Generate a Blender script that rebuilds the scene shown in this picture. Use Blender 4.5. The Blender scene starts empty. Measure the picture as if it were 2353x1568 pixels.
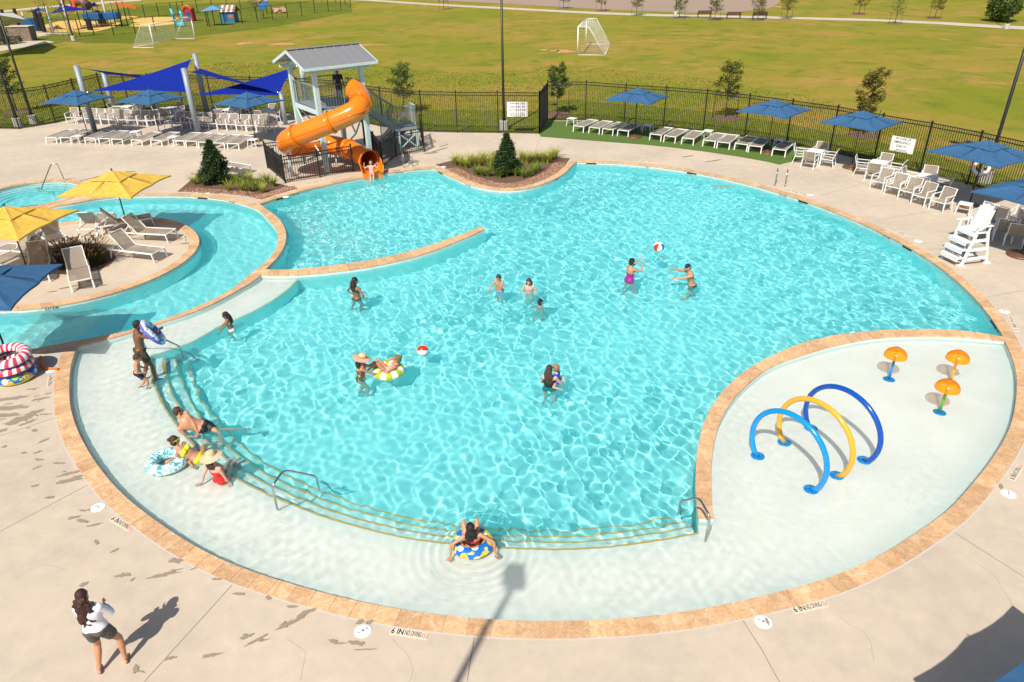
import bpy, bmesh, math, random
import numpy as np
from mathutils import Vector, Matrix
from mathutils.geometry import tessellate_polygon

# ------------------------------------------------------------------ camera, sky, sun, exposure
SC = bpy.context.scene
COL = SC.collection
IMG_W, IMG_H, FOC = 2353.0, 1568.0, 1665.0          # a pinhole calibrated on the photograph (units of a 2353 px wide view)
PITCH, ROLL, CAM_H = math.radians(28.9), math.atan2(49, 3016), 9.7
Fv = Vector((0, math.cos(PITCH), -math.sin(PITCH)))
_R0 = Vector((1, 0, 0)); _U0 = _R0.cross(Fv)
Rv = _R0 * math.cos(ROLL) - _U0 * math.sin(ROLL)
Uv = Rv.cross(Fv)
cam_d = bpy.data.cameras.new('camera'); cam = bpy.data.objects.new('camera', cam_d); COL.objects.link(cam)
m = Matrix((Rv, Uv, -Fv)).transposed().to_4x4(); m.translation = Vector((0, 0, CAM_H)); cam.matrix_world = m
cam_d.sensor_width = 36.0; cam_d.lens = 36.0 * FOC / IMG_W; cam_d.clip_start = 0.1; cam_d.clip_end = 3000
SC.camera = cam

SUN_EL, SH_AZ = math.radians(49.5), math.radians(67.0)   # shadows fall towards SH_AZ (measured from +x)
world = bpy.data.worlds.new('World'); SC.world = world; world.use_nodes = True
nt = world.node_tree; nt.nodes.clear()
sky = nt.nodes.new('ShaderNodeTexSky'); sky.sky_type = 'NISHITA'; sky.sun_disc = False
sky.sun_elevation = SUN_EL; sky.sun_rotation = math.pi / 2 - (SH_AZ + math.pi); sky.air_density = 1.0; sky.dust_density = 2.0
bg = nt.nodes.new('ShaderNodeBackground'); bg.inputs['Strength'].default_value = 0.09
wo = nt.nodes.new('ShaderNodeOutputWorld')
nt.links.new(sky.outputs[0], bg.inputs[0]); nt.links.new(bg.outputs[0], wo.inputs[0])
sun_d = bpy.data.lights.new('sun', 'SUN'); sun_d.energy = 5.0; sun_d.angle = math.radians(0.5); sun_d.color = (1, 0.93, 0.83)
sun = bpy.data.objects.new('sun', sun_d); COL.objects.link(sun)
SUN_TO = Vector((-math.cos(SH_AZ) * math.cos(SUN_EL), -math.sin(SH_AZ) * math.cos(SUN_EL), math.sin(SUN_EL)))
sun.rotation_euler = SUN_TO.to_track_quat('Z', 'Y').to_euler()
sun_d.cycles.is_caustics_light = True
SC.view_settings.view_transform = 'Standard'; SC.view_settings.look = 'None'
SC.view_settings.gamma = 1; SC.view_settings.use_curve_mapping = False; SC.view_settings.exposure = 0.13
SC.cycles.max_bounces = 10; SC.cycles.transmission_bounces = 8; SC.cycles.transparent_max_bounces = 12
SC.cycles.diffuse_bounces = 3; SC.cycles.glossy_bounces = 3
SC.cycles.sample_clamp_indirect = 6.0

# ------------------------------------------------------------------ measuring helpers
def G(x, y, z=0.0):
    """the point at height z that the photograph shows at (x, y) of its 2353 px wide view"""
    d = Fv * FOC + Rv * (x - IMG_W / 2) - Uv * (y - IMG_H / 2)
    t = (z - CAM_H) / d.z
    return Vector((0, 0, CAM_H)) + d * t
def G2(x, y, z=0.0):
    p = G(x, y, z); return (p.x, p.y)
def height_at(bx, by, ty, z=0.0):
    """height of an upright whose foot is seen at (bx, by) and whose top at height ty of the view"""
    b = G(bx, by, z); lo, hi = 0.0, 30.0
    for _ in range(40):
        h = (lo + hi) / 2
        v = Vector((b.x, b.y, z + h)) - Vector((0, 0, CAM_H))
        y = IMG_H / 2 - FOC * v.dot(Uv) / v.dot(Fv)
        if y > ty: lo = h
        else: hi = h
    return lo
def catmull(pts, step=0.25, closed=False):
    pts = [np.array(p, float) for p in pts]; n = len(pts); out = []
    for i in range(n if closed else n - 1):
        p0 = pts[(i - 1) % n] if (closed or i > 0) else 2 * pts[0] - pts[1]
        p1 = pts[i]; p2 = pts[(i + 1) % n]
        p3 = pts[(i + 2) % n] if (closed or i + 2 < n) else 2 * pts[-1] - pts[-2]
        k = max(1, int(np.linalg.norm(p2 - p1) / step))
        for j in range(k):
            t = j / k
            out.append(0.5 * (2 * p1 + (p2 - p0) * t + (2 * p0 - 5 * p1 + 4 * p2 - p3) * t * t + (3 * p1 - p0 - 3 * p2 + p3) * t ** 3))
    if not closed: out.append(pts[-1])
    return [(float(q[0]), float(q[1])) for q in out]
def resample(line, step):
    P_ = np.array(line); seg = np.linalg.norm(np.diff(P_, axis=0), axis=1); s = np.concatenate([[0], np.cumsum(seg)])
    n = max(1, int(round(s[-1] / step))); t = np.linspace(0, s[-1], n + 1)
    return [(float(a), float(b)) for a, b in zip(np.interp(t, s, P_[:, 0]), np.interp(t, s, P_[:, 1]))]
def smooth_line(line, it=6):
    P_ = np.array(line, float)
    for _ in range(it):
        Q = P_.copy(); Q[1:-1] = 0.25 * P_[:-2] + 0.5 * P_[1:-1] + 0.25 * P_[2:]; P_ = Q
    return [(float(a), float(b)) for a, b in P_]
def offset(line, d, closed=False):
    P_ = np.array(line, float); n = len(P_)
    if closed: T = np.roll(P_, -1, 0) - np.roll(P_, 1, 0)
    else: T = np.gradient(P_, axis=0)
    T /= np.linalg.norm(T, axis=1)[:, None] + 1e-12
    N = np.stack([T[:, 1], -T[:, 0]], 1)                     # to the right of travel
    return [(float(a), float(b)) for a, b in P_ + N * d]
def curve_px(pts, step=0.25, z=0.0, closed=False, sm=4):
    return smooth_line(catmull([G2(x, y, z) for x, y in pts], step, closed), 0 if closed else sm)
def inside(poly, X, Y):
    X = np.asarray(X); Y = np.asarray(Y); r = np.zeros(X.shape, bool); n = len(poly)
    for i in range(n):
        x1, y1 = poly[i]; x2, y2 = poly[(i + 1) % n]
        if y1 == y2: continue
        c = ((y1 > Y) != (y2 > Y)) & (X < (x2 - x1) * (Y - y1) / (y2 - y1) + x1)
        r ^= c
    return r

# ------------------------------------------------------------------ object helpers
def tag(o, label=None, cat=None, group=None, kind=None):
    if label: o['label'] = label
    if cat: o['category'] = cat
    if group: o['group'] = group
    if kind: o['kind'] = kind
    return o
def empty(name, loc=(0, 0, 0), rz=0.0, label=None, cat=None, group=None):
    o = bpy.data.objects.new(name, None); COL.objects.link(o); o.location = loc; o.rotation_euler = (0, 0, rz)
    o.empty_display_size = 0.1
    return tag(o, label, cat, group)
def link_mesh(name, me, parent=None):
    o = bpy.data.objects.new(name, me); COL.objects.link(o)
    if parent is not None: o.parent = parent
    return o
class MB:
    """collects shapes, then links them as one mesh"""
    def __init__(s): s.v = []; s.f = []; s.m = []; s.cur = 0; s.smooth = False; s.sm = []
    def add(s, vs, fs, smooth=False):
        b = len(s.v); s.v += [tuple(v) for v in vs]
        for f in fs: s.f.append(tuple(i + b for i in f)); s.m.append(s.cur); s.sm.append(smooth)
        return s
    def box(s, c, size, rz=0.0, M=None, bev=0.0):
        x, y, z = (q / 2 for q in size)
        if bev > 0:
            b = min(bev, x * .9, y * .9, z * .9); vs = []
            for sx in (-1, 1):
                for sy in (-1, 1):
                    for sz in (-1, 1):
                        vs += [(sx * x, sy * (y - b), sz * (z - b)), (sx * (x - b), sy * y, sz * (z - b)), (sx * (x - b), sy * (y - b), sz * z)]
            bm = bmesh.new()
            for v in vs: bm.verts.new(v)
            bmesh.ops.convex_hull(bm, input=bm.verts); bm.verts.index_update()
            vs = [v.co.copy() for v in bm.verts]; fs = [[q.index for q in f.verts] for f in bm.faces]; bm.free()
        else:
            vs = [(a * x, b * y, c_ * z) for a in (-1, 1) for b in (-1, 1) for c_ in (-1, 1)]
            fs = [(0, 1, 3, 2), (4, 6, 7, 5), (0, 4, 5, 1), (2, 3, 7, 6), (0, 2, 6, 4), (1, 5, 7, 3)]
        T = Matrix.Translation(c) @ (M.to_4x4() if M is not None else Matrix.Rotation(rz, 4, 'Z'))
        return s.add([T @ Vector(v) for v in vs], fs)
    def bar(s, a, b, w, h=None, up=(0, 0, 1)):
        """rectangular bar from a to b, w wide, h high"""
        a = Vector(a); b = Vector(b); h = w if h is None else h; d = b - a; L = d.length
        if L < 1e-6: return s
        X = d / L; u = Vector(up)
        if abs(X.dot(u)) > 0.99: u = Vector((1, 0, 0)) if abs(X.x) < 0.9 else Vector((0, 1, 0))
        Y = u.cross(X).normalized(); Z = X.cross(Y)
        M = Matrix((X, Y, Z)).transposed()
        return s.box((a + b) / 2, (L, w, h), M=M)
    def tube(s, pts, r, n=8, cap=True, closed=False):
        pts = [Vector(p) for p in pts]; k = len(pts)
        rr = r if isinstance(r, (list, tuple)) else [r] * k
        T = []
        for i in range(k):
            if closed: t = pts[(i + 1) % k] - pts[i - 1]
            else: t = pts[min(i + 1, k - 1)] - pts[max(i - 1, 0)]
            T.append(t.normalized() if t.length > 1e-9 else Vector((0, 0, 1)))
        u = Vector((0, 0, 1)) if abs(T[0].z) < 0.9 else Vector((1, 0, 0))
        u = (u - T[0] * u.dot(T[0])).normalized(); vs = []
        for i in range(k):
            u = u - T[i] * u.dot(T[i])
            u = u.normalized() if u.length > 1e-6 else T[i].orthogonal().normalized()
            w = T[i].cross(u)
            for j in range(n):
                a = 2 * math.pi * j / n
                vs.append(pts[i] + (u * math.cos(a) + w * math.sin(a)) * rr[i])
        fs = []
        for i in range(k if closed else k - 1):
            for j in range(n):
                a, b = i * n + j, i * n + (j + 1) % n
                c, d = ((i + 1) % k) * n + (j + 1) % n, ((i + 1) % k) * n + j
                fs.append((a, b, c, d))
        s.add(vs, fs, True)
        if cap and not closed:
            b = len(s.v) - len(vs)
            s.f.append(tuple(b + j for j in range(n))[::-1]); s.m.append(s.cur); s.sm.append(False)
            s.f.append(tuple(b + (k - 1) * n + j for j in range(n))); s.m.append(s.cur); s.sm.append(False)
        return s
    def cyl(s, c, r, h, n=12, r2=None):
        c = Vector(c); return s.tube([c, c + Vector((0, 0, h))], [r, r if r2 is None else r2], n)
    def lathe(s, prof, n=24, c=(0, 0, 0), smooth=True):
        vs = []; c = Vector(c)
        for r, z in prof:
            for j in range(n):
                a = 2 * math.pi * j / n; vs.append(c + Vector((r * math.cos(a), r * math.sin(a), z)))
        fs = [(i * n + j, i * n + (j + 1) % n, (i + 1) * n + (j + 1) % n, (i + 1) * n + j) for i in range(len(prof) - 1) for j in range(n)]
        return s.add(vs, fs, smooth)
    def build(s, name, mat, parent=None):
        me = bpy.data.meshes.new(name); me.from_pydata(s.v, [], s.f)
        mats = mat if isinstance(mat, (list, tuple)) else [mat]
        for q in mats: me.materials.append(q)
        if len(mats) > 1: me.polygons.foreach_set('material_index', s.m)
        me.polygons.foreach_set('use_smooth', s.sm); me.update()
        return link_mesh(name, me, parent)
def children(o): return [c for c in COL.objects if c.parent is o]
def copy_tree(o, kids=None, parent=None):
    c = o.copy(); COL.objects.link(c); c.parent = parent
    for ch in o.children: copy_tree(ch, None, c)
    return c
def place(proto, loc, rz=0.0, label=None, group=None, first=[set()]):
    """the first call places the thing itself, later ones a copy with copied parts"""
    if proto.name not in first[0]: first[0].add(proto.name); o = proto
    else: o = copy_tree(proto)
    o.location = loc; o.rotation_euler = (0, 0, rz)
    if label: o['label'] = label
    if group: o['group'] = group
    return o

# ------------------------------------------------------------------ materials
def new_mat(name):
    m = bpy.data.materials.new(name); m.use_nodes = True
    return m, m.node_tree, m.node_tree.nodes['Principled BSDF']
def node(nt, typ, **kw):
    n = nt.nodes.new(typ)
    for k, v in kw.items():
        if hasattr(n, k): setattr(n, k, v)
        else: n.inputs[k].default_value = v
    return n
def plain(name, col, rough=0.5, metal=0.0, spec=0.5, var=0.0, vscale=8.0, bump=0.0, bscale=60.0, trans=0.0, coat=0.0):
    m, nt, b = new_mat(name)
    b.inputs['Base Color'].default_value = (*col, 1); b.inputs['Roughness'].default_value = rough
    b.inputs['Metallic'].default_value = metal; b.inputs['Specular IOR Level'].default_value = spec
    b.inputs['Coat Weight'].default_value = coat
    if var > 0:
        tc = node(nt, 'ShaderNodeTexCoord'); no = node(nt, 'ShaderNodeTexNoise', Scale=vscale, Detail=4.0)
        mp = node(nt, 'ShaderNodeMapRange'); mp.inputs[1].default_value = .3; mp.inputs[2].default_value = .7
        mp.inputs[3].default_value = 1 - var; mp.inputs[4].default_value = 1 + var
        mx = node(nt, 'ShaderNodeVectorMath', operation='SCALE'); mx.inputs[0].default_value = col
        nt.links.new(tc.outputs['Object'], no.inputs['Vector']); nt.links.new(no.outputs['Fac'], mp.inputs[0])
        nt.links.new(mp.outputs[0], mx.inputs['Scale']); nt.links.new(mx.outputs[0], b.inputs['Base Color'])
    if bump > 0:
        tc = node(nt, 'ShaderNodeTexCoord'); no = node(nt, 'ShaderNodeTexNoise', Scale=bscale, Detail=3.0)
        bp = node(nt, 'ShaderNodeBump', Strength=bump, Distance=0.01)
        nt.links.new(tc.outputs['Object'], no.inputs['Vector']); nt.links.new(no.outputs['Fac'], bp.inputs['Height'])
        nt.links.new(bp.outputs[0], b.inputs['Normal'])
    return m
def caustic(o): o.cycles.is_caustics_receiver = True; return o
rnd = random.Random(7)
# ------------------------------------------------------------------ outlines of the pools (water-side edge of the stone coping)
WL = -0.10                                                    # water level
Z_SHELF = -0.25
px_outer = [(175,798.5),(162.6,834),(157.6,867),(157.6,924.5),(165,959.5),(180,999.5),(207.6,1049.5),(240,1094.5),(280,1139.5),(325,1176),(410,1236),(500,1286),(588,1320),(688,1351),(801,1381),(901,1401),(988,1413.6),(1063,1422),(1151,1428.6),(1240,1430.8),(1301.6,1430.6),(1426.7,1425),(1546.7,1413.6),(1619,1401),(1697,1386),(1764,1370),(1840,1351),(1915,1328.5),(1990,1296),(2060,1258.5),(2115,1221),(2180,1177),(2227.6,1124.5),(2272.6,1069.5),(2302.6,1024.5),(2325,979.5),(2337.6,914.5),(2337.6,857),(2325,817),(2307,776)]
px_far = [(2307,776),(2293,750),(2268,717),(2235,679),(2193,640),(2145,603),(2085,566),(2012,528),(1925,490),(1835,457),(1740,429),(1640,405),(1540,387.5),(1440,377),(1360,373),(1325,372)]
px_planter = [(1325,372),(1312,383),(1300,396),(1280,409),(1253,421),(1222,431),(1190,437),(1155,438),(1115,434),(1075,423),(1040,408),(1015,396),(1000,387)]
px_slide = [(1000,387),(975,387.5),(940,391),(880,399.5),(820,411),(760,423),(700,437),(645,453),(596,469)]
px_rdiv_pool = [(596,469),(613.3,482),(638.3,499.7),(653.3,522),(658.3,542),(653.3,567),(638.3,592),(613.3,617)]
px_rdiv_shelf = [(613,617),(588,643.5),(550,666),(475,706),(400,733.5),(337.6,752),(275,773.5),(225,786),(175,798.5)]
L_outer = curve_px(px_outer, .2); L_far = curve_px(px_far, .25); L_plant = curve_px(px_planter, .15); L_slide = curve_px(px_slide, .25)
L_rp = curve_px(px_rdiv_pool, .2); L_rs = curve_px(px_rdiv_shelf, .2)
BIG = L_outer[:-1] + L_far[:-1] + L_plant[:-1] + L_slide[:-1] + L_rp[:-1] + L_rs[:-1]
# river
px_riv_out = [(-130,838),(-40,822),(20,812),(82,803),(175,784),(225,774.8),(300,759.8),(375,734.8),(450,707),(525,669.8),(588,620),(620,594),(636,567),(639.6,542),(630.8,522),(610.8,499.7),(587.7,478.5),(525,459.7),(475,453),(425,449.7),(380,449),(337.6,449.7),(290,450),(240,454.5),(190,462.5),(140,473),(70,482),(-20,489),(-120,496)]
L_ro = curve_px(px_riv_out, .2)
px_island = [(-330,690),(-150,706),(-40,713),(62.5,712),(100,707),(175,694.8),(250,677),(325,652),(387.7,624.8),(430,597),(452.7,572),(457.7,552),(450,534.8),(425,517),(387.7,504.7),(325,498.5),(250,501),(165,509.7),(92.5,518.5),(-10,532),(-150,555),(-330,590)]
L_isl = curve_px(px_island, .2)
w1 = G2(337.6, 449.7)
RIVER = L_ro + [G2(-250,520), G2(-520,560), G2(-560,700), G2(-420,800), G2(-250,850)]
SPA_C = G2(68, 447); SPA_R = (Vector(G2(168,440)) - Vector(G2(-32,440))).length / 2
SPA = [(SPA_C[0] + SPA_R*math.cos(a), SPA_C[1] + SPA_R*math.sin(a)) for a in np.linspace(0, 2*math.pi, 72, endpoint=False)]

def sheet(name, poly, z, mat, holes=(), parent=None, kind='structure'):
    loops = [[Vector((x, y, 0)) for x, y in poly]] + [[Vector((x, y, 0)) for x, y in h] for h in holes]
    flat = [v for l in loops for v in l]; zf = z if callable(z) else (lambda x, y: z)
    tris = tessellate_polygon(loops)
    vs = [(v.x, v.y, zf(v.x, v.y)) for v in flat]; fs = []
    for a, b, c in tris:
        n = (flat[b] - flat[a]).cross(flat[c] - flat[a]).z
        if abs(n) < 1e-9: continue
        fs.append((a, b, c) if n > 0 else (a, c, b))
    me = bpy.data.meshes.new(name); me.from_pydata(vs, [], fs); me.materials.append(mat); me.update()
    o = link_mesh(name, me, parent)
    if parent is None: tag(o, kind=kind)
    return o
def slab(name, poly, z0, z1, mat, parent=None, side=None):
    mb = MB(); mb.side = side; n = len(poly); vs = [(x, y, z1) for x, y in poly] + [(x, y, z0) for x, y in poly]
    loops = [[Vector((x, y, 0)) for x, y in poly]]; fs = []
    for a, b, c in tessellate_polygon(loops):
        nn = (loops[0][b] - loops[0][a]).cross(loops[0][c] - loops[0][a]).z
        fs.append((a, b, c) if nn > 0 else (a, c, b))
    area = sum(poly[i][0]*poly[(i+1) % n][1] - poly[(i+1) % n][0]*poly[i][1] for i in range(n))
    for i in range(n):
        j = (i + 1) % n; fs.append((i, n+i, n+j, j) if area > 0 else (j, n+j, n+i, i))
    mb.add(vs, fs)
    if side: mb.m = [0 if i < len(fs) - n else 1 for i in range(len(fs))]
    return mb.build(name, [mat, side] if side else mat, parent)
def wall_strip(name, line, z0, z1, mat, parent=None, closed=True):
    n = len(line); vs = [(x, y, z1) for x, y in line] + [(x, y, z0) for x, y in line]
    fs = [(i, (i+1) % n, n + (i+1) % n, n + i) for i in range(n if closed else n - 1)]
    return MB().add(vs, fs).build(name, mat, parent)

# ------------------------------------------------------------------ water
def wave_field(X, Y, amp, seed, centers=()):
    r = np.random.RandomState(seed); Z = np.zeros_like(X); S = 0
    for i in range(70):
        lam = 0.18 * (0.80 / 0.18) ** r.rand(); k = 2*math.pi/lam; a = r.rand() * 2*math.pi
        w = (lam ** 1.3) * (0.65 + 0.35*math.cos(2*(a - 0.3)))
        x = X + 0.06*np.sin(1.7*Y + i); y = Y + 0.06*np.sin(1.9*X + 2*i)
        Z += w*np.sin(k*(math.cos(a)*x + math.sin(a)*y) + r.rand()*6.283); S += w*w/2
    Z *= amp / math.sqrt(S)
    return Z
def water_body(name, poly, step, ampf, seed, mat, rings=(), skip=None, zbot=-2.0, extra=0.14, short=False):
    P_ = np.array(poly); x0, y0 = P_.min(0) - .4; x1, y1 = P_.max(0) + .4
    area = sum(poly[i][0]*poly[(i+1) % len(poly)][1] - poly[(i+1) % len(poly)][0]*poly[i][1] for i in range(len(poly)))
    big = offset(poly, extra if area > 0 else -extra, True)
    nx, ny = int((x1-x0)/step), int((y1-y0)/step)
    gx = np.linspace(x0, x1, nx+1); gy = np.linspace(y0, y1, ny+1); X, Y = np.meshgrid(gx, gy, indexing='ij')
    Z = wave_field(X, Y, 1.0, seed) * ampf(X, Y)
    if short:                                             # small ripples over the shallow shelf
        r = np.random.RandomState(seed + 50); Zs = np.zeros_like(X)
        for i in range(26):
            lam = .15 + .20*r.rand(); a = r.rand()*6.283; k = 2*math.pi/lam
            Zs += (lam/.3)**1.5*np.sin(k*(math.cos(a)*(X + .05*np.sin(1.3*Y + i)) + math.sin(a)*(Y + .05*np.sin(1.1*X + i))) + r.rand()*6.283)
        sh_ = inside(shelf_poly, X.ravel(), Y.ravel()).reshape(X.shape)*(1 - .65*np.clip((X - 4)/3, 0, 1)); Z += Zs*.00070*sh_*(.5 + .8*np.clip(np.sin(.9*X + .6*Y) + .4, 0, 1))
    for (cx, cy, lam, a, R0) in rings:
        d = np.hypot(X-cx, Y-cy); Z += 0.6*a*np.sin(2*math.pi*d/lam + 0.8*np.sin(3*np.arctan2(Y-cy, X-cx) + cx))*np.exp(-((d-R0)/(0.45*R0+.15))**2)
    Z += WL
    cx = (X[:-1, :-1] + X[1:, 1:])/2; cy = (Y[:-1, :-1] + Y[1:, 1:])/2
    keep = inside(big, cx.ravel(), cy.ravel()).reshape(cx.shape)
    if skip is not None: keep &= ~inside(skip, cx.ravel(), cy.ravel()).reshape(cx.shape)
    idx = np.arange((nx+1)*(ny+1)).reshape(nx+1, ny+1)
    q = np.stack([idx[:-1, :-1], idx[1:, :-1], idx[1:, 1:], idx[:-1, 1:]], -1)[keep]
    V = np.stack([X.ravel(), Y.ravel(), Z.ravel()], -1); nv = len(V)
    used = np.unique(q); remap = -np.ones(nv, int); remap[used] = np.arange(len(used)); V = V[used]; Q = remap[q]
    me = bpy.data.meshes.new(name); me.vertices.add(len(V)); me.vertices.foreach_set('co', V.ravel().astype(np.float32))
    me.loops.add(Q.size); me.loops.foreach_set('vertex_index', Q.ravel().astype(np.int32))
    me.polygons.add(len(Q)); me.polygons.foreach_set('loop_start', (np.arange(len(Q))*4).astype(np.int32))
    sm = np.zeros(len(Q), bool); sm[:len(q)] = True
    me.polygons.foreach_set('use_smooth', sm); me.update(calc_edges=True); me.materials.append(mat)
    dep = np.ones(X.shape)
    if short: dep = np.where(inside(shelf_poly, X.ravel(), Y.ravel()).reshape(X.shape), .12, 1.0)
    for _ in range(int((.45/step)**2) if short else 0): dep[1:-1, 1:-1] = (dep[:-2, 1:-1] + dep[2:, 1:-1] + dep[1:-1, :-2] + dep[1:-1, 2:])/4
    at_ = me.attributes.new('depth', 'FLOAT', 'POINT'); at_.data.foreach_set('value', dep.ravel()[used].astype(np.float32))
    o = link_mesh(name, me); tag(o, kind='structure'); o.cycles.is_caustics_caster = True
    return o

M_WATER = bpy.data.materials.new('pool_water'); M_WATER.use_nodes = True; _n = M_WATER.node_tree; _n.nodes.clear()
_g = node(_n, 'ShaderNodeBsdfGlass', Roughness=0.0, IOR=1.33); _g.inputs['Color'].default_value = (0.985, 1.0, 0.995, 1)
_o = node(_n, 'ShaderNodeOutputMaterial'); _at = node(_n, 'ShaderNodeAttribute'); _at.attribute_name = 'depth'     # light scattered back by the water grows with its depth
_m = node(_n, 'ShaderNodeMath', operation='MULTIPLY'); _m.inputs[1].default_value = 0.18; _n.links.new(_at.outputs['Fac'], _m.inputs[0])
_d = node(_n, 'ShaderNodeBsdfDiffuse'); _d.inputs[0].default_value = (0.05, 0.78, 0.83, 1); _x = node(_n, 'ShaderNodeMixShader'); _n.links.new(_m.outputs[0], _x.inputs[0]); _n.links.new(_g.outputs[0], _x.inputs[1]); _n.links.new(_d.outputs[0], _x.inputs[2]); _n.links.new(_x.outputs[0], _o.inputs[0])
M_PLASTER = plain('white_pool_plaster', (0.80, 0.80, 0.745), 0.7, var=0.04, vscale=1.5)
M_BASIN = plain('blue_pool_plaster', (0.34, 0.85, 0.87), 0.7, var=0.06, vscale=1.2)  # light absorbed by deep water is put into the plaster colour
M_TILE = plain('white_waterline_tile', (0.62, 0.74, 0.72), 0.35, var=0.05, vscale=6)
M_STEP = [plain('pale_blue_step_plaster', c, 0.7, var=0.04, vscale=1.5) for c in ((0.66, 0.81, 0.77), (0.50, 0.80, 0.77), (0.36, 0.80, 0.79))]  # bluer with each step: the water's light absorption painted in by depth
px_step = [(1606,1215),(1501.7,1233.5),(1401.7,1246),(1301.7,1252.3),(1209,1250.5),(1120,1247),(1038.5,1239.8),(938.5,1227.3),(838.4,1204.8),(775.9,1187.3),(730.9,1174),(663.4,1147),(588,1115),(532.7,1084.5),(490,1055),(452.7,1022),(430.2,999.5),(400,962),(375,924.5),(357.6,884.4),(347.7,847),(345,814.4)]
px_ledge = [(345,814.4),(437.7,784.4),(500,748),(550,728),(588,709),(638.3,679.8),(680.8,644.8),(687,628)]
L_step = curve_px(px_step, .15, WL); L_ledge = curve_px(px_ledge, .3, WL, sm=1)
px_div2a = [(2310,776),(2215,760.5),(2090,757.4),(2015,761),(1940,768),(1865,783),(1815,800),(1761.8,824.4),(1722,846),(1676.8,884),(1641.8,924.5),(1616.8,974.5),(1603,1034.5),(1599.3,1084.5),(1601.8,1174.5),(1606.8,1191)]   # pool side
px_div2b = [(2313,784),(2190,773),(2090,772.6),(2015,776.5),(1940,789.4),(1885,803),(1840,817.5),(1800,831),(1764,847),(1721.8,879.4),(1681.8,922),(1656.8,964.5),(1641.8,1009.5),(1634,1072),(1636.8,1174.6),(1640.5,1191)]
D2a = curve_px(px_div2a, .2); D2b = curve_px(px_div2b, .2)
# curved low wall between slide pool and main pool
px_div1n = [(600,619),(640,621.5),(700,618),(760,611.5),(840,600.5),(920,584),(980,567),(1040,547),(1085,529.5),(1105,521)]
px_div1s = [(596,632),(640,634),(700,631.5),(760,626),(840,615.5),(920,599),(980,582.5),(1040,560),(1090,538.5),(1115,527)]
D1n = curve_px(px_div1n, .2); D1s = curve_px(px_div1s, .2)
shelf_poly = L_outer[:-1] + D2a[:-1] + L_step[:-1] + L_ledge + list(reversed(curve_px([(613,617),(640,622),(687,628)], .2)))[1:] + L_rs[:-1]
pool = empty('pool_shell', (0, 0, 0)); tag(pool, kind='structure')
def floor_z(x, y): return -1.08 - 0.012*max(0, y - 11) - 0.008*max(0, x)
bx = [(-16, 6), (18, 6), (18, 38), (-16, 38)]
fl = MB()
gxs = np.linspace(-16, 18, 18); gys = np.linspace(6, 38, 17)
for i in range(17):
    for j in range(16):
        c = [(gxs[i], gys[j]), (gxs[i+1], gys[j]), (gxs[i+1], gys[j+1]), (gxs[i], gys[j+1])]
        fl.add([(x, y, floor_z(x, y)) for x, y in c], [(0, 1, 2, 3)], True)
caustic(fl.build('pool_floor', M_BASIN, pool))
caustic(wall_strip('tile_band', BIG, -0.42, -0.03, M_TILE, pool))
caustic(wall_strip('pool_wall', BIG, -2.2, -0.42, M_BASIN, pool))
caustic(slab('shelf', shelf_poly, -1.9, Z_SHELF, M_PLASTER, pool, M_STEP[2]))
STEP_N, TREAD, RISE = 3, 0.30, 0.23
steps = []
for k in range(1, STEP_N + 1):
    off = offset(L_step, TREAD*k + .02, False)
    # keep the part inside the pool
    steps.append(off)
    poly = L_step + list(reversed(off))
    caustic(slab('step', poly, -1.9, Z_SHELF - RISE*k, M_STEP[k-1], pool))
def amp_main(X, Y):
    dshelf = inside(shelf_poly, X.ravel(), Y.ravel()).reshape(X.shape)
    a = np.where(dshelf, 0.0026, 0.0055*(1 + .22*np.sin(.55*X + 1.3 + .8*np.sin(.4*Y)) + .16*np.sin(.7*Y - .45*X)))
    wad = np.clip((X - 3.5)/3, 0, 1)
    a = np.where(dshelf, a*(1 - 0.75*wad), a)
    for _ in range(3):
        a[1:-1, 1:-1] = (a[:-2, 1:-1] + a[2:, 1:-1] + a[1:-1, :-2] + a[1:-1, 2:])/4
    return a
WSTEP = 0.03
rings = [(*G2(1085, 1262, WL), 0.17, 0.0050, 0.75), (*G2(1238, 705, WL), 0.28, 0.0035, 0.8), (*G2(1448, 652, WL), 0.3, 0.003, 0.8), (*G2(1592, 652, WL), 0.28, 0.003, 0.7),
         (*G2(1795, 1010, WL), 0.14, 0.0007, 1.0), (*G2(1890, 1080, WL), 0.14, 0.0007, 1.0), (*G2(1262, 885, WL), 0.28, 0.003, 0.7), (*G2(532, 757, WL), 0.22, 0.002, 0.6),
         (*G2(835, 872, WL), 0.3, 0.003, 0.9), (*G2(1216, 672, WL), 0.25, 0.003, 0.6), (*G2(335, 895, WL), 0.16, 0.002, 0.5), (*G2(1628, 1245, WL), 0.12, 0.001, 0.35), (*G2(2170, 1165, WL), 0.13, 0.0008, 0.5)]
water = water_body('water', BIG, WSTEP, amp_main, 3, M_WATER, rings, short=True)

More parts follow.
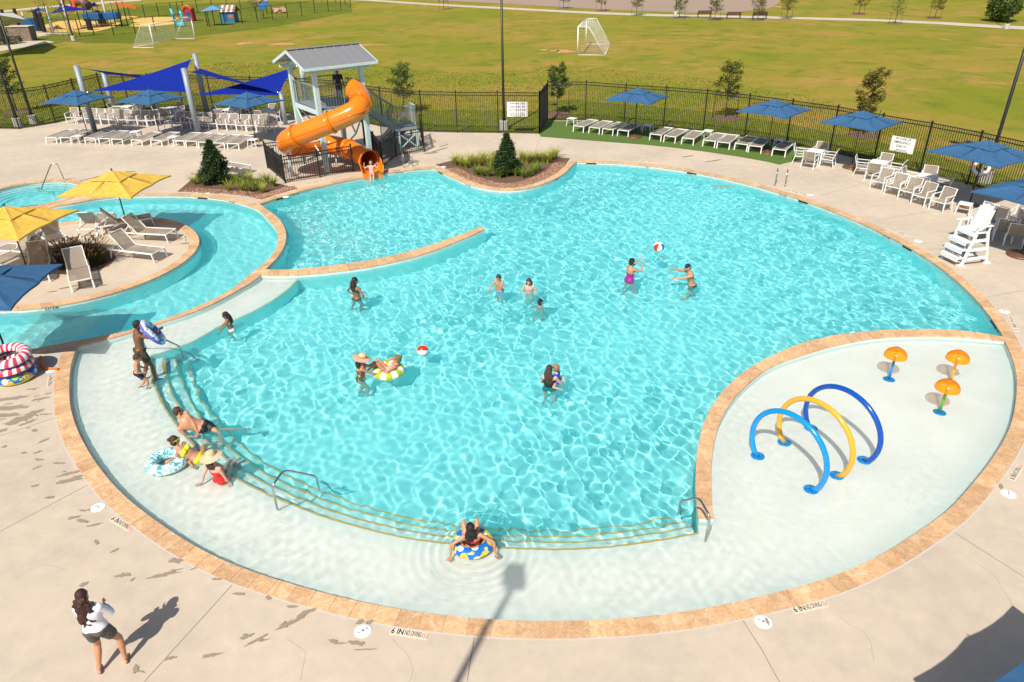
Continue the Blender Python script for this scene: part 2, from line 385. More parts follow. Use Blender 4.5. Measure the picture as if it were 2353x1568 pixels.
# gold mosaic nosings on the shelf edge and the steps
M_GOLD = plain('gold_mosaic_tile', (0.62, 0.36, 0.04), 0.35, var=0.25, vscale=45)
M_GROUT = plain('pale_grout', (0.50, 0.46, 0.40), 0.8)
def ribbon(name, a, b, z, mat, parent, kind=None):
    n = len(a); vs = [(x, y, z) for x, y in a] + [(x, y, z) for x, y in b]
    o = MB().add(vs, [(i, n + i, n + i + 1, i + 1) for i in range(n - 1)]).build(name, mat, parent)
    return caustic(o)
def clip_ledge(line):
    """trims a step line where it runs into the shelf's straight ledge or the divider"""
    poly = shelf_poly
    P_ = np.array(line); ins = inside(poly, P_[:, 0], P_[:, 1]); keep = np.where(~ins)[0]
    return [line[i] for i in range(keep[0], keep[-1] + 1)]
for k, ln in enumerate([L_step] + steps):
    z = (Z_SHELF - RISE*k) + 0.004
    a = offset(ln, 0.0); b = offset(ln, -0.045)
    ribbon('nosing', a, b, z, M_GOLD, pool)
ribbon('nosing', L_ledge, offset(L_ledge, -0.05), Z_SHELF + 0.004, M_GOLD, pool)

# low curved walls that divide the pools
def between(name, A, B, z0, z1, mat, parent, side=None): return slab(name, A + list(reversed(B)), z0, z1, mat, parent, side)
div1 = empty('dividing_wall'); tag(div1, kind='structure')
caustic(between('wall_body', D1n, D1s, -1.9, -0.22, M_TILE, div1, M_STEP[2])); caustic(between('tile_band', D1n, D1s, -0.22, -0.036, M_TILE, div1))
div2 = empty('dividing_wall'); tag(div2, kind='structure')
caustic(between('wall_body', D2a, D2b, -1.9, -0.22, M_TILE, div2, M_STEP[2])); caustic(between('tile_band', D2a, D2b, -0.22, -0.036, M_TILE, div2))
# lazy river and round entry pool
river = empty('river_shell'); tag(river, kind='structure')
RB = np.array(RIVER); rx0, ry0 = RB.min(0) - .5; rx1, ry1 = RB.max(0) + .5
caustic(sheet('river_floor', RIVER, -1.15, M_BASIN, parent=river))
caustic(wall_strip('river_wall', RIVER, -1.5, -0.4, M_BASIN, river)); caustic(wall_strip('tile_band', RIVER, -0.4, -0.03, M_TILE, river))
caustic(wall_strip('island_wall', L_isl, -1.5, -0.4, M_BASIN, river, False)); caustic(wall_strip('tile_band', L_isl, -0.4, -0.03, M_TILE, river, False))
isl_in = offset(L_isl, -0.5)
river_water = water_body('water', RIVER, 0.05, lambda X, Y: np.full(X.shape, 0.0035), 5, M_WATER)
spa = empty('round_pool_shell'); tag(spa, kind='structure')
caustic(wall_strip('round_pool_wall', SPA, -1.3, -0.03, M_TILE, spa))
for k, rr in enumerate((1.0, .9, .8, .7)):
    ring = [(SPA_C[0] + SPA_R*rr*math.cos(a), SPA_C[1] + SPA_R*rr*math.sin(a)) for a in np.linspace(0, 2*math.pi, 60, endpoint=False)]
    ring2 = [(SPA_C[0] + SPA_R*(rr-.1)*math.cos(a), SPA_C[1] + SPA_R*(rr-.1)*math.sin(a)) for a in np.linspace(0, 2*math.pi, 60, endpoint=False)]
    z = -0.35 - .2*k; mb = MB(); n = 60
    vs = [(x, y, z) for x, y in ring] + [(x, y, z) for x, y in ring2] + [(x, y, z - .2) for x, y in ring2]
    mb.add(vs, [(i, (i+1) % n, n+(i+1) % n, n+i) for i in range(n)] + [(n+i, n+(i+1) % n, 2*n+(i+1) % n, 2*n+i) for i in range(n)])
    caustic(mb.build('step', M_STEP[min(k, 2)], spa))
caustic(sheet('round_pool_floor', SPA, -1.15, M_BASIN, parent=spa))
water_body('water', SPA, 0.06, lambda X, Y: np.full(X.shape, 0.0025), 9, M_WATER)
# ------------------------------------------------------------------ deck, coping stones, beds, joints, markers
def mat_concrete():
    m, nt, b = new_mat('beige_concrete'); tc = node(nt, 'ShaderNodeTexCoord'); L = nt.links.new
    n1 = node(nt, 'ShaderNodeTexNoise', Scale=0.35, Detail=5.0, Roughness=0.6); n2 = node(nt, 'ShaderNodeTexNoise', Scale=3.0, Detail=6.0, Roughness=0.65); n3 = node(nt, 'ShaderNodeTexNoise', Scale=60.0, Detail=4.0)
    for n in (n1, n2, n3): L(tc.outputs['Object'], n.inputs['Vector'])
    r1 = node(nt, 'ShaderNodeValToRGB'); r1.color_ramp.elements[0].position = .35; r1.color_ramp.elements[0].color = (0.49, 0.41, 0.32, 1)
    r1.color_ramp.elements[1].position = .65; r1.color_ramp.elements[1].color = (0.575, 0.48, 0.37, 1)
    L(n1.outputs['Fac'], r1.inputs[0])
    mp = node(nt, 'ShaderNodeMapRange'); mp.inputs[1].default_value = .25; mp.inputs[2].default_value = .75; mp.inputs[3].default_value = .90; mp.inputs[4].default_value = 1.07
    L(n2.outputs['Fac'], mp.inputs[0]); mp2 = node(nt, 'ShaderNodeMapRange'); mp2.inputs[1].default_value = .3; mp2.inputs[2].default_value = .7; mp2.inputs[3].default_value = .95; mp2.inputs[4].default_value = 1.05
    L(n3.outputs['Fac'], mp2.inputs[0]); mu = node(nt, 'ShaderNodeMath', operation='MULTIPLY'); L(mp.outputs[0], mu.inputs[0]); L(mp2.outputs[0], mu.inputs[1])
    sc = node(nt, 'ShaderNodeVectorMath', operation='SCALE'); L(r1.outputs[0], sc.inputs[0]); L(mu.outputs[0], sc.inputs['Scale']); L(sc.outputs[0], b.inputs['Base Color'])
    b.inputs['Roughness'].default_value = .85; bp = node(nt, 'ShaderNodeBump', Strength=0.25, Distance=0.004); L(n3.outputs['Fac'], bp.inputs['Height']); L(bp.outputs[0], b.inputs['Normal'])
    return m
def mat_travertine():
    m, nt, b = new_mat('travertine'); tc = node(nt, 'ShaderNodeTexCoord'); oi = node(nt, 'ShaderNodeObjectInfo'); L = nt.links.new
    n1 = node(nt, 'ShaderNodeTexNoise', Scale=5.0, Detail=7.0, Roughness=0.65, Distortion=1.2); n2 = node(nt, 'ShaderNodeTexNoise', Scale=28.0, Detail=5.0)
    ge = node(nt, 'ShaderNodeNewGeometry'); L(ge.outputs['Position'], n1.inputs['Vector']); L(ge.outputs['Position'], n2.inputs['Vector'])
    r = node(nt, 'ShaderNodeValToRGB'); e = r.color_ramp.elements; e[0].position = .3; e[0].color = (0.53, 0.30, 0.15, 1); e[1].position = .68; e[1].color = (0.74, 0.52, 0.32, 1)
    q = e.new(.52); q.color = (0.65, 0.405, 0.215, 1)
    L(n1.outputs['Fac'], r.inputs[0])
    mp = node(nt, 'ShaderNodeMapRange'); mp.inputs[3].default_value = .84; mp.inputs[4].default_value = 1.14; L(oi.outputs['Random'], mp.inputs[0])
    m2 = node(nt, 'ShaderNodeMapRange'); m2.inputs[1].default_value = .35; m2.inputs[2].default_value = .6; m2.inputs[3].default_value = .86; m2.inputs[4].default_value = 1.04; L(n2.outputs['Fac'], m2.inputs[0])
    mu = node(nt, 'ShaderNodeMath', operation='MULTIPLY'); L(mp.outputs[0], mu.inputs[0]); L(m2.outputs[0], mu.inputs[1])
    sc = node(nt, 'ShaderNodeVectorMath', operation='SCALE'); L(r.outputs[0], sc.inputs[0]); L(mu.outputs[0], sc.inputs['Scale']); L(sc.outputs[0], b.inputs['Base Color'])
    b.inputs['Roughness'].default_value = .6; bp = node(nt, 'ShaderNodeBump', Strength=0.3, Distance=0.004); L(n2.outputs['Fac'], bp.inputs['Height']); L(bp.outputs[0], b.inputs['Normal'])
    return m
M_CONC, M_TRAV = mat_concrete(), mat_travertine()
M_JOINT = plain('dark_joint_filler', (0.20, 0.175, 0.15), 0.9)
# fence foot line (view pixels) also bounds the deck
PX_FENCE = [(-330,330),(-100,301),(0,296),(45,297),(127.6,283),(187,266),(244,250),(300,251),(357,252.5),(422.7,254),(491,256),(588,260),(690,264),(785,272),(880,292),(971,303),(1051,305),(1145,306),(1239,307.6),(1258,277.6),(1344.7,277),(1434,286),(1524,293),(1615.5,302.6),(1710.5,316.4),(1806,332.6),(1906,350),(2006,374),(2112.5,397),(2222,424),(2340,458),(2480,500),(2650,560)]
FENCE = [G2(x, y) for x, y in PX_FENCE]
deck_poly = [(-60, -18), (60, -18), (60, 24)] + list(reversed(FENCE)) + [(-60, 44)]
CW = 0.32
def coping2(root, A, B, step, z=0.012, thick=0.045, over=0.018):
    L_ = sum(math.dist(A[i], A[i+1]) for i in range(len(A)-1)); n = max(1, int(round(L_/step))); A = np.array(resample(A, L_/(n*6))); B = np.array(resample(B, sum(math.dist(B[i], B[i+1]) for i in range(len(B)-1))/(n*6)))
    k = min(len(A), len(B)); A, B = A[:k], B[:k]; m = (k - 1)//6
    for i in range(m):
        r_ = rnd.random(); s0, s1 = i*6, i*6 + 6; idx = [s0, s0+2, s0+4, s1]
        a = A[idx].copy(); b = B[idx].copy(); g = 0.004
        for P_ in (a, b):
            d = P_[-1] - P_[0]; d /= np.linalg.norm(d) + 1e-9; P_[0] += d*g; P_[-1] -= d*g
        w = (a - b); w /= np.linalg.norm(w, axis=1)[:, None]; a = a + w*over
        dz = rnd.uniform(-.0015, .0015); c = (a.sum(0) + b.sum(0))/8
        vs = [(*p, z + dz) for p in a] + [(*p, z + dz) for p in b] + [(*p, z - thick) for p in a] + [(*p, z - thick) for p in b]
        vs = [(x - c[0], y - c[1], q) for x, y, q in vs]
        fs = [(j, j+1, 5+j, 4+j) for j in range(3)] + [(8+j, j+8+1, j+1, j)[::-1] for j in range(3)] + [(4+j, 5+j, 13+j, 12+j) for j in range(3)] + [(0, 4, 12, 8), (3, 11, 15, 7)]
        mb = MB().add(vs, fs); o = mb.build('coping_stone', M_TRAV, root); o.location = (c[0], c[1], 0)
        bm = bmesh.new(); bm.from_mesh(o.data); bmesh.ops.recalc_face_normals(bm, faces=bm.faces); bm.to_mesh(o.data); bm.free()
def coping(name, line, sign, step=0.30, width=CW):
    root = empty(name); tag(root, kind='structure'); line = smooth_line(line, 2)
    B = offset(line, width*sign); 
    mb = MB(); n = len(line); o_ = offset(line, (width + .012)*sign); vs = [(x, y, .003) for x, y in line] + [(x, y, .003) for x, y in o_]
    mb.add(vs, [(i, i+1, n+i+1, n+i) if sign < 0 else (i, n+i, n+i+1, i+1) for i in range(n-1)]).build('grout_bed', M_GROUT, root)
    coping2(root, line, B, step); return root
# travel direction of the outlines is counter-clockwise, so the deck lies to the right
coping('near_coping', L_outer, 1, .39)
coping('far_coping', L_far, 1, .38)
coping('planter_coping', L_plant, 1, .34); coping('slide_pool_coping', L_slide, 1, .34)
coping('island_coping', L_isl, -1, .34)
rw = empty('river_wall'); tag(rw, kind='structure')
ro_main = L_ro[:]
def seg_between(line, px_a, px_b):
    P_ = np.array(line); a = np.argmin(np.linalg.norm(P_ - np.array(G2(*px_a)), axis=1)); b = np.argmin(np.linalg.norm(P_ - np.array(G2(*px_b)), axis=1))
    return line[min(a, b):max(a, b) + 1]
shared_out = seg_between(L_ro, (175, 784), (588, 478.5))
shared_in = list(reversed(L_rp + L_rs[1:]))
coping2(rw, shared_in, shared_out, .32, over=0)
coping('river_coping', seg_between(L_ro, (588, 478.5), (-120, 496)), 1, .34)
coping('river_near_coping', seg_between(L_ro, (-130, 838), (175, 784)), 1, .34)
sp = SPA + [SPA[0]]
coping('round_pool_coping', list(reversed(sp)), -1, .34)
coping2(div1, D1n, D1s, .32, over=.01); coping2(div2, D2a, D2b, .37, over=.01)

deck_mat = M_CONC
# planting beds
px_bed_c = [(1000,379),(1040,369),(1150,363),(1240,361),(1310,364),(1300,379),(1286,391),(1265,403),(1240,413),(1212,420),(1185,424.5),(1155,425),(1118,421),(1082,412),(1048,398),(1020,386)]
px_bed_l = [(408,441),(447,407),(500,402),(560,405),(600,413),(640,423),(684,433),(640,443.5),(600,456),(560,448),(520,443.5),(460,441)]
BED_C = [G2(*p) for p in px_bed_c]; BED_L = [G2(*p) for p in px_bed_l]
px_bed_i = [(100,598),(130,575),(170,560),(215,560),(252,574),(268,592),(250,612),(215,624),(170,628),(125,618)]
BED_I = [G2(*p) for p in px_bed_i]
deck = sheet('deck', deck_poly, 0.0, M_CONC, [BIG, RIVER, SPA])
island = sheet('island_deck', L_isl, 0.0, M_CONC)
M_MULCH = plain('dark_mulch', (0.13, 0.075, 0.05), 0.95, var=0.4, vscale=25, bump=1.0, bscale=70)
for P_ in (BED_C, BED_L, BED_I): sheet('planting_bed', P_, 0.006, M_MULCH)
def joint(px, w=0.012, par=deck):
    pts = resample([G2(*p) for p in px], .5); a = offset(pts, w/2); b = offset(pts, -w/2); n = len(a)
    MB().add([(x, y, .0025) for x, y in a] + [(x, y, .0025) for x, y in b], [(i, i+1, n+i+1, n+i) for i in range(n-1)]).build('expansion_joint', M_JOINT, par)
for px in ([(0,1222),(207,1112)], [(332.6,1566),(537.7,1340)], [(1073.5,1566),(1089.8,1465)], [(1704,1422),(1764.9,1516),(1795,1575)], [(2187.6,1221),(2353,1326)], [(1885,450),(1990,419.7),(2100,390)], [(2010,507),(2137.5,486)], [(1790,379),(1895,394.7),(1980,419.7),(2080,450)],
           [(0,1002),(130,959.5)], [(1243,311),(1226,361)], [(0,334),(250,345),(430,356)], [(440,352),(520,338),(560,327)], [(150,402),(330,352)], [(2230,690),(2353,668)], [(2120,575),(2353,560)], [(380,556),(455,545)], [(90,420),(160,398)]):
    joint(px)
# caulk line that follows the coping
for ln, sg in ((L_outer, 1), (L_far, 1)):
    o_ = offset(smooth_line(ln, 2), (CW + .022)*sg); a = offset(o_, .011); b = offset(o_, -.011); n = len(a)
    MB().add([(x, y, .0045) for x, y in a] + [(x, y, .0045) for x, y in b], [(i, i+1, n+i+1, n+i) for i in range(n-1)]).build('caulk_line', plain('grey_caulk', (0.52, 0.50, 0.48), .8), deck)
# hairline cracks
M_CRACK = plain('crack_line', (0.30, 0.25, 0.20), 0.95)
for px in ([(900,1470),(935,1500),(950,1535),(938,1570)], [(30,1330),(90,1300),(150,1310)], [(1930,1420),(1990,1460),(2010,1520)], [(2240,1290),(2290,1330),(2330,1400)], [(660,1470),(700,1500),(690,1560)], [(2160,640),(2230,655),(2300,650)], [(1480,352),(1560,366),(1660,372)], [(300,400),(360,380),(420,395)]):
    pts = catmull([G2(*p) for p in px], .12); pts = [(x + rnd.uniform(-.02, .02), y + rnd.uniform(-.02, .02)) for x, y in pts]; a = offset(pts, .0025); b = offset(pts, -.0025); n = len(a)
    MB().add([(x, y, .002) for x, y in a] + [(x, y, .002) for x, y in b], [(i, i+1, n+i+1, n+i) for i in range(n-1)]).build('crack', M_CRACK, deck)
# wet footprints and splashes
M_WET = plain('wet_concrete', (0.31, 0.25, 0.18), 0.5)
_bz = [0.0030]
def blob(px, rx, ry, ang=0.0, jag=0.62, par=None):
    _bz[0] += .00009; z = _bz[0]; c = G(*px); n = 22; ph = [rnd.uniform(0, 6.28) for _ in range(3)]; vs = []
    for i in range(n):
        a = 2*math.pi*i/n; r_ = 1 + jag*(.5*math.sin(2*a+ph[0]) + .35*math.sin(5*a+ph[1]) + .3*math.sin(9*a+ph[2]))*rnd.uniform(.6, 1.2)
        x, y = rx*r_*math.cos(a), ry*r_*math.sin(a); vs.append((c.x + x*math.cos(ang) - y*math.sin(ang), c.y + x*math.sin(ang) + y*math.cos(ang), z))
    MB().add([(c.x, c.y, z)] + vs, [(0, 1+i, 1+(i+1) % n) for i in range(n)]).build('wet_patch', M_WET, par or deck)
for x, y, rx, ry, a in [(28,916,.28,.09,.3),(22,938,.34,.12,.2),(10,955,.3,.1,.2),(45,965,.34,.12,.5),(80,948,.2,.08,.4),(62,958,.16,.05,.9),(92,917,.16,.06,.5),(62,972,.14,.06,.7),(104,952,.12,.03,0),(75,894,.12,.03,.3),(26,888,.05,.02,0),(110,905,.09,.02,.5),(5,990,.12,.04,.6),(79,990,.09,.04,-.6),(65,984,.05,.02,0),(101,1013,.1,.04,1.0),(55,1041,.07,.03,0),(86,1040,.08,.03,.8),(90,1057,.09,.03,-.2),(10,1027,.05,.04,0),(136,1065,.1,.035,0),(85,1075,.07,.03,.8),(163,1088,.22,.05,.5),(158,1105,.28,.05,.35),(182,1095,.14,.03,.4),(80,1117,.06,.04,0),(114,1144,.07,.05,0),(210,1171,.1,.03,.1),(190,1174,.06,.03,0),
                        (188,1198,.14,.035,-.2),(216,1207,.14,.025,.4),(170,1190,.1,.03,.3),(222,1247,.06,.04,-.8),(263,1266,.06,.03,1.0),(283,1323,.11,.045,.1),(192,1344,.07,.04,.2),(304,1333,.05,.02,.8),(375,1322,.22,.045,.2),(405,1311,.1,.012,.3),(411,1288,.16,.05,.2),(448,1306,.08,.012,.6),(500,1332,.08,.03,0),(549,1366,.09,.035,-.2),(567,1464,.09,.04,.3),(484,1507,.1,.04,.2),(500,1504,.08,.012,.2),(391,1514,.08,.03,.1),(312,1539,.05,.06,.3),(322,1544,.07,.015,-.3),
                        (617,1375,.05,.04,0),(671,1395,.08,.03,0),(705,1408,.18,.035,.6),(668,1432,.22,.03,.55),(655,1440,.12,.02,.5),(690,1420,.1,.02,.6),(590,1472,.2,.02,.6),(828,1430,.06,.05,1.2),(849,1431,.06,.04,.8),(819,1479,.05,.11,1.4),(838,1494,.14,.018,0),(766,1475,.06,.04,-.4),(780,1480,.08,.02,0),(2300,1119,.1,.03,1),(1763,1430,.03,.06,.2)]:
    blob((x, y), rx, ry, a)
    for _ in range(2 if rx > .07 and x < 700 and not (185 < x < 262 and 1140 < y < 1190) else 0):
        k_ = rnd.uniform(.12, .3); blob((x + rnd.uniform(-1, 1)*rx*85, y + rnd.uniform(-1, 1)*ry*110), rx*k_ + .008, ry*k_ + .006, a + rnd.uniform(-.4, .4))
for x, y, rx, ry, a in [(160,660,.28,.05,.5),(120,671,.12,.03,.3),(205,660,.4,.12,.2),(215,645,.2,.1,0),(400,550,.3,.05,.2),(425,560,.16,.05,.5),(440,566,.1,.04,.2),(345,520,.3,.08,.1)]:
    blob((x, y), rx, ry, a, par=island)
for x, y, rx, ry, a in [(1010,345,.5,.07,.9),(1020,335,.3,.05,.9),(990,352,.4,.1,.2),(940,372,.6,.2,.1),(1290,356,.3,.03,.1),(1660,430,.5,.08,.1),(1640,370,.5,.05,.5),(1580,360,.4,.05,.3)]:
    blob((x, y), rx, ry, a, .5)

# depth markers let into the deck, lettering on the tile band, skimmers, lids
M_MARK = plain('cream_marker_tile', (0.74, 0.62, 0.47), 0.4); M_BLACK = plain('black_lettering', (0.02, 0.02, 0.022), 0.5); M_RED = plain('red_print', (0.55, 0.03, 0.03), 0.5)
_TXT = {}
def text(body, size, loc, mat, parent, rot=(0, 0, 0), sx=1.0, M=None, bold=0.0, align='CENTER'):
    cu = bpy.data.curves.new('lettering', 'FONT'); cu.body = body; cu.size = size; cu.align_x = align; cu.align_y = 'CENTER'; cu.offset = bold; cu.materials.append(mat); cu.resolution_u = 3
    key = (body, size, bold, align, mat.name)
    if key not in _TXT:
        t_ = bpy.data.objects.new('tmp', cu); COL.objects.link(t_); _TXT[key] = bpy.data.meshes.new_from_object(t_.evaluated_get(bpy.context.evaluated_depsgraph_get()))
        bpy.data.objects.remove(t_); _TXT[key].name = 'lettering'
    o = bpy.data.objects.new('lettering', _TXT[key]); COL.objects.link(o); o.parent = parent
    if M is not None: o.matrix_local = M @ Matrix.Diagonal((sx, 1, 1, 1))
    else: o.location = loc; o.rotation_euler = rot; o.scale = (sx, 1, 1)
    return o
def marker(px, px2, label, letters='6 IN', w=0.62, h=0.13, z=0.0):
    a, b = G(*px), G(*px2); c = (a + b)/2; ang = math.atan2(b.y - a.y, b.x - a.x)
    r = empty('depth_marker', (c.x, c.y, z), ang, label, 'depth marker', 'depth markers let into the deck')
    n = 4; tw = w/n
    for i in range(n): MB().box((-w/2 + tw*(i+.5), 0, .003), (tw - .004, h, .012)).build('tile', M_MARK, r)
    text(letters, .145 if len(letters) < 6 else .10, (-w*.31, 0, .0105), M_BLACK, r, sx=.8, bold=.003)
    text('NO DIVING', .135, (w*.11, 0, .0105), M_BLACK, r, sx=.40, bold=.0015)
    mb = MB(); mb.tube([(w*.42 + .043*math.cos(t), .043*math.sin(t), .0098) for t in np.linspace(0, 2*math.pi, 20, endpoint=False)], .004, 4, closed=True)
    mb.bar((w*.42 - .03, .03, .0098), (w*.42 + .03, -.03, .0098), .006, .004); mb.bar((w*.42 - .012, -.02, .0096), (w*.42 + .01, .02, .0096), .007, .002)
    mb.build('no_diving_symbol', M_RED, r); return r
marker((892,1449),(989,1464), 'depth marker reading 6 IN NO DIVING, bottom middle of the photo beside the coping')
marker((256,1190),(305,1219), 'depth marker reading 6 IN NO DIVING at the left, below the woman in red')
marker((1818,1405),(1903,1386), 'depth marker reading 6 IN NO DIVING at the lower right of the wading pool')
marker((2322,1106),(2347,1068), 'small depth marker by the coping at the right edge of the photo')
marker((118,858),(113,897), 'depth marker beside the orange noodle at the left')
marker((1800,437),(1843,446), 'depth marker on the far deck beside the pool ladder', '4 FT 6 IN', .9)
marker((2048,528),(2085,542), 'depth marker on the deck below the tan armchairs', '4 FT 6 IN', .9)
marker((2317,722),(2340,770), 'depth marker on the deck near the right corner of the deep pool', '4 FT 6 IN', .9)
marker((700,425),(742,415), 'depth marker on the deck in front of the slide fence', '3 FT 6 IN', .9)
marker((1470,372),(1510,374), 'depth marker on the deck behind the far pool wall', '4 FT', .9)
marker((175,687),(93,704), 'depth marker on the island deck beside the blue parasol', '3 FT 6 IN', .9)
marker((428,560),(426,536), 'depth marker on the island deck tip in the yellow parasol shade', '3 FT 6 IN', .9)
def lid(px, label, r=.14):
    c = G(*px); o = empty('skimmer_lid', c, rnd.uniform(0, 3), label, 'lid', 'round white skimmer lids in the deck')
    MB().lathe([(.0, .012), (r*.93, .012), (r, .006), (r, -.01)], 28).build('cover', M_LID, o)
    MB().cyl((0, 0, .0125), .018, .002, 10).build('lift_hole', M_BLACK, o)
    for s in (-1, 1): MB().box((s*.07, 0, .0135), (.02, .02, .002)).build('screw', M_BLACK, o)
M_LID = plain('white_plastic', (0.80, 0.80, 0.79), 0.4)
for px, l in [((226,1166), 'white skimmer lid in the deck at the left above the 6 IN marker'), ((834,1450), 'white skimmer lid beside the bottom middle depth marker'), ((1754,1429), 'white skimmer lid at the lower right beside a joint'), ((2317,1135), 'white skimmer lid at the right edge of the deck'),
              ((117,851), 'white skimmer lid under the end of the orange noodle'), ((2308,716), 'white skimmer lid near the right corner of the deep pool'), ((2110,554), 'white skimmer lid on the deck left of the lifeguard chair'), ((1862,448), 'white skimmer lid on the far deck right of the ladder'),
              ((480,443), 'white skimmer lid on the rocks of the left planting bed'), ((657,452.5), 'white skimmer lid on the rocks at the right tip of the left bed'), ((1019,384), 'white skimmer lid on the rocks at the left of the middle bed')]:
    lid(px, l)
def wall_frame(line, px, off=-0.012):
    P_ = np.array(line); q = np.array(G2(*px)); i = int(np.argmin(np.linalg.norm(P_ - q, axis=1))); i = min(max(i, 1), len(P_) - 2)
    t = P_[i+1] - P_[i-1]; t /= np.linalg.norm(t); n = np.array([-t[1], t[0]])         # to the water (left of travel)
    return P_[i], t, n
def wall_text(line, px, body, flip=1):
    p, t, n = wall_frame(line, px); n = n*flip; x = Vector((-t[0]*flip, -t[1]*flip, 0)); N = Vector((n[0], n[1], 0))
    M_ = Matrix((x, Vector((0, 0, 1)), N)).transposed().to_4x4(); M_.translation = Vector((p[0] + n[0]*.006, p[1] + n[1]*.006, -.072))
    return text(body, .1, None, M_BLACK, pool, M=M_, sx=.95, bold=.003)
for ln, px, b, f in [(L_far,(1486.7,384),'4 FT',1),(L_far,(1805,446),'4 FT 6 IN',1),(L_far,(2042,542),'4 FT 6 IN',1),(L_far,(2290,747),'4 FT 6 IN',1),(L_plant,(1073,423.5),'3 FT 6 IN',1),(L_plant,(1279,409.7),'3 FT 6 IN',1),(L_slide,(916,394.7),'3 FT 6 IN',1),(L_slide,(681,442),'3 FT 6 IN',1),(L_isl,(121,706),'3 FT 6 IN',-1),(L_ro,(525,462),'3 FT 6 IN',1)]:
    wall_text(ln, px, b, f)
M_DARK = plain('black_skimmer_mouth', (0.012, 0.014, 0.015), 0.6)
for ln, px, w in [(L_far,(1359,374),.5),(L_far,(1586,396),.5),(L_far,(1843,459),.5),(L_far,(2079,564),.5),(L_far,(2290,737),.5),(L_slide,(646,452),.5),(L_plant,(1011,394.7),.5),(L_ro,(466,453),.5)]:
    p, t, n = wall_frame(ln, px); M_ = Matrix((Vector((t[0], t[1], 0)), Vector((n[0], n[1], 0)), Vector((0, 0, 1)))).transposed()
    MB().box((p[0], p[1], -.085), (w, .02, .09), M=M_).build('skimmer_mouth', M_DARK, pool)
# ------------------------------------------------------------------ field, paths, pond
def mat_grass(name, c1, c2, c3, tan=None, fine=260.0):
    m, nt, b = new_mat(name); tc = node(nt, 'ShaderNodeTexCoord'); L = nt.links.new
    def noise(s, d=5.0, r=.6, dist=0.0, off=0.0):
        mp = node(nt, 'ShaderNodeMapping'); mp.inputs['Location'].default_value = (off, off*.7, 0); L(tc.outputs['Object'], mp.inputs[0])
        n = node(nt, 'ShaderNodeTexNoise', Scale=s, Detail=d, Roughness=r, Distortion=dist); L(mp.outputs[0], n.inputs['Vector']); return n.outputs['Fac']
    def ramp(f, a, b_):
        r = node(nt, 'ShaderNodeMapRange', interpolation_type='SMOOTHSTEP'); r.inputs[1].default_value = a; r.inputs[2].default_value = b_; L(f, r.inputs[0]); return r.outputs[0]
    def mix(f, a, b_):
        x = node(nt, 'ShaderNodeMix', data_type='RGBA'); L(f, x.inputs[0])
        for i, q in ((6, a), (7, b_)):
            if isinstance(q, tuple): x.inputs[i].default_value = (*q, 1)
            else: L(q, x.inputs[i])
        return x.outputs[2]
    c = mix(ramp(noise(.07, 4), .38, .62), c1, c2); c = mix(ramp(noise(.35, 5, .65, .5, 9), .45, .75), c, c3)
    if tan:
        f = node(nt, 'ShaderNodeMath', operation='MULTIPLY'); L(ramp(noise(.07, 3, .5, 0, 31), .46, .62), f.inputs[0]); L(ramp(noise(.45, 5, .6, .6, 17), .42, .68), f.inputs[1])
        c = mix(f.outputs[0], c, tan)
    n = noise(fine/20, 6, .75); mp = node(nt, 'ShaderNodeMapRange'); mp.inputs[1].default_value = .25; mp.inputs[2].default_value = .75; mp.inputs[3].default_value = .62; mp.inputs[4].default_value = 1.38; L(n, mp.inputs[0])
    sc = node(nt, 'ShaderNodeVectorMath', operation='SCALE'); L(c, sc.inputs[0]); L(mp.outputs[0], sc.inputs['Scale']); L(sc.outputs[0], b.inputs['Base Color'])
    b.inputs['Roughness'].default_value = .95; b.inputs['Specular IOR Level'].default_value = .1
    bp = node(nt, 'ShaderNodeBump', Strength=.6, Distance=.05); L(n, bp.inputs['Height']); L(bp.outputs[0], b.inputs['Normal']); return m
M_FIELD = mat_grass('dry_lawn', (0.205, 0.215, 0.020), (0.29, 0.225, 0.036), (0.135, 0.175, 0.016), (0.38, 0.225, 0.065))
M_GREEN = mat_grass('green_lawn', (0.12, 0.15, 0.015), (0.16, 0.17, 0.02), (0.08, 0.12, 0.012))
M_TURF = plain('green_turf', (0.085, 0.15, 0.02), 0.9, var=0.35, vscale=30, bump=.6, bscale=150)
out = [(-500, -60), (500, -60), (500, 900), (-500, 900)]
hole = [(-58, -16), (58, -16), (58, 20)] + [(x, y - .15) for x, y in reversed(FENCE)] + [(-58, 41)]
fieldo = sheet('field', out, -0.035, M_FIELD, [hole])
# greener band just outside the fence and around the playground
band = [(x, y + .02) for x, y in FENCE if x > -40] 
band2 = [(x*1.02, y + 6.5) for x, y in reversed(band)]
sheet('lawn_strip', band + band2, -0.028, M_GREEN)
sheet('playground_lawn', [G2(*p) for p in [(40,120),(150,96),(330,100),(480,80),(640,60),(811,27),(800,4),(560,4),(330,14),(0,50),(-120,60),(-60,110)]], -0.024, M_GREEN)
px_turf = [(1239,308.5),(1258,279),(1344.7,278.5),(1434,287.5),(1524,294.5),(1615.5,304),(1710.5,318),(1806,334),(1890,349),(1866,362),(1815,373),(1790,379),(1764.9,372.6),(1700,361),(1626.8,350),(1550,340),(1476.7,332.6),(1400,327),(1311.6,320),(1243,314.6)]
sheet('artificial_turf', [G2(*p) for p in px_turf], 0.01, M_TURF)
M_PATH = plain('pale_path_concrete', (0.52, 0.45, 0.35), 0.85, var=.08, vscale=.5)
def strip_px(name, top, bot, z, mat): 
    return sheet(name, [G2(*p) for p in top] + [G2(*p) for p in reversed(bot)], z, mat)
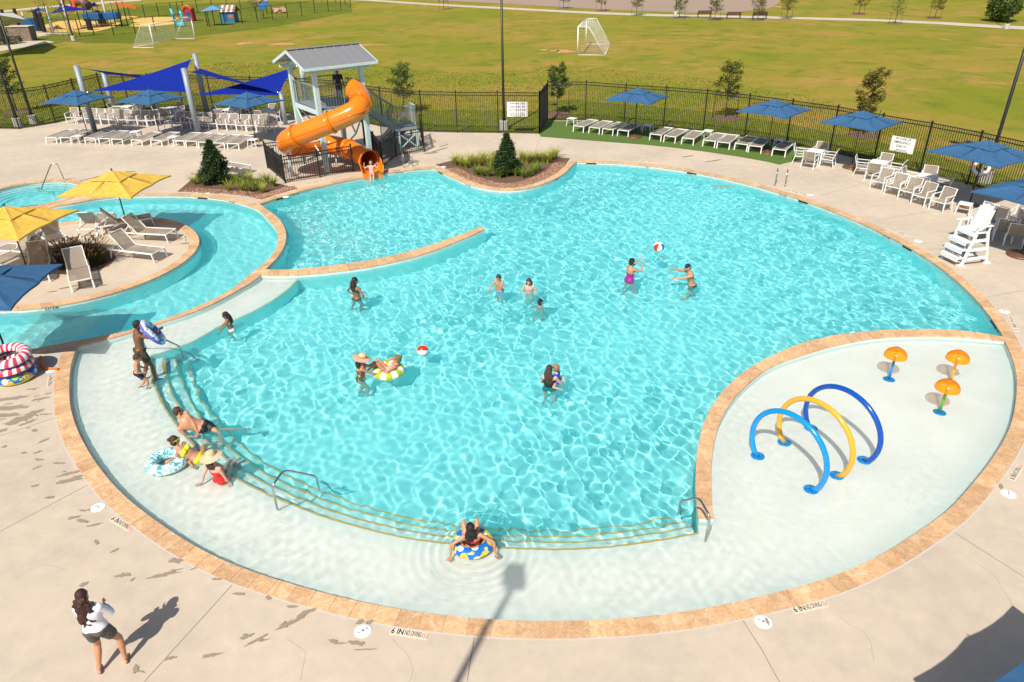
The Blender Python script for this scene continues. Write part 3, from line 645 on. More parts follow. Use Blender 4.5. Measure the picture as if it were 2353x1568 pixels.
strip_px('footpath', [(780,-5),(840,-2),(988,8),(1176,18),(1377,28),(1527,33),(1765,37.5),(2015,44),(2165,50.5),(2280,57),(2460,66)], [(780,-1),(840,2),(988,12),(1176,22.5),(1377,33),(1527,38),(1765,43),(2015,49),(2165,56.5),(2280,64),(2460,74)], -0.012, M_PATH)
strip_px('footpath', [(-80,30),(0,25),(100,15),(175,9),(325,-2)], [(-80,34),(0,29),(100,19),(175,13),(325,2)], -0.012, M_PATH)
sheet('bench_pad', [G2(*p) for p in [(1520,38),(1600,41),(1900,46),(1765,43),(1600,38)]], -0.008, plain('grey_asphalt', (.16,.15,.15), .9))
sheet('pavilion_pad', [G2(*p) for p in [(-200,150),(0,118),(60,108),(126,96.5),(110,94),(60,94),(0,104),(-30,80),(-200,90)]], -0.008, M_PATH)
M_MUD = plain('muddy_water', (0.42, 0.27, 0.16), 0.35, var=.05, vscale=.05)
sheet('muddy_pond', [G2(*p) for p in [(876,-6),(1000,1),(1176,9.5),(1377,21.5),(1602,30),(1680,29.5),(1714,26),(1765,20),(1780,14),(1792,4),(1800,-40),(1200,-50),(820,-20)]], -0.015, M_MUD)
M_DIRT = plain('bare_orange_dirt', (0.52, 0.25, 0.10), 0.95, var=.2, vscale=2)
for cx, cy, rx, ry in [(1297,118,22,3.4),(1275,117,10,2.2),(1250,114.5,9,1.6),(650,101,30,2.5),(850,103,45,1.2),(560,100,18,2.5),(1790,16,12,1.6)]:
    c = G(cx, cy); e1 = G(cx + rx, cy); e2 = G(cx, cy - ry); n = 26
    ax = (e1 - c).length; ay = (e2 - c).length; pts = []
    for i in range(n):
        a = 2*math.pi*i/n; r_ = 1 + .22*math.sin(3*a + cx) + .15*math.sin(7*a + cy) + rnd.uniform(-.1, .1); pts.append((c.x + ax*r_*math.cos(a), c.y + ay*r_*math.sin(a)))
    sheet('bare_patch', pts, -0.02, M_DIRT)
# rough grass blades scattered over the nearest part of the field so that its surface is not flat
def tufts(name, poly, n, h, mat, seed):
    r = np.random.RandomState(seed); P_ = np.array(poly); lo, hi = P_.min(0), P_.max(0); pts = []
    while len(pts) < n:
        q = lo + (hi - lo)*r.rand(n, 2); q = q[inside(poly, q[:, 0], q[:, 1])]; pts += q.tolist()
    pts = np.array(pts[:n]); a = r.rand(n)*6.28; w = .02 + .03*r.rand(n); hh = h*(.5 + r.rand(n)); lean = r.randn(n, 2)*hh[:, None]*.5
    V = np.zeros((n, 3, 3)); V[:, 0, :2] = pts + np.stack([np.cos(a), np.sin(a)], 1)*w[:, None]; V[:, 1, :2] = pts - np.stack([np.cos(a), np.sin(a)], 1)*w[:, None]
    V[:, 2, :2] = pts + lean; V[:, :2, 2] = -.035; V[:, 2, 2] = hh - .03
    me = bpy.data.meshes.new(name); me.from_pydata(V.reshape(-1, 3).tolist(), [], np.arange(3*n).reshape(n, 3).tolist()); me.materials.append(mat)
    return tag(link_mesh(name, me), 'loose blades of yellow green grass over the mown field', 'grass', kind='stuff')
M_BLADE = plain('grass_blade', (0.20, 0.20, 0.025), 0.8, var=.3, vscale=1.0)
tufts('grass', band + [(x, y + 22) for x, y in reversed(band)], 60000, .06, M_BLADE, 4)
# ------------------------------------------------------------------ fences, lamps, sails, slide tower
M_IRON = plain('black_iron', (0.012, 0.012, 0.013), 0.45)
def fence(name, pts, h, bay, label, picket=.105, tops=(0.0, .16), low=.12, group=None, pk=.019, post=.065, mat=None, z0=-.03, postcap=True):
    """posts, rails and one picket panel per bay; pts are foot points in order, a post stands at each"""
    mat = mat or M_IRON; root = empty(name, (pts[0][0], pts[0][1], z0), 0, label, 'fence', group); ox, oy = pts[0]; P_ = []
    for i in range(len(pts) - 1):
        a, b = np.array(pts[i]), np.array(pts[i+1]); n = max(1, int(round(np.linalg.norm(b - a)/bay))) if bay else 1
        P_ += [a + (b - a)*k/n for k in range(n)]
    P_.append(np.array(pts[-1])); P_ = [Vector((p[0] - ox, p[1] - oy, 0)) for p in P_]
    for p in P_:
        mb = MB(); mb.box(p + Vector((0, 0, h/2 + .03)), (post, post, h + .1))
        if postcap: mb.box(p + Vector((0, 0, h + .09)), (post*1.3, post*1.3, .025))
        mb.build('post', mat, root)
    pid = None
    for a, b in zip(P_[:-1], P_[1:]):
        for t in tops: MB().bar(a + Vector((0, 0, h - t)), b + Vector((0, 0, h - t)), .03, .04).build('rail', mat, root)
        if low is not None: MB().bar(a + Vector((0, 0, low)), b + Vector((0, 0, low)), .03, .04).build('rail', mat, root)
        if picket:
            n = max(1, int((b - a).length/picket)); mb = MB(); d = (b - a)/n
            for k in range(1, n):
                q = a + d*k; x = pk/2; z1 = h - .02; z_ = .04
                vs = [q + Vector((sx*x, sy*x, z)) for z in (z_, z1) for sx, sy in ((-1, -1), (1, -1), (1, 1), (-1, 1))]
                mb.add(vs, [(0, 1, 5, 4), (1, 2, 6, 5), (2, 3, 7, 6), (3, 0, 4, 7)])
            tag(mb.build('picket_panel', mat, root), kind='stuff')
    return root
FH = 2.28
seg = lambda i, j: FENCE[i:j]
fence('perimeter_fence', FENCE[1:13], FH, 2.45, 'black picket fence behind the blue sails and the slide tower')
fence('perimeter_fence', FENCE[12:19], FH, 2.45, 'black picket fence between the slide tower and the dark jog, with the warning sign')
fence('perimeter_fence', FENCE[18:20], FH, 1.4, 'short end-on run of black fence jogging back beside the turf')
fence('perimeter_fence', FENCE[19:-1], FH, None, 'black picket fence curving behind the loungers on the turf, with the emergency sign')
fa = [G2(700,377), G2(616,387), G2(637,404), G2(656,421), G2(735.8,408), G2(812,394)]
fence('slide_fence', fa, 1.22, 2.4, 'low black fence in front of the orange slide, left of its mouth', z0=0)
fence('slide_fence', [G2(838,330), G2(862,362), G2(880,386), G2(911,360), G2(975,349), G2(968,318)], 1.22, 2.4, 'low black fence round the stair foot, right of the slide mouth', z0=0)
# park fences in the distance
pf = dict(picket=None, tops=(0.0,), low=None, bay=None, post=.09, postcap=False)
def px_line(l): return [G2(*p) for p in l]
fence('park_fence', px_line([(-40,92),(30,88),(84,83.5),(184,82.5),(217,81.5),(262,81.5),(311.5,77.5),(358,74.5),(405,70),(482,61.5),(518,58),(557,54),(592,49),(627,45),(661,40.5),(694,36.5),(724,31),(755,26.5),(784,23.5),(806,18)]), 1.9, label='near side of the thin black park fence round the playground', **pf)
fence('park_fence', px_line([(806,18),(793,10),(771,6),(740,3),(718,0),(700,-3)]), 1.9, label='right hand end of the thin black park fence', **pf)
fence('park_fence', px_line([(300,45.5),(334,42.5),(366,39),(396,36.5),(411,34.5),(424,33),(455,30.5),(489,26),(523,22),(553,18),(590,15)]), 1.9, label='far side of the thin black park fence beyond the splash mounds', **pf)
# ---- lamps
M_LAMPP = plain('black_lamp_paint', (0.014, 0.014, 0.016), 0.4); M_CBASE = plain('lamp_footing_concrete', (0.50, 0.47, 0.43), 0.85, var=.1, vscale=6)
M_LENS = plain('lamp_lens', (.5, .5, .48), .2)
def lamp(foot, h, label, heads=2, z0=-.03, base=.55, rz=0.0):
    o = empty('lamp_post', (foot[0], foot[1], z0), rz, label, 'lamp post', 'tall black floodlight posts')
    MB().lathe([(0, base), (.24, base), (.27, base - .04), (.27, 0)], 20, smooth=False).build('footing', M_CBASE, o)
    MB().tube([(0, 0, base), (0, 0, base + .25), (0, 0, h)], [.085, .075, .055], 10).build('pole', M_LAMPP, o)
    MB().box((0, 0, base + .04), (.26, .26, .05)).build('base_plate', M_LAMPP, o)
    for s in ((-1, 1) if heads == 2 else (1,)):
        q = s*.42 if heads == 2 else 0
        f = MB().bar((0, 0, h - .05), (q, 0.05, h), .06).box((q, .12, h + .03), (.36, .62, .10), bev=.05).build('lamp_head', M_LAMPP, o)
        MB().box((q, .12, h - .026), (.42, .36, .01)).build('lens', M_LENS, f)
    return o
lamp(G2(1158,297), 9.0, 'tall black lamp post beside the warning sign on the fence')
lamp(G2(78,283), 9.0, 'black lamp post with a concrete footing at the far left behind the fence')
lamp(G2(43,290), 8.5, 'black lamp post at the left edge, left of the footing with the tree')
lamp(G2(170,93), 9.0, 'black lamp post on the lawn in front of the playground')
lamp(G2(2262,418), 9.0, 'leaning-looking black lamp post behind the blue parasol at the right')
lamp(G2(2312,66), 9.0, 'far lamp post at the upper right by the round bush')
lamp(G2(1552,34), 8.0, 'far lamp post beside the benches and the pond')
sh = G(1185, 1340, -.25); hh = 12.5; d_ = (hh + .25)/math.tan(SUN_EL)
lamp((sh.x - d_*math.cos(SH_AZ), sh.y - d_*math.sin(SH_AZ)), hh, 'lamp post behind the viewer whose shadow crosses the bottom coping', heads=1, z0=0)
# ---- sail shades
M_SPOST = plain('grey_painted_steel', (0.27, 0.31, 0.35), 0.4); 
def mat_cloth(name, col, tr=.25, rough=.85, wv=350.0):
    m, nt, b = new_mat(name); L = nt.links.new; b.inputs['Roughness'].default_value = rough; b.inputs['Specular IOR Level'].default_value = .2
    tc = node(nt, 'ShaderNodeTexCoord'); n = node(nt, 'ShaderNodeTexNoise', Scale=6.0, Detail=6.0); L(tc.outputs['Object'], n.inputs['Vector'])
    mp = node(nt, 'ShaderNodeMapRange'); mp.inputs[1].default_value = .3; mp.inputs[2].default_value = .7; mp.inputs[3].default_value = .88; mp.inputs[4].default_value = 1.12; L(n.outputs['Fac'], mp.inputs[0])
    sc = node(nt, 'ShaderNodeVectorMath', operation='SCALE'); sc.inputs[0].default_value = col; L(mp.outputs[0], sc.inputs['Scale']); L(sc.outputs[0], b.inputs['Base Color'])
    t = node(nt, 'ShaderNodeBsdfTranslucent'); L(sc.outputs[0], t.inputs[0]); mx = node(nt, 'ShaderNodeMixShader', Fac=tr); L(b.outputs[0], mx.inputs[1]); L(t.outputs[0], mx.inputs[2])
    L(mx.outputs[0], nt.nodes['Material Output'].inputs[0]); return m
M_SAIL = mat_cloth('royal_blue_sail', (0.005, 0.024, 0.30), .2)
M_STEEL = plain('stainless_steel', (0.55, 0.55, 0.54), 0.22, metal=1.0)
SP = {}
for k, foot, ty, lab in [('a', (218,302), 151, 'leftmost thick grey shade post rising by the first parasol'), ('b', (262,258), 164, 'thinner looking grey post behind the left parasol'), ('c', (455,307), 157.6, 'thick grey post in front between the two blue sails'),
                    ('d', (477,267), 124, 'tallest grey post at the top corner of the left sail'), ('e', (657,287), 212.6, 'short grey post left of the slide tower'), ('f', (707,262), 140, 'grey shade post mostly hidden behind the slide tower')]:
    b = G(*foot); h = height_at(foot[0], foot[1], ty); SP[k] = (b, h)
    o = empty('shade_post', b, 0, lab, 'shade post', 'grey steel posts carrying the blue sails')
    MB().tube([(0, 0, 0), (0, 0, h)], .155 if k != 'e' else .13, 16).build('shaft', M_SPOST, o)
    MB().lathe([(.0, h + .02), (.15, h + .015), (.16, h)], 16).build('cap', M_SPOST, o)
    MB().box((0, 0, .015), (.42, .42, .03)).build('base_plate', M_SPOST, o)
def sail(corners, label, sag=.12):
    """three or four cornered cloth with hollow edges, a cable to each post"""
    c = [Vector(p) for p in corners]; cen = sum(c, Vector())/len(c); root = empty('sail_shade', cen, 0, label, 'sail shade', 'royal blue triangular sail shades'); n = 14
    mb = MB(); ins = [cen + (p - cen)*.90 for p in c]; A, B, C_ = [p - cen for p in ins]; idx = {}; vs = []
    for i in range(n + 1):
        for j in range(n + 1 - i):
            u, v = i/n, j/n; w = 1 - u - v; p = A*u + B*v + C_*w
            pull = 4*(u*v*(1-w) + v*w*(1-u) + u*w*(1-v)); edge = min(u, v, w)
            # hollow the edges towards the centre
            e = (u*v if w <= min(u, v) else 0) + (v*w if u <= min(v, w) else 0) + (u*w if v <= min(u, w) else 0)
            f = 1 - .42*e*(1 - 3*edge); p = Vector((p.x*f, p.y*f, p.z*f - .25*edge)); idx[i, j] = len(vs); vs.append(p)
    fs = []
    for i in range(n):
        for j in range(n - i):
            fs.append((idx[i, j], idx[i+1, j], idx[i, j+1]))
            if j < n - i - 1: fs.append((idx[i+1, j], idx[i+1, j+1], idx[i, j+1]))
    mb.add(vs, fs, True); mb.build('cloth', M_SAIL, root)
    for p, q in zip(c, ins): MB().tube([p - cen, q - cen], .025, 6).build('cable', M_STEEL, root)
def on(k, t, toward=None): b, h = SP[k]; return Vector((b.x, b.y, h*t))
sail([on('d', .95), on('c', .62), on('a', .60)], 'large blue sail rising to the tall post, left of the two')
sail([on('f', .93), on('e', .86), on('c', .58)], 'large blue sail pointing up to the slide tower, right of the two')
sail([on('a', .97), on('b', .93), on('d', .55)], 'thin looking blue sail seen edge-on from the leftmost post')
sail([on('c', .96), Vector((SP['d'][0].x, SP['d'][0].y, 3.0)), on('e', .98)], 'thin looking blue sail seen edge-on over the right parasol')
# ---- slide tower
M_TEAL = plain('pale_aqua_steel', (0.52, 0.66, 0.66), 0.45, var=.05, vscale=2); M_ROOF = plain('ribbed_grey_roofing', (0.30, 0.30, 0.31), 0.4, metal=.3); M_RAIL = plain('greyed_teal_steel', (0.20, 0.27, 0.28), 0.5); M_GRATE = plain('grey_deck_plate', (.25, .29, .30), .6)
T0 = Vector((-8.8, 34.72, 0)); ta = math.atan2(.603, .797)
tw = empty('slide_tower', T0, ta, 'pale aqua steel slide tower with ribbed grey roof beside the orange slide', 'slide tower')
TWW, TWD, TZ, TE = 2.35, 2.75, 2.92, 4.85
for x in (0, TWW):
    for y in (0, TWD): MB().box((x, y, TE/2), (.20, .20, TE)).build('column', M_TEAL, tw)
    MB().bar((x, 0, TE - .06), (x, TWD, TE - .06), .1, .16).build('beam', M_TEAL, tw)
for y in (0, TWD):
    MB().bar((-.5, y, TE - .2), (TWW + .5, y, TE - .2), .1, .14).build('beam', M_TEAL, tw)
    MB().bar((.1, y, TZ - .12), (TWW - .1, y, TZ - .12), .08, .2).build('beam', M_TEAL, tw)
for x in (0, TWW): MB().bar((x, .1, TZ - .12), (x, TWD - .1, TZ - .12), .08, .2).build('beam', M_TEAL, tw)
MB().box((TWW/2, TWD/2, TZ), (TWW - .1, TWD - .1, .05)).build('platform', M_GRATE, tw)
for a, b in [((0, .1, TZ-.25), (0, 1.3, 1.3)), ((0, TWD-.1, TZ-.25), (0, 1.3, 1.3)), ((TWW, .1, TZ-.25), (TWW, 1.3, 1.3)), ((TWW, TWD-.1, TZ-.25), (TWW, 1.3, 1.3)), ((.1, TWD, TZ-.25), (1.2, TWD, 1.4)), ((TWW-.1, TWD, TZ-.25), (1.2, TWD, 1.4)), ((0, 1.3, 1.3), (0, .1, .5)), ((TWW, 1.3, 1.3), (TWW, TWD-.1, .5))]:
    MB().bar(a, b, .06, .06).build('brace', M_TEAL, tw)
def railing(root, a, b, h=1.05, mat=None, pick=.13):
    a, b = Vector(a), Vector(b); mat = mat or M_RAIL; r = MB().tube([a + Vector((0, 0, h)), b + Vector((0, 0, h))], .025, 6).tube([a + Vector((0, 0, .08)), b + Vector((0, 0, .08))], .02, 6).build('railing', mat, root)
    mb = MB(); n = max(2, int((b - a).length/pick))
    for k in range(n + 1): q = a + (b - a)*k/n; mb.tube([q + Vector((0, 0, .05)), q + Vector((0, 0, h))], .009 if 0 < k < n else .022, 5, cap=False)
    tag(mb.build('balusters', mat, r), kind='stuff')
railing(tw, (.1, 0, TZ), (1.35, 0, TZ)); railing(tw, (0, .1, TZ), (0, TWD-.1, TZ)); railing(tw, (.1, TWD, TZ), (TWW-.1, TWD, TZ)); railing(tw, (TWW, .1, TZ), (TWW, 1.5, TZ))
# gable roof of ribbed sheets
x0, x1, y0, y1, ry, rz_ = -.62, TWW + .72, -.42, TWD + .42, TWD/2, TE + .62
for (ya, yb) in ((y0, ry), (y1, ry)):
    n = 8
    for k in range(n):
        xa, xb = x0 + (x1-x0)*k/n, x0 + (x1-x0)*(k+1)/n
        mb = MB(); mb.add([(xa, ya, TE), (xb, ya, TE), (xb, yb, rz_), (xa, yb, rz_), (xa, ya, TE-.03), (xb, ya, TE-.03), (xb, yb, rz_-.03), (xa, yb, rz_-.03)], [(0, 1, 2, 3), (7, 6, 5, 4), (0, 4, 5, 1), (1, 5, 6, 2), (2, 6, 7, 3), (3, 7, 4, 0)])
        mb.bar((xa + .02, ya, TE + .02), (xa + .02, yb, rz_ + .02), .035, .04)
        mb.build('roof_sheet', M_ROOF, tw)
MB().bar((x0, ry, rz_ + .03), (x1, ry, rz_ + .03), .22, .03).build('ridge_cap', M_ROOF, tw)
for y in (y0, y1): MB().bar((x0, y, TE - .05), (x1, y, TE - .05), .05, .12).build('fascia', M_TEAL, tw)
for x in (x0, x1):
    for y in (y0, y1): MB().bar((x, y, TE - .06), (x, ry, rz_ - .06), .05, .12).build('fascia', M_TEAL, tw)
# stair: flight to a landing on the right, then back down
inv = tw.matrix_basis.inverted() if False else (Matrix.Translation(T0) @ Matrix.Rotation(ta, 4, 'Z')).inverted()
LA = [inv @ Vector((x, y, 1.25)) for x, y in [(-5.72, 38.42), (-4.83, 38.86), (-5.25, 39.75), (-6.15, 39.3)]]
mb = MB(); mb.add([(*p.xy, 1.25) for p in LA] + [(*p.xy, 1.1) for p in LA], [(0, 1, 2, 3), (7, 6, 5, 4)] + [(i, i+4, (i+1) % 4 + 4, (i+1) % 4) for i in range(4)]); mb.build('landing', M_GRATE, tw)
for p in LA: MB().bar((p.x, p.y, 0), (p.x, p.y, 1.1), .09, .09, up=(1, 0, 0)).build('landing_leg', M_TEAL, tw)
MB().bar((LA[0].x, LA[0].y, .95), (LA[1].x, LA[1].y, .15), .05).bar((LA[1].x, LA[1].y, .95), (LA[0].x, LA[0].y, .15), .05).build('brace', M_TEAL, tw)
s_top = [Vector((TWW + .08, 1.0, TZ)), Vector((TWW + .08, 1.95, TZ))]; s_bot = [LA[0].copy(), LA[3].copy()]
for p in s_bot: p.z = 1.25
for a, b in zip(s_top, s_bot):
    MB().bar(a - Vector((0, 0, .1)), b - Vector((0, 0, .1)), .06, .26).build('stringer', M_RAIL, tw); railing(tw, a, b, 1.0)
for k in range(1, 10):
    a = s_top[0].lerp(s_bot[0], k/10); b = s_top[1].lerp(s_bot[1], k/10); MB().bar(a, b, .27, .03).build('tread', M_GRATE, tw)
railing(tw, LA[0], LA[1]); railing(tw, LA[1], LA[2], mat=M_TEAL); 
e0 = LA[2] + (LA[2] - LA[1])*2.4; e1 = LA[3] + (LA[3] - LA[0])*2.4
for a, b in ((LA[2], e0), (LA[3], e1)):
    b2 = Vector((b.x, b.y, .05)); MB().bar(Vector((a.x, a.y, 1.15)), b2, .06, .22).build('stringer', M_RAIL, tw); railing(tw, Vector((a.x, a.y, 1.25)), b2, 1.0)
for k in range(1, 7):
    a = Vector((LA[2].x, LA[2].y, 1.25)).lerp(Vector((e0.x, e0.y, .1)), k/7); b = Vector((LA[3].x, LA[3].y, 1.25)).lerp(Vector((e1.x, e1.y, .1)), k/7); MB().bar(a, b, .27, .03).build('tread', M_GRATE, tw)
# ---- the orange tube slide
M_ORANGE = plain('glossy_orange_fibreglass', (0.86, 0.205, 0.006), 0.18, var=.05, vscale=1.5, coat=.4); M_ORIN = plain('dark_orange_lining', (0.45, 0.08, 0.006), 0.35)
sl = [(806,204,3.75),(822,212,3.62),(831,232,3.42),(822,252,3.18),(800,264,2.98),(768,278,2.74),(726,295,2.42),(690,309,2.14),(666,319,1.92),(657,328,1.66),(664,335,1.38),(684,337,1.18),(710,335,1.06),(738,332,.98),(768,334,.90),(800,343,.82),(828,356,.72),(849,368,.64)]
ctr = [np.array(G(*s)) for s in sl]
pl = []
for i in range(len(ctr) - 1):
    p0 = ctr[max(i-1, 0)]; p1, p2 = ctr[i], ctr[i+1]; p3 = ctr[min(i+2, len(ctr)-1)]
    for t in np.linspace(0, 1, 6, endpoint=False): pl.append(0.5*(2*p1 + (p2-p0)*t + (2*p0-5*p1+4*p2-p3)*t*t + (3*p1-p0-3*p2+p3)*t**3))
pl.append(ctr[-1]); pl = np.array(pl)
for _ in range(10):
    q = pl.copy(); q[1:-1] = .25*pl[:-2] + .5*pl[1:-1] + .25*pl[2:]; pl = q
slide = empty('tube_slide', (0, 0, 0), 0, 'glossy orange enclosed spiral tube slide curling down from the tower into the pool', 'water slide')
TR = .465; L_ = np.concatenate([[0], np.cumsum(np.linalg.norm(np.diff(pl, axis=0), axis=1))]); nseg = 7
for k in range(nseg):
    a, b = L_[-1]*k/nseg, L_[-1]*(k+1)/nseg; ss = np.linspace(a, b, 12); pp = [Vector([np.interp(s, L_, pl[:, i]) for i in range(3)]) for s in ss]
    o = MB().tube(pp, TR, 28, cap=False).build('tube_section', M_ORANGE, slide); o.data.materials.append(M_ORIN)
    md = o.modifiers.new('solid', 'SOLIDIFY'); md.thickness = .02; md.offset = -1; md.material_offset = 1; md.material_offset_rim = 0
    t = (pp[1] - pp[0]).normalized()
    MB().tube([pp[0] - t*.035, pp[0] + t*.035], TR + .06, 28).build('flange', M_ORANGE, slide) if k else None
# seam along the middle of the sections
for sgn in (1, -1):
    side = []
    for i in range(len(pl)):
        t = pl[min(i+1, len(pl)-1)] - pl[max(i-1, 0)]; n_ = np.cross(t, [0, 0, 1]); n_ /= np.linalg.norm(n_); side.append(Vector(pl[i] + n_*sgn*(TR + .004)))
    MB().tube(side, .016, 5).build('seam', M_ORANGE, slide)
# open run-out tray at the mouth
tdir = Vector(pl[-1] - pl[-6]).normalized(); td = Vector((tdir.x, tdir.y, 0)).normalized(); mth = Vector(pl[-1]); lip = G(858, 400, .1); run = Vector((lip.x - mth.x, lip.y - mth.y, 0)); 
MB().tube([mth - tdir*.05, mth + tdir*.05], TR + .07, 28, cap=False).build('flange', M_ORANGE, slide)
mb = MB(); vs = []; m_ = 13; nst = 6; sd = Vector((0, 0, 1)).cross(run.normalized()) 
for i in range(nst):
    t = i/(nst-1); c = mth.lerp(Vector((lip.x, lip.y, mth.z - .2)), t)
    for j in range(m_):
        a = math.pi*(-.03 + 1.06*j/(m_-1)); r = TR + .03; hh_ = 1 - .35*t; z = -math.sin(a)*r; zz = c.z + (z if z > -r else z)
        zz = max(zz, c.z - r) ; 
        if math.sin(a) < .25: zz = c.z + (.25 - .45*t)*(.25 - math.sin(a))
        vs.append(Vector((c.x, c.y, zz)) + sd*(-math.cos(a)*r*(1 + .12*t)))
fs = [(i*m_ + j, i*m_ + j + 1, (i+1)*m_ + j + 1, (i+1)*m_ + j) for i in range(nst-1) for j in range(m_-1)]
mb.add(vs, fs, True); o = mb.build('runout_tray', M_ORANGE, slide); md = o.modifiers.new('solid', 'SOLIDIFY'); md.thickness = .05; md.offset = 1
c0 = Vector((lip.x, lip.y, -.02)); MB().bar(c0 + sd*.5 + Vector((0, 0, .03)), c0 - sd*.5 + Vector((0, 0, .03)), .06, .32, up=(0, 0, 1)).build('front_lip', M_ORANGE, slide)
for i in (56, 84): 
    if i < len(pl): p = pl[i]; MB().cyl((p[0], p[1], 0), .06, max(.1, p[2] - TR), 10).build('support_post', M_TEAL, slide)
# struts from the tower's front column to the tube
MB().tube([T0 + Vector((.05, .05, 1.6)), Vector(pl[62])], .03, 6).tube([T0 + Vector((.05, .05, 2.3)), Vector(pl[34])], .03, 6).build('strut', M_TEAL, slide)
# ---- signs on the fence
M_SIGN = plain('white_sign_board', (0.80, 0.80, 0.78), 0.5)
def sign(pa, pb, ztop, zbot, lines, label):
    a, b = G(*pa), G(*pb); c = (a + b)/2; d = (b - a).normalized(); nrm = Vector((0, 0, 1)).cross(d); 
    if nrm.y > 0: nrm = -nrm; 
    w = (b - a).length; h = ztop - zbot; M_ = Matrix((d, Vector((0, 0, 1)), d.cross(Vector((0, 0, 1))))).transposed().to_4x4(); M_.translation = c + Vector((0, 0, (ztop + zbot)/2)) - Vector((0, .08, 0))
    o = empty('fence_sign', (0, 0, 0), 0, label, 'sign'); o.matrix_basis = M_
    MB().box((0, 0, 0), (w, h, .012), bev=.004).build('board', M_SIGN, o)
    y = h*.38
    for body, s, sx in lines: text(body, s, (0, y, .008), M_BLACK, o, sx=sx, bold=.002); y -= s*1.12
    return o
sign((1166,306),(1212,306), 1.75, .93, [('WARNING NO', .155, .85), ('LIFEGUARD ON', .155, .8), ('DUTY-NO DIVING', .155, .75), ('CHILDREN SHALL NOT USE POOL', .06, .9), ('WITHOUT AN ADULT IN ATTENDANCE', .06, .85), ('ADULTS SHOULD NOT SWIM ALONE', .06, .85), ('NO GLASS NO PETS', .06, .9)], 'white fence sign reading WARNING NO LIFEGUARD ON DUTY-NO DIVING')
sign((2031,388),(2083,399), 1.58, .90, [('IN CASE OF', .15, .9), ('EMERGENCY,', .15, .9), ('DIAL 911', .15, .9), ('TELEPHONE ADDRESS', .055, .9), ('SWIM AT YOUR OWN RISK', .055, .9), ('NEAREST EXIT THIS WAY', .055, .9)], 'white fence sign reading IN CASE OF EMERGENCY, DIAL 911, half shaded')
# ------------------------------------------------------------------ parasols
M_BLUE = mat_cloth('denim_blue_canvas', (0.042, 0.125, 0.255), .10); M_YEL = mat_cloth('yellow_canvas', (0.78, 0.50, 0.09), .22); M_BRONZE = plain('bronze_paint', (0.035, 0.025, 0.018), 0.4); M_BASE = plain('brown_resin_base', (0.13, 0.065, 0.03), 0.45)
def make_parasol(name, label, cloth, half=1.33, apex=2.66, edge=2.12, group='market parasols', open_=1.0):
    root = empty(name, (0, 0, 0), 0, label, 'parasol', group)
    def panel(corners_scale, za, ze, tip, sagk, nseg=6, m_=8):
        mb = MB(); h = half*corners_scale
        rim = []
        for q in range(4):
            a = [(h, h), (-h, h), (-h, -h), (h, -h)][q]; b = [(h, h), (-h, h), (-h, -h), (h, -h)][(q+1) % 4]; mid = ((a[0]+b[0])/2, (a[1]+b[1])/2)
            for (p, r_, mm) in ((a, mid, 0), (mid, b, 1)):
                for k in range(m_//2):
                    t = k/(m_//2); s = 4*t*(1-t); x = p[0] + (r_[0]-p[0])*t; y = p[1] + (r_[1]-p[1])*t
                    pull = 1 - .045*s; cz = (math.hypot(x, y)/(h*1.414)); rim.append((x*pull, y*pull, ze + (1 - cz)*.16*corners_scale - 0.0))
        n = len(rim); vs = [(0, 0, za)]
        for i in range(1, nseg + 1):
            t = i/nseg
            for k, (x, y, z) in enumerate(rim):
                sag = .035*math.sin(math.pi*t)*(1 if (k % (m_//2)) else 0)*sagk
                vs.append((x*t, y*t, za + (z - za)*t - sag))
        fs = [(0, 1+k, 1+(k+1) % n) for k in range(n)] + [(1+(i-1)*n+k, 1+i*n+k, 1+i*n+(k+1) % n, 1+(i-1)*n+(k+1) % n) for i in range(1, nseg) for k in range(n)]
        b0 = len(vs)
        if tip:
            for k, (x, y, z) in enumerate(rim): vs.append((x*1.003, y*1.003, z - tip))
            fs += [(1+(nseg-1)*n+k, b0+k, b0+(k+1) % n, 1+(nseg-1)*n+(k+1) % n) for k in range(n)]
        mb.add(vs, fs); return mb
    panel(1.0, apex - .05, edge, .05, 1).build('canopy', cloth, root)
    panel(.42, apex, apex - .25, .0, .5, 4).build('vent_cap', cloth, root)
    MB().tube([(0, 0, .0), (0, 0, apex + .02)], .024, 10).build('pole', M_BRONZE, root)
    MB().lathe([(0, .16), (.05, .16), (.06, .10), (.36, .085), (.40, .05), (.40, 0)], 32).build('base', M_BASE, root)
    MB().lathe([(0, .10), (.022, .08), (.03, .04), (.015, 0)], 10, (0, 0, apex)).build('finial', M_BRONZE, root)
    for k in range(8):
        a = math.pi/4*k; r = half*(1.414 if k % 2 else 1.0)*.97; x, y = math.cos(a)*r, math.sin(a)*r
        z1 = edge + (0 if k % 2 else .29*.16/.29) - .01
        MB().tube([(0, 0, apex - .09), (x, y, z1)], .009, 5).build('rib', M_BRONZE, root)
        MB().tube([(0, 0, apex - .62), (x*.52, y*.52, (apex - .09)*.48 + z1*.52 - .01)], .008, 5).build('strut', M_BRONZE, root)
    MB().cyl((0, 0, apex - .65), .04, .07, 10).build('runner', M_BRONZE, root)
    return root
proto = make_parasol('parasol', '', M_BLUE)
def parasol(px, rot, label, sc=1.0, grp='blue market parasols', foot=None, pr=None):
    f = Vector(foot) if foot else G(*px); pr = pr or proto
    o = place(pr, f, math.radians(rot), label, grp); o.scale = (sc, sc, 1); return o
parasol((1458,316), -32, 'blue parasol over the loungers on the turf, nearest the jog in the fence')
parasol((1763,352), -45, 'second blue parasol from the jog, over the right end of the lounger row')
parasol((1956,386), -50, 'blue parasol just left of the emergency sign', 1.0)
parasol((2226,474), -62, 'big blue parasol in front of the life ring and right hand lamp post', 1.1)
parasol((2345,588), -62, 'blue parasol cut off by the right edge beside the lifeguard chair', 1.1)
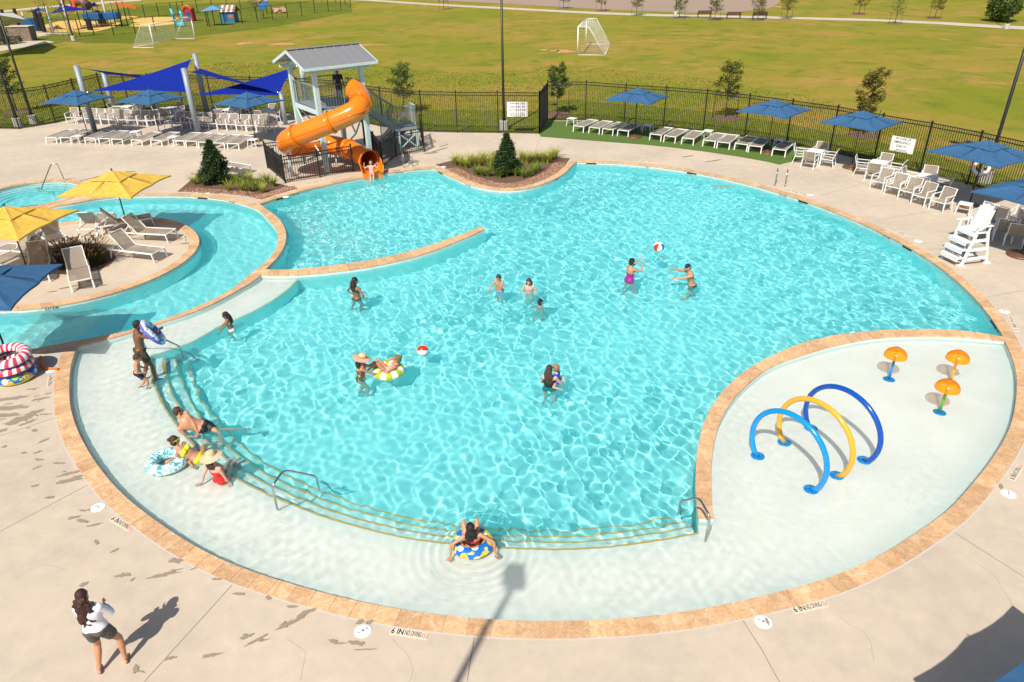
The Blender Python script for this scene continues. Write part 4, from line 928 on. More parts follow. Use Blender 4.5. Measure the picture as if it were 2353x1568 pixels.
parasol((204,316), -18, 'leftmost blue parasol, in front of the leftmost shade post')
parasol((369,315), -25, 'middle blue parasol under the left sail')
parasol((588,324), -32, 'blue parasol between the right sail and the slide tower')
parasol(None, 29.8, 'blue parasol at the bottom right corner whose shade falls on the deck', .985, foot=(6.90, 4.63, 0)).scale.z = 1.12
parasol((22,826), 5, 'dark blue parasol at the left edge over the stacked swim rings', 1.06)
yp = make_parasol('parasol', '', M_YEL, 1.42, 2.42, 1.86, 'yellow market parasols')
parasol((297,534), -6, 'yellow parasol over the right end of the island', 1.0, 'yellow market parasols', pr=yp)
parasol((68,632), -8, 'yellow parasol at the left edge over the island loungers', 1.0, 'yellow market parasols', pr=yp)
# ------------------------------------------------------------------ loungers, chairs, tables
M_WHITE = plain('white_powder_coat', (0.80, 0.80, 0.78), 0.4)
def mat_sling():
    m, nt, b = new_mat('taupe_sling_mesh'); L = nt.links.new; tc = node(nt, 'ShaderNodeTexCoord'); w = node(nt, 'ShaderNodeTexWave', Scale=14.0, Distortion=.2); L(tc.outputs['Object'], w.inputs['Vector'])
    mx = node(nt, 'ShaderNodeMix', data_type='RGBA'); mx.inputs[6].default_value = (0.27, 0.22, 0.17, 1); mx.inputs[7].default_value = (0.33, 0.27, 0.21, 1); L(w.outputs['Fac'], mx.inputs[0]); L(mx.outputs[2], b.inputs['Base Color'])
    b.inputs['Roughness'].default_value = .7; t = node(nt, 'ShaderNodeBsdfTransparent'); s = node(nt, 'ShaderNodeMixShader', Fac=.14); L(b.outputs[0], s.inputs[1]); L(t.outputs[0], s.inputs[2]); L(s.outputs[0], nt.nodes['Material Output'].inputs[0]); return m
M_SLING = mat_sling()
def sling(name, pts, w, root, seg=6, sag=.02):
    """taut cloth along a side profile pts (y, z), w wide"""
    mb = MB(); vs = []; n = len(pts)
    for k in range(seg + 1):
        x = -w/2 + w*k/seg; s = sag*(1 - (2*k/seg - 1)**2)
        for i, (y, z) in enumerate(pts):
            vs.append((x, y, z - s))
    fs = [(k*n + i, (k+1)*n + i, (k+1)*n + i + 1, k*n + i + 1) for k in range(seg) for i in range(n - 1)]
    mb.add(vs, fs, True); return mb.build(name, M_SLING, root)
def make_lounger(name, label, back=0.0):
    """foot end at y=0, head at y=1.95; back is the rake of the backrest in degrees"""
    root = empty(name, (0, 0, 0), 0, label, 'sun lounger'); W, H_ = .64, .34; yh = 1.22; Lb = .74; a = math.radians(back)
    top = (yh + Lb*math.cos(a), H_ + Lb*math.sin(a))
    sling('seat', [(.03, H_ + .012), (.6, H_), (yh, H_ + .006)], W - .05, root); sling('backrest', [(yh + .02, H_ + .01), ((yh + top[0])/2, (H_ + top[1])/2 + .0), (top[0], top[1])], W - .05, root)
    for s in (-1, 1):
        x = s*W/2; f = MB(); f.bar((x, 0, H_), (x, 1.93, H_), .035, .05); f.build('side_rail', M_WHITE, root)
        MB().bar((x, .04, H_), (x, -.02, 0), .035, .05, up=(1, 0, 0)).build('leg', M_WHITE, root)
        MB().bar((x, 1.78, H_), (x, 1.86, 0), .035, .05, up=(1, 0, 0)).build('leg', M_WHITE, root)
        MB().bar((x*.93, yh, H_ + .02), (x*.93, top[0], top[1] + .005), .025, .035).build('back_rail', M_WHITE, root)
        if back > 5: MB().bar((x*.9, yh + Lb*.55*math.cos(a), H_ + Lb*.55*math.sin(a)), (x*.9, yh + .5, H_), .02).bar((x*.9, yh + Lb*.55*math.cos(a), H_ + Lb*.55*math.sin(a)), (x*.9, yh + .18, H_), .02).build('back_strut', M_WHITE, root)
    MB().bar((-W/2, .01, H_), (W/2, .01, H_), .035).build('end_bar', M_WHITE, root); MB().bar((-W/2, 1.92, H_), (W/2, 1.92, H_), .035).build('end_bar', M_WHITE, root)
    MB().bar((-W*.465, top[0], top[1]), (W*.465, top[0], top[1]), .025).build('head_bar', M_WHITE, root)
    return root
def make_chair():
    root = empty('armchair', (0, 0, 0), 0, 'x', 'armchair'); W = .58          # faces -y
    sling('seat', [(-.27, .40), (0, .375), (.24, .37)], W - .06, root, 4, .015); sling('backrest', [(.24, .38), (.30, .60), (.37, .84)], W - .06, root, 4, .02)
    for s in (-1, 1):
        x = s*W/2
        MB().bar((x, -.29, .0), (x, -.27, .62), .03, .04, up=(1, 0, 0)).build('leg', M_WHITE, root); MB().bar((x, .33, 0), (x, .24, .40), .03, .04, up=(1, 0, 0)).build('leg', M_WHITE, root)
        MB().bar((x, -.29, .63), (x, .30, .63), .045, .025).build('armrest', M_WHITE, root)
        MB().bar((x*.93, .23, .37), (x*.93, .38, .86), .025, .03, up=(1, 0, 0)).build('back_rail', M_WHITE, root); MB().bar((x, -.27, .385), (x, .26, .36), .025, .03).build('seat_rail', M_WHITE, root)
    MB().bar((-W/2, -.27, .38), (W/2, -.27, .38), .03).build('front_bar', M_WHITE, root); MB().bar((-W/2, .38, .86), (W/2, .38, .86), .022).build('top_bar', M_WHITE, root)
    return root
def make_table(name, cat, w, h, splay=.05):
    root = empty(name, (0, 0, 0), 0, 'x', cat); MB().box((0, 0, h), (w, w, .03), bev=.008).build('tabletop', M_WHITE, root)
    for sx in (-1, 1):
        for sy in (-1, 1): MB().bar((sx*(w/2 - .04), sy*(w/2 - .04), h), (sx*(w/2 - .04 + splay), sy*(w/2 - .04 + splay), 0), .035).build('leg', M_WHITE, root)
    return root
p_lounge = make_lounger('sun_lounger', 'x', 0); p_chaise = make_lounger('sun_lounger', 'x', 52); p_chair = make_chair(); p_side = make_table('side_table', 'side table', .48, .42); p_table = make_table('bistro_table', 'table', .72, .66, 0)
ORD = ['first', 'second', 'third', 'fourth', 'fifth', 'sixth', 'seventh', 'eighth', 'ninth', 'tenth', 'eleventh', 'twelfth', 'thirteenth', 'fourteenth', 'fifteenth', 'sixteenth', 'seventeenth', 'eighteenth', 'nineteenth', 'twentieth']
def put_px(pr, pl, pr_, lab, grp, z=0.0, dirv=None, dy=0.0):
    """foot end between two seen feet; the body lies away from the viewer"""
    a, b = G(*pl, z), G(*pr_, z); c = (a + b)/2; ang = math.atan2(b.y - a.y, b.x - a.x) if dirv is None else dirv
    return place(pr, c, ang, lab, grp)
gl, gr = 'sun loungers in a row under the sails', 'sun loungers in a row on the turf'
zs = .2501
for k, (xa, xb, y) in enumerate([(436,524,1320),(570,655,1322),(790,885,1326),(920,1015,1332),(1036,1134,1337),(1215,1314,1345),(1396,1492,1347),(1602,1698,1352),(1716,1814,1356),(1835,1930,1366),(1972,2064,1374),(2096,2200,1380)]):
    c = G((xa + xb)/2*zs, y*zs); place(p_lounge, c, math.radians(-9 + rnd.uniform(-2.5, 2.5)), ORD[k] + ' sun lounger from the left in the row under the sails', gl)
for k, (x, y) in enumerate([(712,1328),(1248,1285),(1595,1335),(2325,1362)]):
    c = G(x*zs, y*zs); place(p_side, c + Vector((0, .2, 0)), math.radians(-9), ORD[k] + ' white side table from the left among the loungers under the sails', 'white side tables')
z3 = lambda x, y: (1176.6 + x*zs, y*zs)
for k, (xa, ya, xb, yb) in enumerate([(557,1212,662,1222),(700,1226,808,1236),(822,1240,932,1250),(962,1252,1072,1265),(1260,1290,1370,1302),(1390,1306,1500,1320),(1552,1326,1668,1340),(1748,1346,1862,1362),(1878,1364,1996,1378),(2040,1376,2156,1396),(2168,1398,2286,1416),(2464+8-90,1440-14,2470+40,1465-12)]):
    put_px(p_lounge, z3(xa, ya), z3(xb, yb), ORD[k] + ' sun lounger from the left in the row on the turf', gr, .012, dirv=math.radians(-32 + rnd.uniform(-2, 2)))
for k, (x, y) in enumerate([(550,1160),(1245,1222),(1795,1278)]):
    place(p_side, G(*z3(x, y - 5), .012), math.radians(-32), ORD[k] + ' white side table from the left on the turf', 'white side tables')
place(p_side, G(1789,340,.012), math.radians(-35), 'white side table at the right end of the turf row, in shade', 'white side tables')
# island chaises: foot end position and the point the head end looks to
def chaise(foot, head, lab): 
    f, h = G(*foot), G(*head); a = math.atan2(h.y - f.y, h.x - f.x) - math.pi/2; place(p_chaise, f, a, lab, 'reclined loungers round the island planting')
chaise((192,667),(178,600),'reclined lounger facing the viewer at the front of the island')
chaise((370,598),(285,588),'reclined lounger pointing right, nearest the right tip of the island')
chaise((398,553),(300,548),'reclined lounger behind, with its foot end at the yellow parasol shade')
chaise((352,515),(250,533),'reclined lounger deep in the shade behind the yellow parasol pole')
chaise((250,508),(205,545),'reclined lounger at the back of the island with its back to the planting')
chaise((95,541),(140,570),'reclined lounger at the back left of the island')
chaise((10,588),(75,592),'reclined lounger at the left edge of the island beside the yellow parasol')
chaise((90,652),(105,600),'reclined lounger half hidden behind the dark blue parasol')
chaise((-5,625),(50,600),'reclined lounger cut off by the left edge of the photo')
# armchairs: right side groups
def chair(px, face, lab, grp='taupe sling armchairs'):  # face: bearing towards which it faces, degrees from +x
    place(p_chair, G(*px) + Vector((rnd.uniform(-.04, .04), rnd.uniform(-.07, .07), 0)), math.radians(face + 90 + rnd.uniform(-6, 6)), lab, grp)
q7 = lambda x, y: ((2900 + x/3.565)*.6128, (520 + y/3.565)*.6128)
def group_of(cx, cy, rot, name, n=4, r=.62):
    c = G(cx, cy); place(p_table, c, math.radians(rot), 'white bistro table of the ' + name, 'white bistro tables')
    for k, w in zip(range(n), ('viewer side', 'right hand', 'far side', 'left hand')):
        a = math.radians(rot - 90 + 90*k + rnd.uniform(-10, 10)); rr = r + rnd.uniform(0, .1); p = c + Vector((math.cos(a)*rr, math.sin(a)*rr, 0))
        place(p_chair, p, a + math.radians(90 + 180 + rnd.uniform(-8, 8)), w + ' armchair of the ' + name, 'taupe sling armchairs')
group_of(*q7(535, 345), -32, 'table group beside the end of the turf'); group_of(*q7(1375, 505), -35, 'table group right of the brown parasol base'); group_of(*q7(2010, 700), -42, 'table group in front of the big blue parasol')
for k, (x, y) in enumerate([(1400,700),(1595,770),(1800,835),(1985,905),(2210,975)]):
    chair(q7(x, y - 25), -146, ORD[k] + ' armchair from the left in the front row on the right deck')
place(p_side, G(2212,492), math.radians(-40), 'white side table beside the fifth front row armchair', 'white side tables')
q6 = lambda x, y: ((3480 + x/3.408)*.6128, (560 + y/3.408)*.6128)
chair(q6(650,985), -146, 'armchair hidden behind the lifeguard chair back'); chair(q6(790,1040), -148, 'armchair right of the lifeguard chair, in shade')
chair(q6(930,1150), 60, 'armchair turned away in the shade right of the lifeguard chair'); chair(q6(1100,1220), 62, 'nearest armchair in the parasol shade at the right edge'); chair(q6(1120,980), -148, 'armchair at the right edge under the cut off parasol'); chair(q6(1215,1090), -115, 'armchair partly outside the right edge')
# left rows
q1 = lambda x, y: ((220 + x/2.614)*.6128, (340 + y/2.614)*.6128)
xs = [165,262,0,405,490,575,660,745,838,930]
k = 0
for x, y in [(165,335),(255,340),(335,345),(415,350),(492,352),(575,355),(665,358),(760,362),(850,365),(925,368), (1190,385),(1275,385),(1365,390),(1455,393),(1545,398),(1625,402),(1725,405),(1820,412),(1910,415),(2010,418),(2095,420)]:
    chair(q1(x, y - 20), -97, (ORD[k] if k < 20 else 'last') + ' armchair from the left in the long row behind the loungers'); k += 1
place(p_side, G(*q1(1100, 372)), math.radians(-8), 'white side table in the middle of the long armchair row', 'white side tables')
for cx, cy, nm in [(690,258,'table group left of the middle parasol pole'), (1125,275,'table group behind the tall front shade post'), (1690,290,'table group behind the right parasol'), (2060,300,'table group beside the short grey post')]:
    group_of(*q1(cx, cy), -8, nm, 4, .68)
# lone chair behind the left planting
place(p_lounge, G(505,389), math.radians(-120), 'lounger half hidden behind the evergreen of the left planting bed', 'loose loungers')
# ------------------------------------------------------------------ lifeguard chair
M_POLY = plain('white_recycled_plastic', (0.78, 0.79, 0.77), 0.4, var=.03)
lg = empty('lifeguard_chair', G(2222,598), math.radians(13), 'tall white lifeguard chair with three steps and an oval back', 'lifeguard chair')
# local: front (steps) towards -x, width along y
for s in (-1, 1):
    y = s*.40
    MB().bar((-.62, y, 0), (-.36, y, 1.10), .10, .05, up=(0, 1, 0)).build('front_leg', M_POLY, lg); MB().bar((.42, y, 0), (.10, y, 1.12), .10, .05, up=(0, 1, 0)).build('rear_leg', M_POLY, lg)
    for z in (.24, .56, .88): MB().bar((-.60 + z*.24, y*1.07, z), (.42 - z*.28, y*1.07, z), .035, .10).build('side_board', M_POLY, lg)
    MB().bar((-.50, y*1.05, 1.38), (.18, y*1.05, 1.38), .11, .035).build('armrest', M_POLY, lg); MB().bar((-.38, y, 1.08), (-.38, y, 1.38), .07, .04, up=(1, 0, 0)).build('arm_post', M_POLY, lg); MB().bar((.11, y, 1.05), (.12, y, 1.38), .07, .04, up=(1, 0, 0)).build('arm_post', M_POLY, lg)
    MB().box((-.62, y, .02), (.22, .12, .04)).build('foot', M_POLY, lg); MB().box((.46, y, .02), (.22, .12, .04)).build('foot', M_POLY, lg)
for z, x in ((.27, -.72), (.55, -.64), (.83, -.56)): MB().box((x, 0, z), (.26, .78, .045), bev=.01).box((x - .115, 0, z - .06), (.03, .78, .11)).build('step', M_POLY, lg)
MB().box((-.14, 0, 1.12), (.54, .74, .05), bev=.01).box((-.41, 0, 1.06), (.03, .78, .12)).build('seat', M_POLY, lg)
for k in range(5):
    y = -.24 + .12*k; z1 = 1.86 + .20*math.cos((k - 2)*.62) - .06; MB().bar((.06, y, 1.14), (.20, y*1.12, z1), .11, .025, up=(1, 0, 0)).build('back_slat', M_POLY, lg)
MB().bar((.12, -.34, 1.45), (.12, .34, 1.45), .03, .08).build('back_rail', M_POLY, lg)
lg.scale = (.95, .95, .98)
# life ring on its stand by the fence
M_RINGW = plain('white_ring_foam', (0.8, 0.8, 0.78), .5)
lr = empty('life_ring', G(2240,436) + Vector((0, 0, .95)), math.radians(-32), 'white life ring hanging on a post below the big blue parasol', 'life ring')
mb = MB(); mb.tube([(.28*math.cos(t), 0, .28*math.sin(t)) for t in np.linspace(0, 2*math.pi, 28, endpoint=False)], .075, 10, closed=True).build('ring', M_RINGW, lr)
MB().tube([(.37*math.cos(t), -.02, .37*math.sin(t) + .02*math.sin(4*t)) for t in np.linspace(0, 2*math.pi, 28, endpoint=False)], .012, 5, closed=True).build('rope', plain('red_rope', (.5, .06, .05), .7), lr)
po = empty('life_ring_post', G(2240,436) + Vector((.0, .12, 0)), 0, 'thin black post that carries the life ring', 'post'); MB().tube([(0, 0, 0), (0, 0, 1.4)], .04, 8).build('shaft', M_IRON, po); MB().bar((-.1, -.06, 1.22), (.1, -.06, 1.22), .04).build('hook', M_IRON, po)
# ------------------------------------------------------------------ splash arches and mushrooms
M_SKY = plain('sky_blue_gloss', (0.0, 0.26, 0.72), 0.16, coat=.4); M_NAVY = plain('deep_blue_gloss', (0.0, 0.07, 0.42), 0.16, coat=.4); M_AMB = plain('amber_gloss', (0.83, 0.40, 0.03), 0.16, coat=.4); M_GREENP = plain('green_gloss', (0.10, 0.42, 0.05), .2, coat=.3); M_FBLUE = plain('flange_blue', (0.0, 0.20, 0.55), .3)
def arch(pa, pb, top_y, mat, label):
    a, b = G(*pa, Z_SHELF), G(*pb, Z_SHELF); c = (a + b)/2; w = (b - a).length; rt = empty('splash_arch', c, math.atan2(b.y - a.y, b.x - a.x), label, 'splash arch', 'tubular splash arches in the wading pool')
    h = height_at(0.5*(pa[0]+pb[0]), 0.5*(pa[1]+pb[1]), top_y, Z_SHELF)*.94; R_ = h/2*1.03; pts = []
    for t in np.linspace(math.radians(-42), math.radians(222), 44): pts.append((math.cos(t)*w*.61*1.03, 0, h - R_ + math.sin(t)*R_ ))
    zmin = pts[0][2]; pts = [(x, y, (z - zmin)/(h - zmin)*h) for x, y, z in pts]; sx = (w/2)/abs(pts[0][0]); pts = [(x*sx, y, z) for x, y, z in pts]
    caustic(MB().tube(pts, .058, 16).build('hoop', mat, rt))
    for s in (-1, 1):
        f = caustic(MB().lathe([(.0, .03), (.135, .03), (.15, .015), (.15, 0)], 26, (s*w/2, 0, .003)).build('flange', M_FBLUE if False else M_SKY, rt))
        for k in range(4): caustic(MB().cyl((s*w/2 + .1*math.cos(k*1.57 + .8), .1*math.sin(k*1.57 + .8), .03), .014, .014, 6).build('bolt', M_NAVY, f))
    return rt
arch((1740,1054),(1862,1131), 949, M_SKY, 'sky blue splash arch, nearest of the three hoops')
arch((1801,1023),(1921,1099), 921, M_AMB, 'amber splash arch in the middle of the three hoops')
arch((1862,990),(1984,1064), 893, M_NAVY, 'deep blue splash arch, farthest of the three hoops')
def mat_acrylic():
    m, nt, b = new_mat('orange_acrylic'); L = nt.links.new; b.inputs['Base Color'].default_value = (0.95, 0.30, 0.01, 1); b.inputs['Roughness'].default_value = .12
    t = node(nt, 'ShaderNodeBsdfTransparent'); t.inputs[0].default_value = (1.0, .50, .06, 1); s = node(nt, 'ShaderNodeMixShader', Fac=.50); L(b.outputs[0], s.inputs[1]); L(t.outputs[0], s.inputs[2]); L(s.outputs[0], nt.nodes['Material Output'].inputs[0]); return m
M_ACR = mat_acrylic()
def mushroom(px, ty, m1, label):
    f = G(*px, Z_SHELF); h = height_at(px[0], px[1], ty, Z_SHELF); r = empty('splash_mushroom', f, 0, label, 'water mushroom', 'orange domed water mushrooms'); 
    caustic(MB().lathe([(0, .02), (.13, .02), (.145, 0)], 26, (0, 0, .003)).build('flange', M_FBLUE, r)); caustic(MB().tube([(0, 0, 0), (0, 0, h*.80)], .032, 12).build('stem', m1, r)); caustic(MB().tube([(0, 0, h*.80), (0, 0, h - .02)], .022, 10).build('nozzle', M_STEEL, r)); MB().cyl((0, 0, h*.66), .036, .02, 12).build('collar', m1, r)
    prof = [(.03, h)] + [(.27*math.sin(a), h - .24 + .24*math.cos(a)) for a in np.linspace(.15, math.pi/2, 9)]
    MB().lathe(prof, 36).build('dome', M_ACR, r); MB().lathe([(0, h + .01), (.06, h + .008), (.06, h - .01)], 16).build('cap', plain('orange_cap', (.7, .16, .01), .3), r)
mushroom((2041,878), 800, M_SKY, 'orange water mushroom on a blue stem, farthest to the left')
mushroom((2181,884), 807, M_AMB, 'orange water mushroom on a yellow stem, at the upper right of the wading pool')
mushroom((2157,954), 874, M_GREENP, 'orange water mushroom on a green stem, nearest of the three')
# ------------------------------------------------------------------ handrails, ladders
def handrail(pts, label, r=.022, name='handrail'):
    o = empty(name, pts[0], 0, label, 'handrail', 'stainless steel pool rails'); p0 = Vector(pts[0]); pp = [Vector(p) - p0 for p in pts]
    # round the corners
    q = [pp[0]]
    for i in range(1, len(pp) - 1):
        a, b, c = pp[i-1], pp[i], pp[i+1]; d = min(.12, (a-b).length*.4, (c-b).length*.4); s, e = b + (a-b).normalized()*d, b + (c-b).normalized()*d
        q += [s*(1-t)**2 + b*2*t*(1-t) + e*t*t for t in (0, .25, .5, .75, 1)]
    q.append(pp[-1]); caustic(MB().tube(q, r, 10).build('tube', M_STEEL, o)); return o
handrail([G(639,1178,-.25), G(625,1118,.72), G(652,1080,.80), G(727,1095,.62), G(734,1128,-.15), G(734,1130,-.9)], 'steel handrail over the front steps, left of the woman in the flower ring')
handrail([G(1619,1250,-.25), G(1632,1189,.72), G(1606,1143,.80), G(1563,1153,.62), G(1558,1185,-.15), G(1558,1187,-.9)], 'steel handrail over the steps at the end of the dividing wall')
handrail([G(338,806,-.25), G(320,764,.72), G(376,779,.70), G(414,797,.50), G(422,824,-.15), G(423,827,-.9)], 'steel handrail at the left steps behind the man with the blue ring')
handrail([G(91,446,-.5), G(93,440,.1), G(117,378,.88), G(131,376,.90), G(147,412,0)], 'steel handrail rising from the round pool')
def ladder(px, ang, label, w=.42, deck_in=.45):
    c = G(*px); o = empty('pool_ladder', c, ang, label, 'ladder', 'pool ladders')
    for s in (-1, 1):
        x = s*w/2; pts = [(x, -deck_in, 0), (x, -deck_in + .02, .45), (x, -.22, .70), (x, .0, .63), (x, .10, .3), (x, .12, -.9)]; q = catmull([(p[1], p[2]) for p in pts], .06); MB().tube([(x, a, b) for a, b in q], .021, 8).build('grab_rail', M_STEEL, o)
        MB().tube([(x, -deck_in + .02, .12), (x, -.1, .12), (x + .05*s, -.02, .0)], .018, 8).build('foot_brace', M_STEEL, o)
    for z in (-.35, -.6): caustic(MB().bar((-w/2, .12, z), (w/2, .12, z), .08, .03).build('tread', M_STEEL, o))
ladder((1792,428), math.radians(-24 + 180), 'steel ladder at the far right edge of the deep pool'); ladder((938,384), math.radians(17 + 180), 'steel ladder by the slide mouth in front of the black fence')
# ------------------------------------------------------------------ trees, shrubs, grasses, stones
def leaf_mat(name, c, tr=.3):
    m, nt, b = new_mat(name); L = nt.links.new; g = node(nt, 'ShaderNodeNewGeometry'); n = node(nt, 'ShaderNodeTexWhiteNoise', noise_dimensions='1D')
    try: L(g.outputs['Random Per Island'], n.inputs['W'])
    except Exception: pass
    mp = node(nt, 'ShaderNodeMapRange'); mp.inputs[3].default_value = .55; mp.inputs[4].default_value = 1.5; L(g.outputs['Random Per Island'], mp.inputs[0])
    sc = node(nt, 'ShaderNodeVectorMath', operation='SCALE'); sc.inputs[0].default_value = c; L(mp.outputs[0], sc.inputs['Scale']); L(sc.outputs[0], b.inputs['Base Color']); b.inputs['Roughness'].default_value = .55
    t = node(nt, 'ShaderNodeBsdfTranslucent'); L(sc.outputs[0], t.inputs[0]); mx = node(nt, 'ShaderNodeMixShader', Fac=tr); L(b.outputs[0], mx.inputs[1]); L(t.outputs[0], mx.inputs[2]); L(mx.outputs[0], nt.nodes['Material Output'].inputs[0]); return m
M_BARK = plain('grey_brown_bark', (0.13, 0.095, 0.065), .9, var=.3, vscale=20)
LM = {k: leaf_mat(k + '_leaves', c) for k, c in dict(olive=(0.15, 0.155, 0.022), green=(0.10, 0.15, 0.025), deep=(0.036, 0.072, 0.016), rust=(0.17, 0.155, 0.025), pale=(0.20, 0.20, 0.05)).items()}
def leaves(pts, size, r, aspect=.45):
    """a small folded leaf face at each point"""
    n = len(pts); pts = np.array(pts); d = r.randn(n, 3); d[:, 2] = abs(d[:, 2])*.6 - .1; d /= np.linalg.norm(d, axis=1)[:, None]; u = np.cross(d, r.randn(n, 3)); u /= np.linalg.norm(u, axis=1)[:, None]
    s = size*(.6 + .8*r.rand(n))[:, None]; a = pts; b = pts + d*s*.5 + u*s*aspect*.5; c = pts + d*s; e = pts + d*s*.5 - u*s*aspect*.5
    V = np.stack([a, b, c, e], 1).reshape(-1, 3); F = np.arange(4*n).reshape(n, 4); return V, F
def mesh_from(V, F, name, mat, parent):
    me = bpy.data.meshes.new(name); me.vertices.add(len(V)); me.vertices.foreach_set('co', np.asarray(V, np.float32).ravel()); me.loops.add(F.size); me.loops.foreach_set('vertex_index', F.ravel().astype(np.int32))
    me.polygons.add(len(F)); me.polygons.foreach_set('loop_start', (np.arange(len(F))*F.shape[1]).astype(np.int32)); me.update(calc_edges=True); me.materials.append(mat); return link_mesh(name, me, parent)
def tree(foot, h, w, label, mat='olive', n=3500, seed=1, dens=.5, base=.35, group=None, stakes=True, leaf=.125, mulch=True, z=-.03):
    r = np.random.RandomState(seed); root = empty('young_tree', (foot[0], foot[1], z), 0, label, 'tree', group)
    trunk = [(0, 0, 0), (r.randn()*.03, r.randn()*.03, h*.3), (r.randn()*.05, r.randn()*.05, h*.6), (r.randn()*.08, r.randn()*.06, h*.95)]
    tk = MB().tube(trunk, [.045, .038, .028, .008], 7).build('trunk', M_BARK, root); P_ = []; lb = MB()
    nb = 22
    for k in range(nb):
        t = base + (1 - base)*(k + .3)/nb; z0 = h*t*.93; a = k*2.4 + r.rand(); ln = w/2*(1 - ((t - base - .25)/(1 - base))**2*.9)*(.65 + .5*r.rand()); rise = .25 + .7*r.rand()*(t)
        e = np.array([math.cos(a)*ln, math.sin(a)*ln, z0 + ln*rise + .05]); s = np.array([0, 0, z0]); lb.tube([s, (s + e)/2 + (0, 0, .05), e], [.014, .009, .004], 5)
        m_ = int(n*.8/nb); tt = r.beta(2.2, 1.0, m_); q = s + (e - s)*tt[:, None] + r.randn(m_, 3)*np.array([.2, .2, .17])*w*dens*.6; P_.append(q)
    lb.build('branches', M_BARK, root); P_ = np.concatenate(P_); P_ = P_[P_[:, 2] > h*.22]
    keep = (np.sin(P_[:, 0]*9 + seed) + np.sin(P_[:, 1]*8 + 2*seed) + np.sin(P_[:, 2]*7)) > -1.5; V, F = leaves(P_[keep], leaf, r); mesh_from(V, F, 'crown', LM[mat], root)
    if stakes:
        for s in (-1, 1): MB().tube([(s*.75, .1, 0), (s*.72, .1, 1.35)], .018, 5).build('stake', M_IRON, root)
    if mulch:
        m_ = MB(); vs = [(0, 0, .10)] + [(1.0*math.cos(a)*(1 + .12*math.sin(5*a)), .85*math.sin(a)*(1 + .1*math.cos(4*a)), .0) for a in np.linspace(0, 6.283, 20, endpoint=False)]; m_.add(vs, [(0, 1+i, 1+(i+1) % 20) for i in range(20)], True).build('mulch_ring', M_MULCH2, root)
    return root
M_MULCH2 = plain('brown_mulch', (0.17, 0.095, 0.07), .95, var=.4, vscale=15, bump=.8, bscale=40)
for px, ty, w, mat, n, lab in [((40,258),140,1.5,'deep',3000,'dark tree at the far left outside the fence by the lamp footing'), ((928,262),152,1.7,'green',3200,'young tree behind the slide stair outside the fence'), ((1281,263),150,1.25,'green',3800,'young tree just right of the jog in the fence'),
                               ((1666,272),143,1.55,'olive',4200,'young tree outside the fence between the first two turf parasols'), ((1983,312),160,1.55,'rust',4800,'young tree with reddish top behind the parasol left of the emergency sign')]:
    f = G(*px, -.03); tree(f, height_at(px[0], px[1], ty, -.03), w, lab, mat, n, seed=int(px[0]), group='young staked trees outside the pool fence')
far_ = [((1463,36),-6,'olive'),((1381,26),-12,'olive'),((1561,42),-2,'green'),((1642,47),0,'green'),((1741,47),0,'olive'),((1807,43),-2,'rust'),((1973,34),-8,'olive'),((2057,55),-3,'pale'),((2148,43),-6,'olive'),((1020,22),-14,'pale'),((1295,20),-10,'olive'),((590,45),-6,'pale'),((160,88),-20,'pale'),((120,80),-25,'pale')]
for k, (px, ty, mat) in enumerate(far_):
    f = G(*px, -.03); lab = ['far staked tree left of the lamp by the pond','far staked tree second from the left along the pond','far staked tree beside the lamp post at the benches','far staked tree between the first two benches','far staked tree before the third bench','far reddish tree right of the benches','far tree beyond the path, right of the pond','thin pale tree standing at the near side of the path','round dark tree beyond the path near the right','sparse staked sapling above the slide tower','sparse staked sapling at the near end of the pond','sparse pale tree inside the playground fence','pale leafed tree in front of the playground slide','pale leafed tree beside the pavilion'][k]
    hh_ = height_at(px[0], px[1], ty, -.03); tree(f, max(hh_, 3.0), 2.1 if k > 0 else 2.0, lab, mat, 1500 if mat != 'pale' else 700, seed=200 + k, leaf=.17, group='young trees along the far path', base=.32)
# round bush by the far lamp
def bush(foot, w, h, label, mat, n, seed, leaf=.08, conical=False, name='shrub', z=0.0, cat='shrub'):
    r = np.random.RandomState(seed); root = empty(name, (foot[0], foot[1], z), 0, label, cat); u = r.randn(n, 3); u /= np.linalg.norm(u, axis=1)[:, None]; rr = r.rand(n)**.33
    if conical:
        zz = r.beta(1.15, 1.6, n); rad = w/2*np.clip(1.08 - zz**1.25, .05, 1)*np.clip(zz*7 + .35, 0, 1); a = r.rand(n)*6.283; lump = 1 + .24*np.sin(3*a + zz*9 + seed) + .18*np.sin(5*a - zz*17 + 1) + .22*r.randn(n)*(r.rand(n) < .25); q = np.sqrt(.35 + .65*r.rand(n))
        P_ = np.stack([np.cos(a)*rad*q*lump, np.sin(a)*rad*q*lump, zz*h*.97 + .04], 1)
    else:
        lump = 1 + .16*np.sin(4*u[:, 0] + 3) + .14*np.sin(5*u[:, 1]) ; P_ = u*rr[:, None]*lump[:, None]*np.array([w/2, w/2, h/2]) + np.array([0, 0, h/2])
    MB().tube([(0, 0, 0), (0, 0, h*.85)], [.05, .01], 7).build('trunk', M_BARK, root); V, F = leaves(P_, leaf, r, .55); mesh_from(V, F, 'crown', LM[mat], root); return root
f = G(2300,50,-.03); bush(f, 3.9, 3.4, 'round bright green bush beside the far lamp post', 'green', 5000, 5, .30)
f = G(1165,401); bush(f, 1.15, height_at(1165,401,306), 'dark conical evergreen in the middle planting bed', 'deep', 9000, 7, .095, True, 'evergreen_shrub', 0)
f = G(500,421); bush(f, 1.30, height_at(500,421,320), 'dark conical evergreen in the left planting bed', 'deep', 9000, 8, .095, True, 'evergreen_shrub', 0)
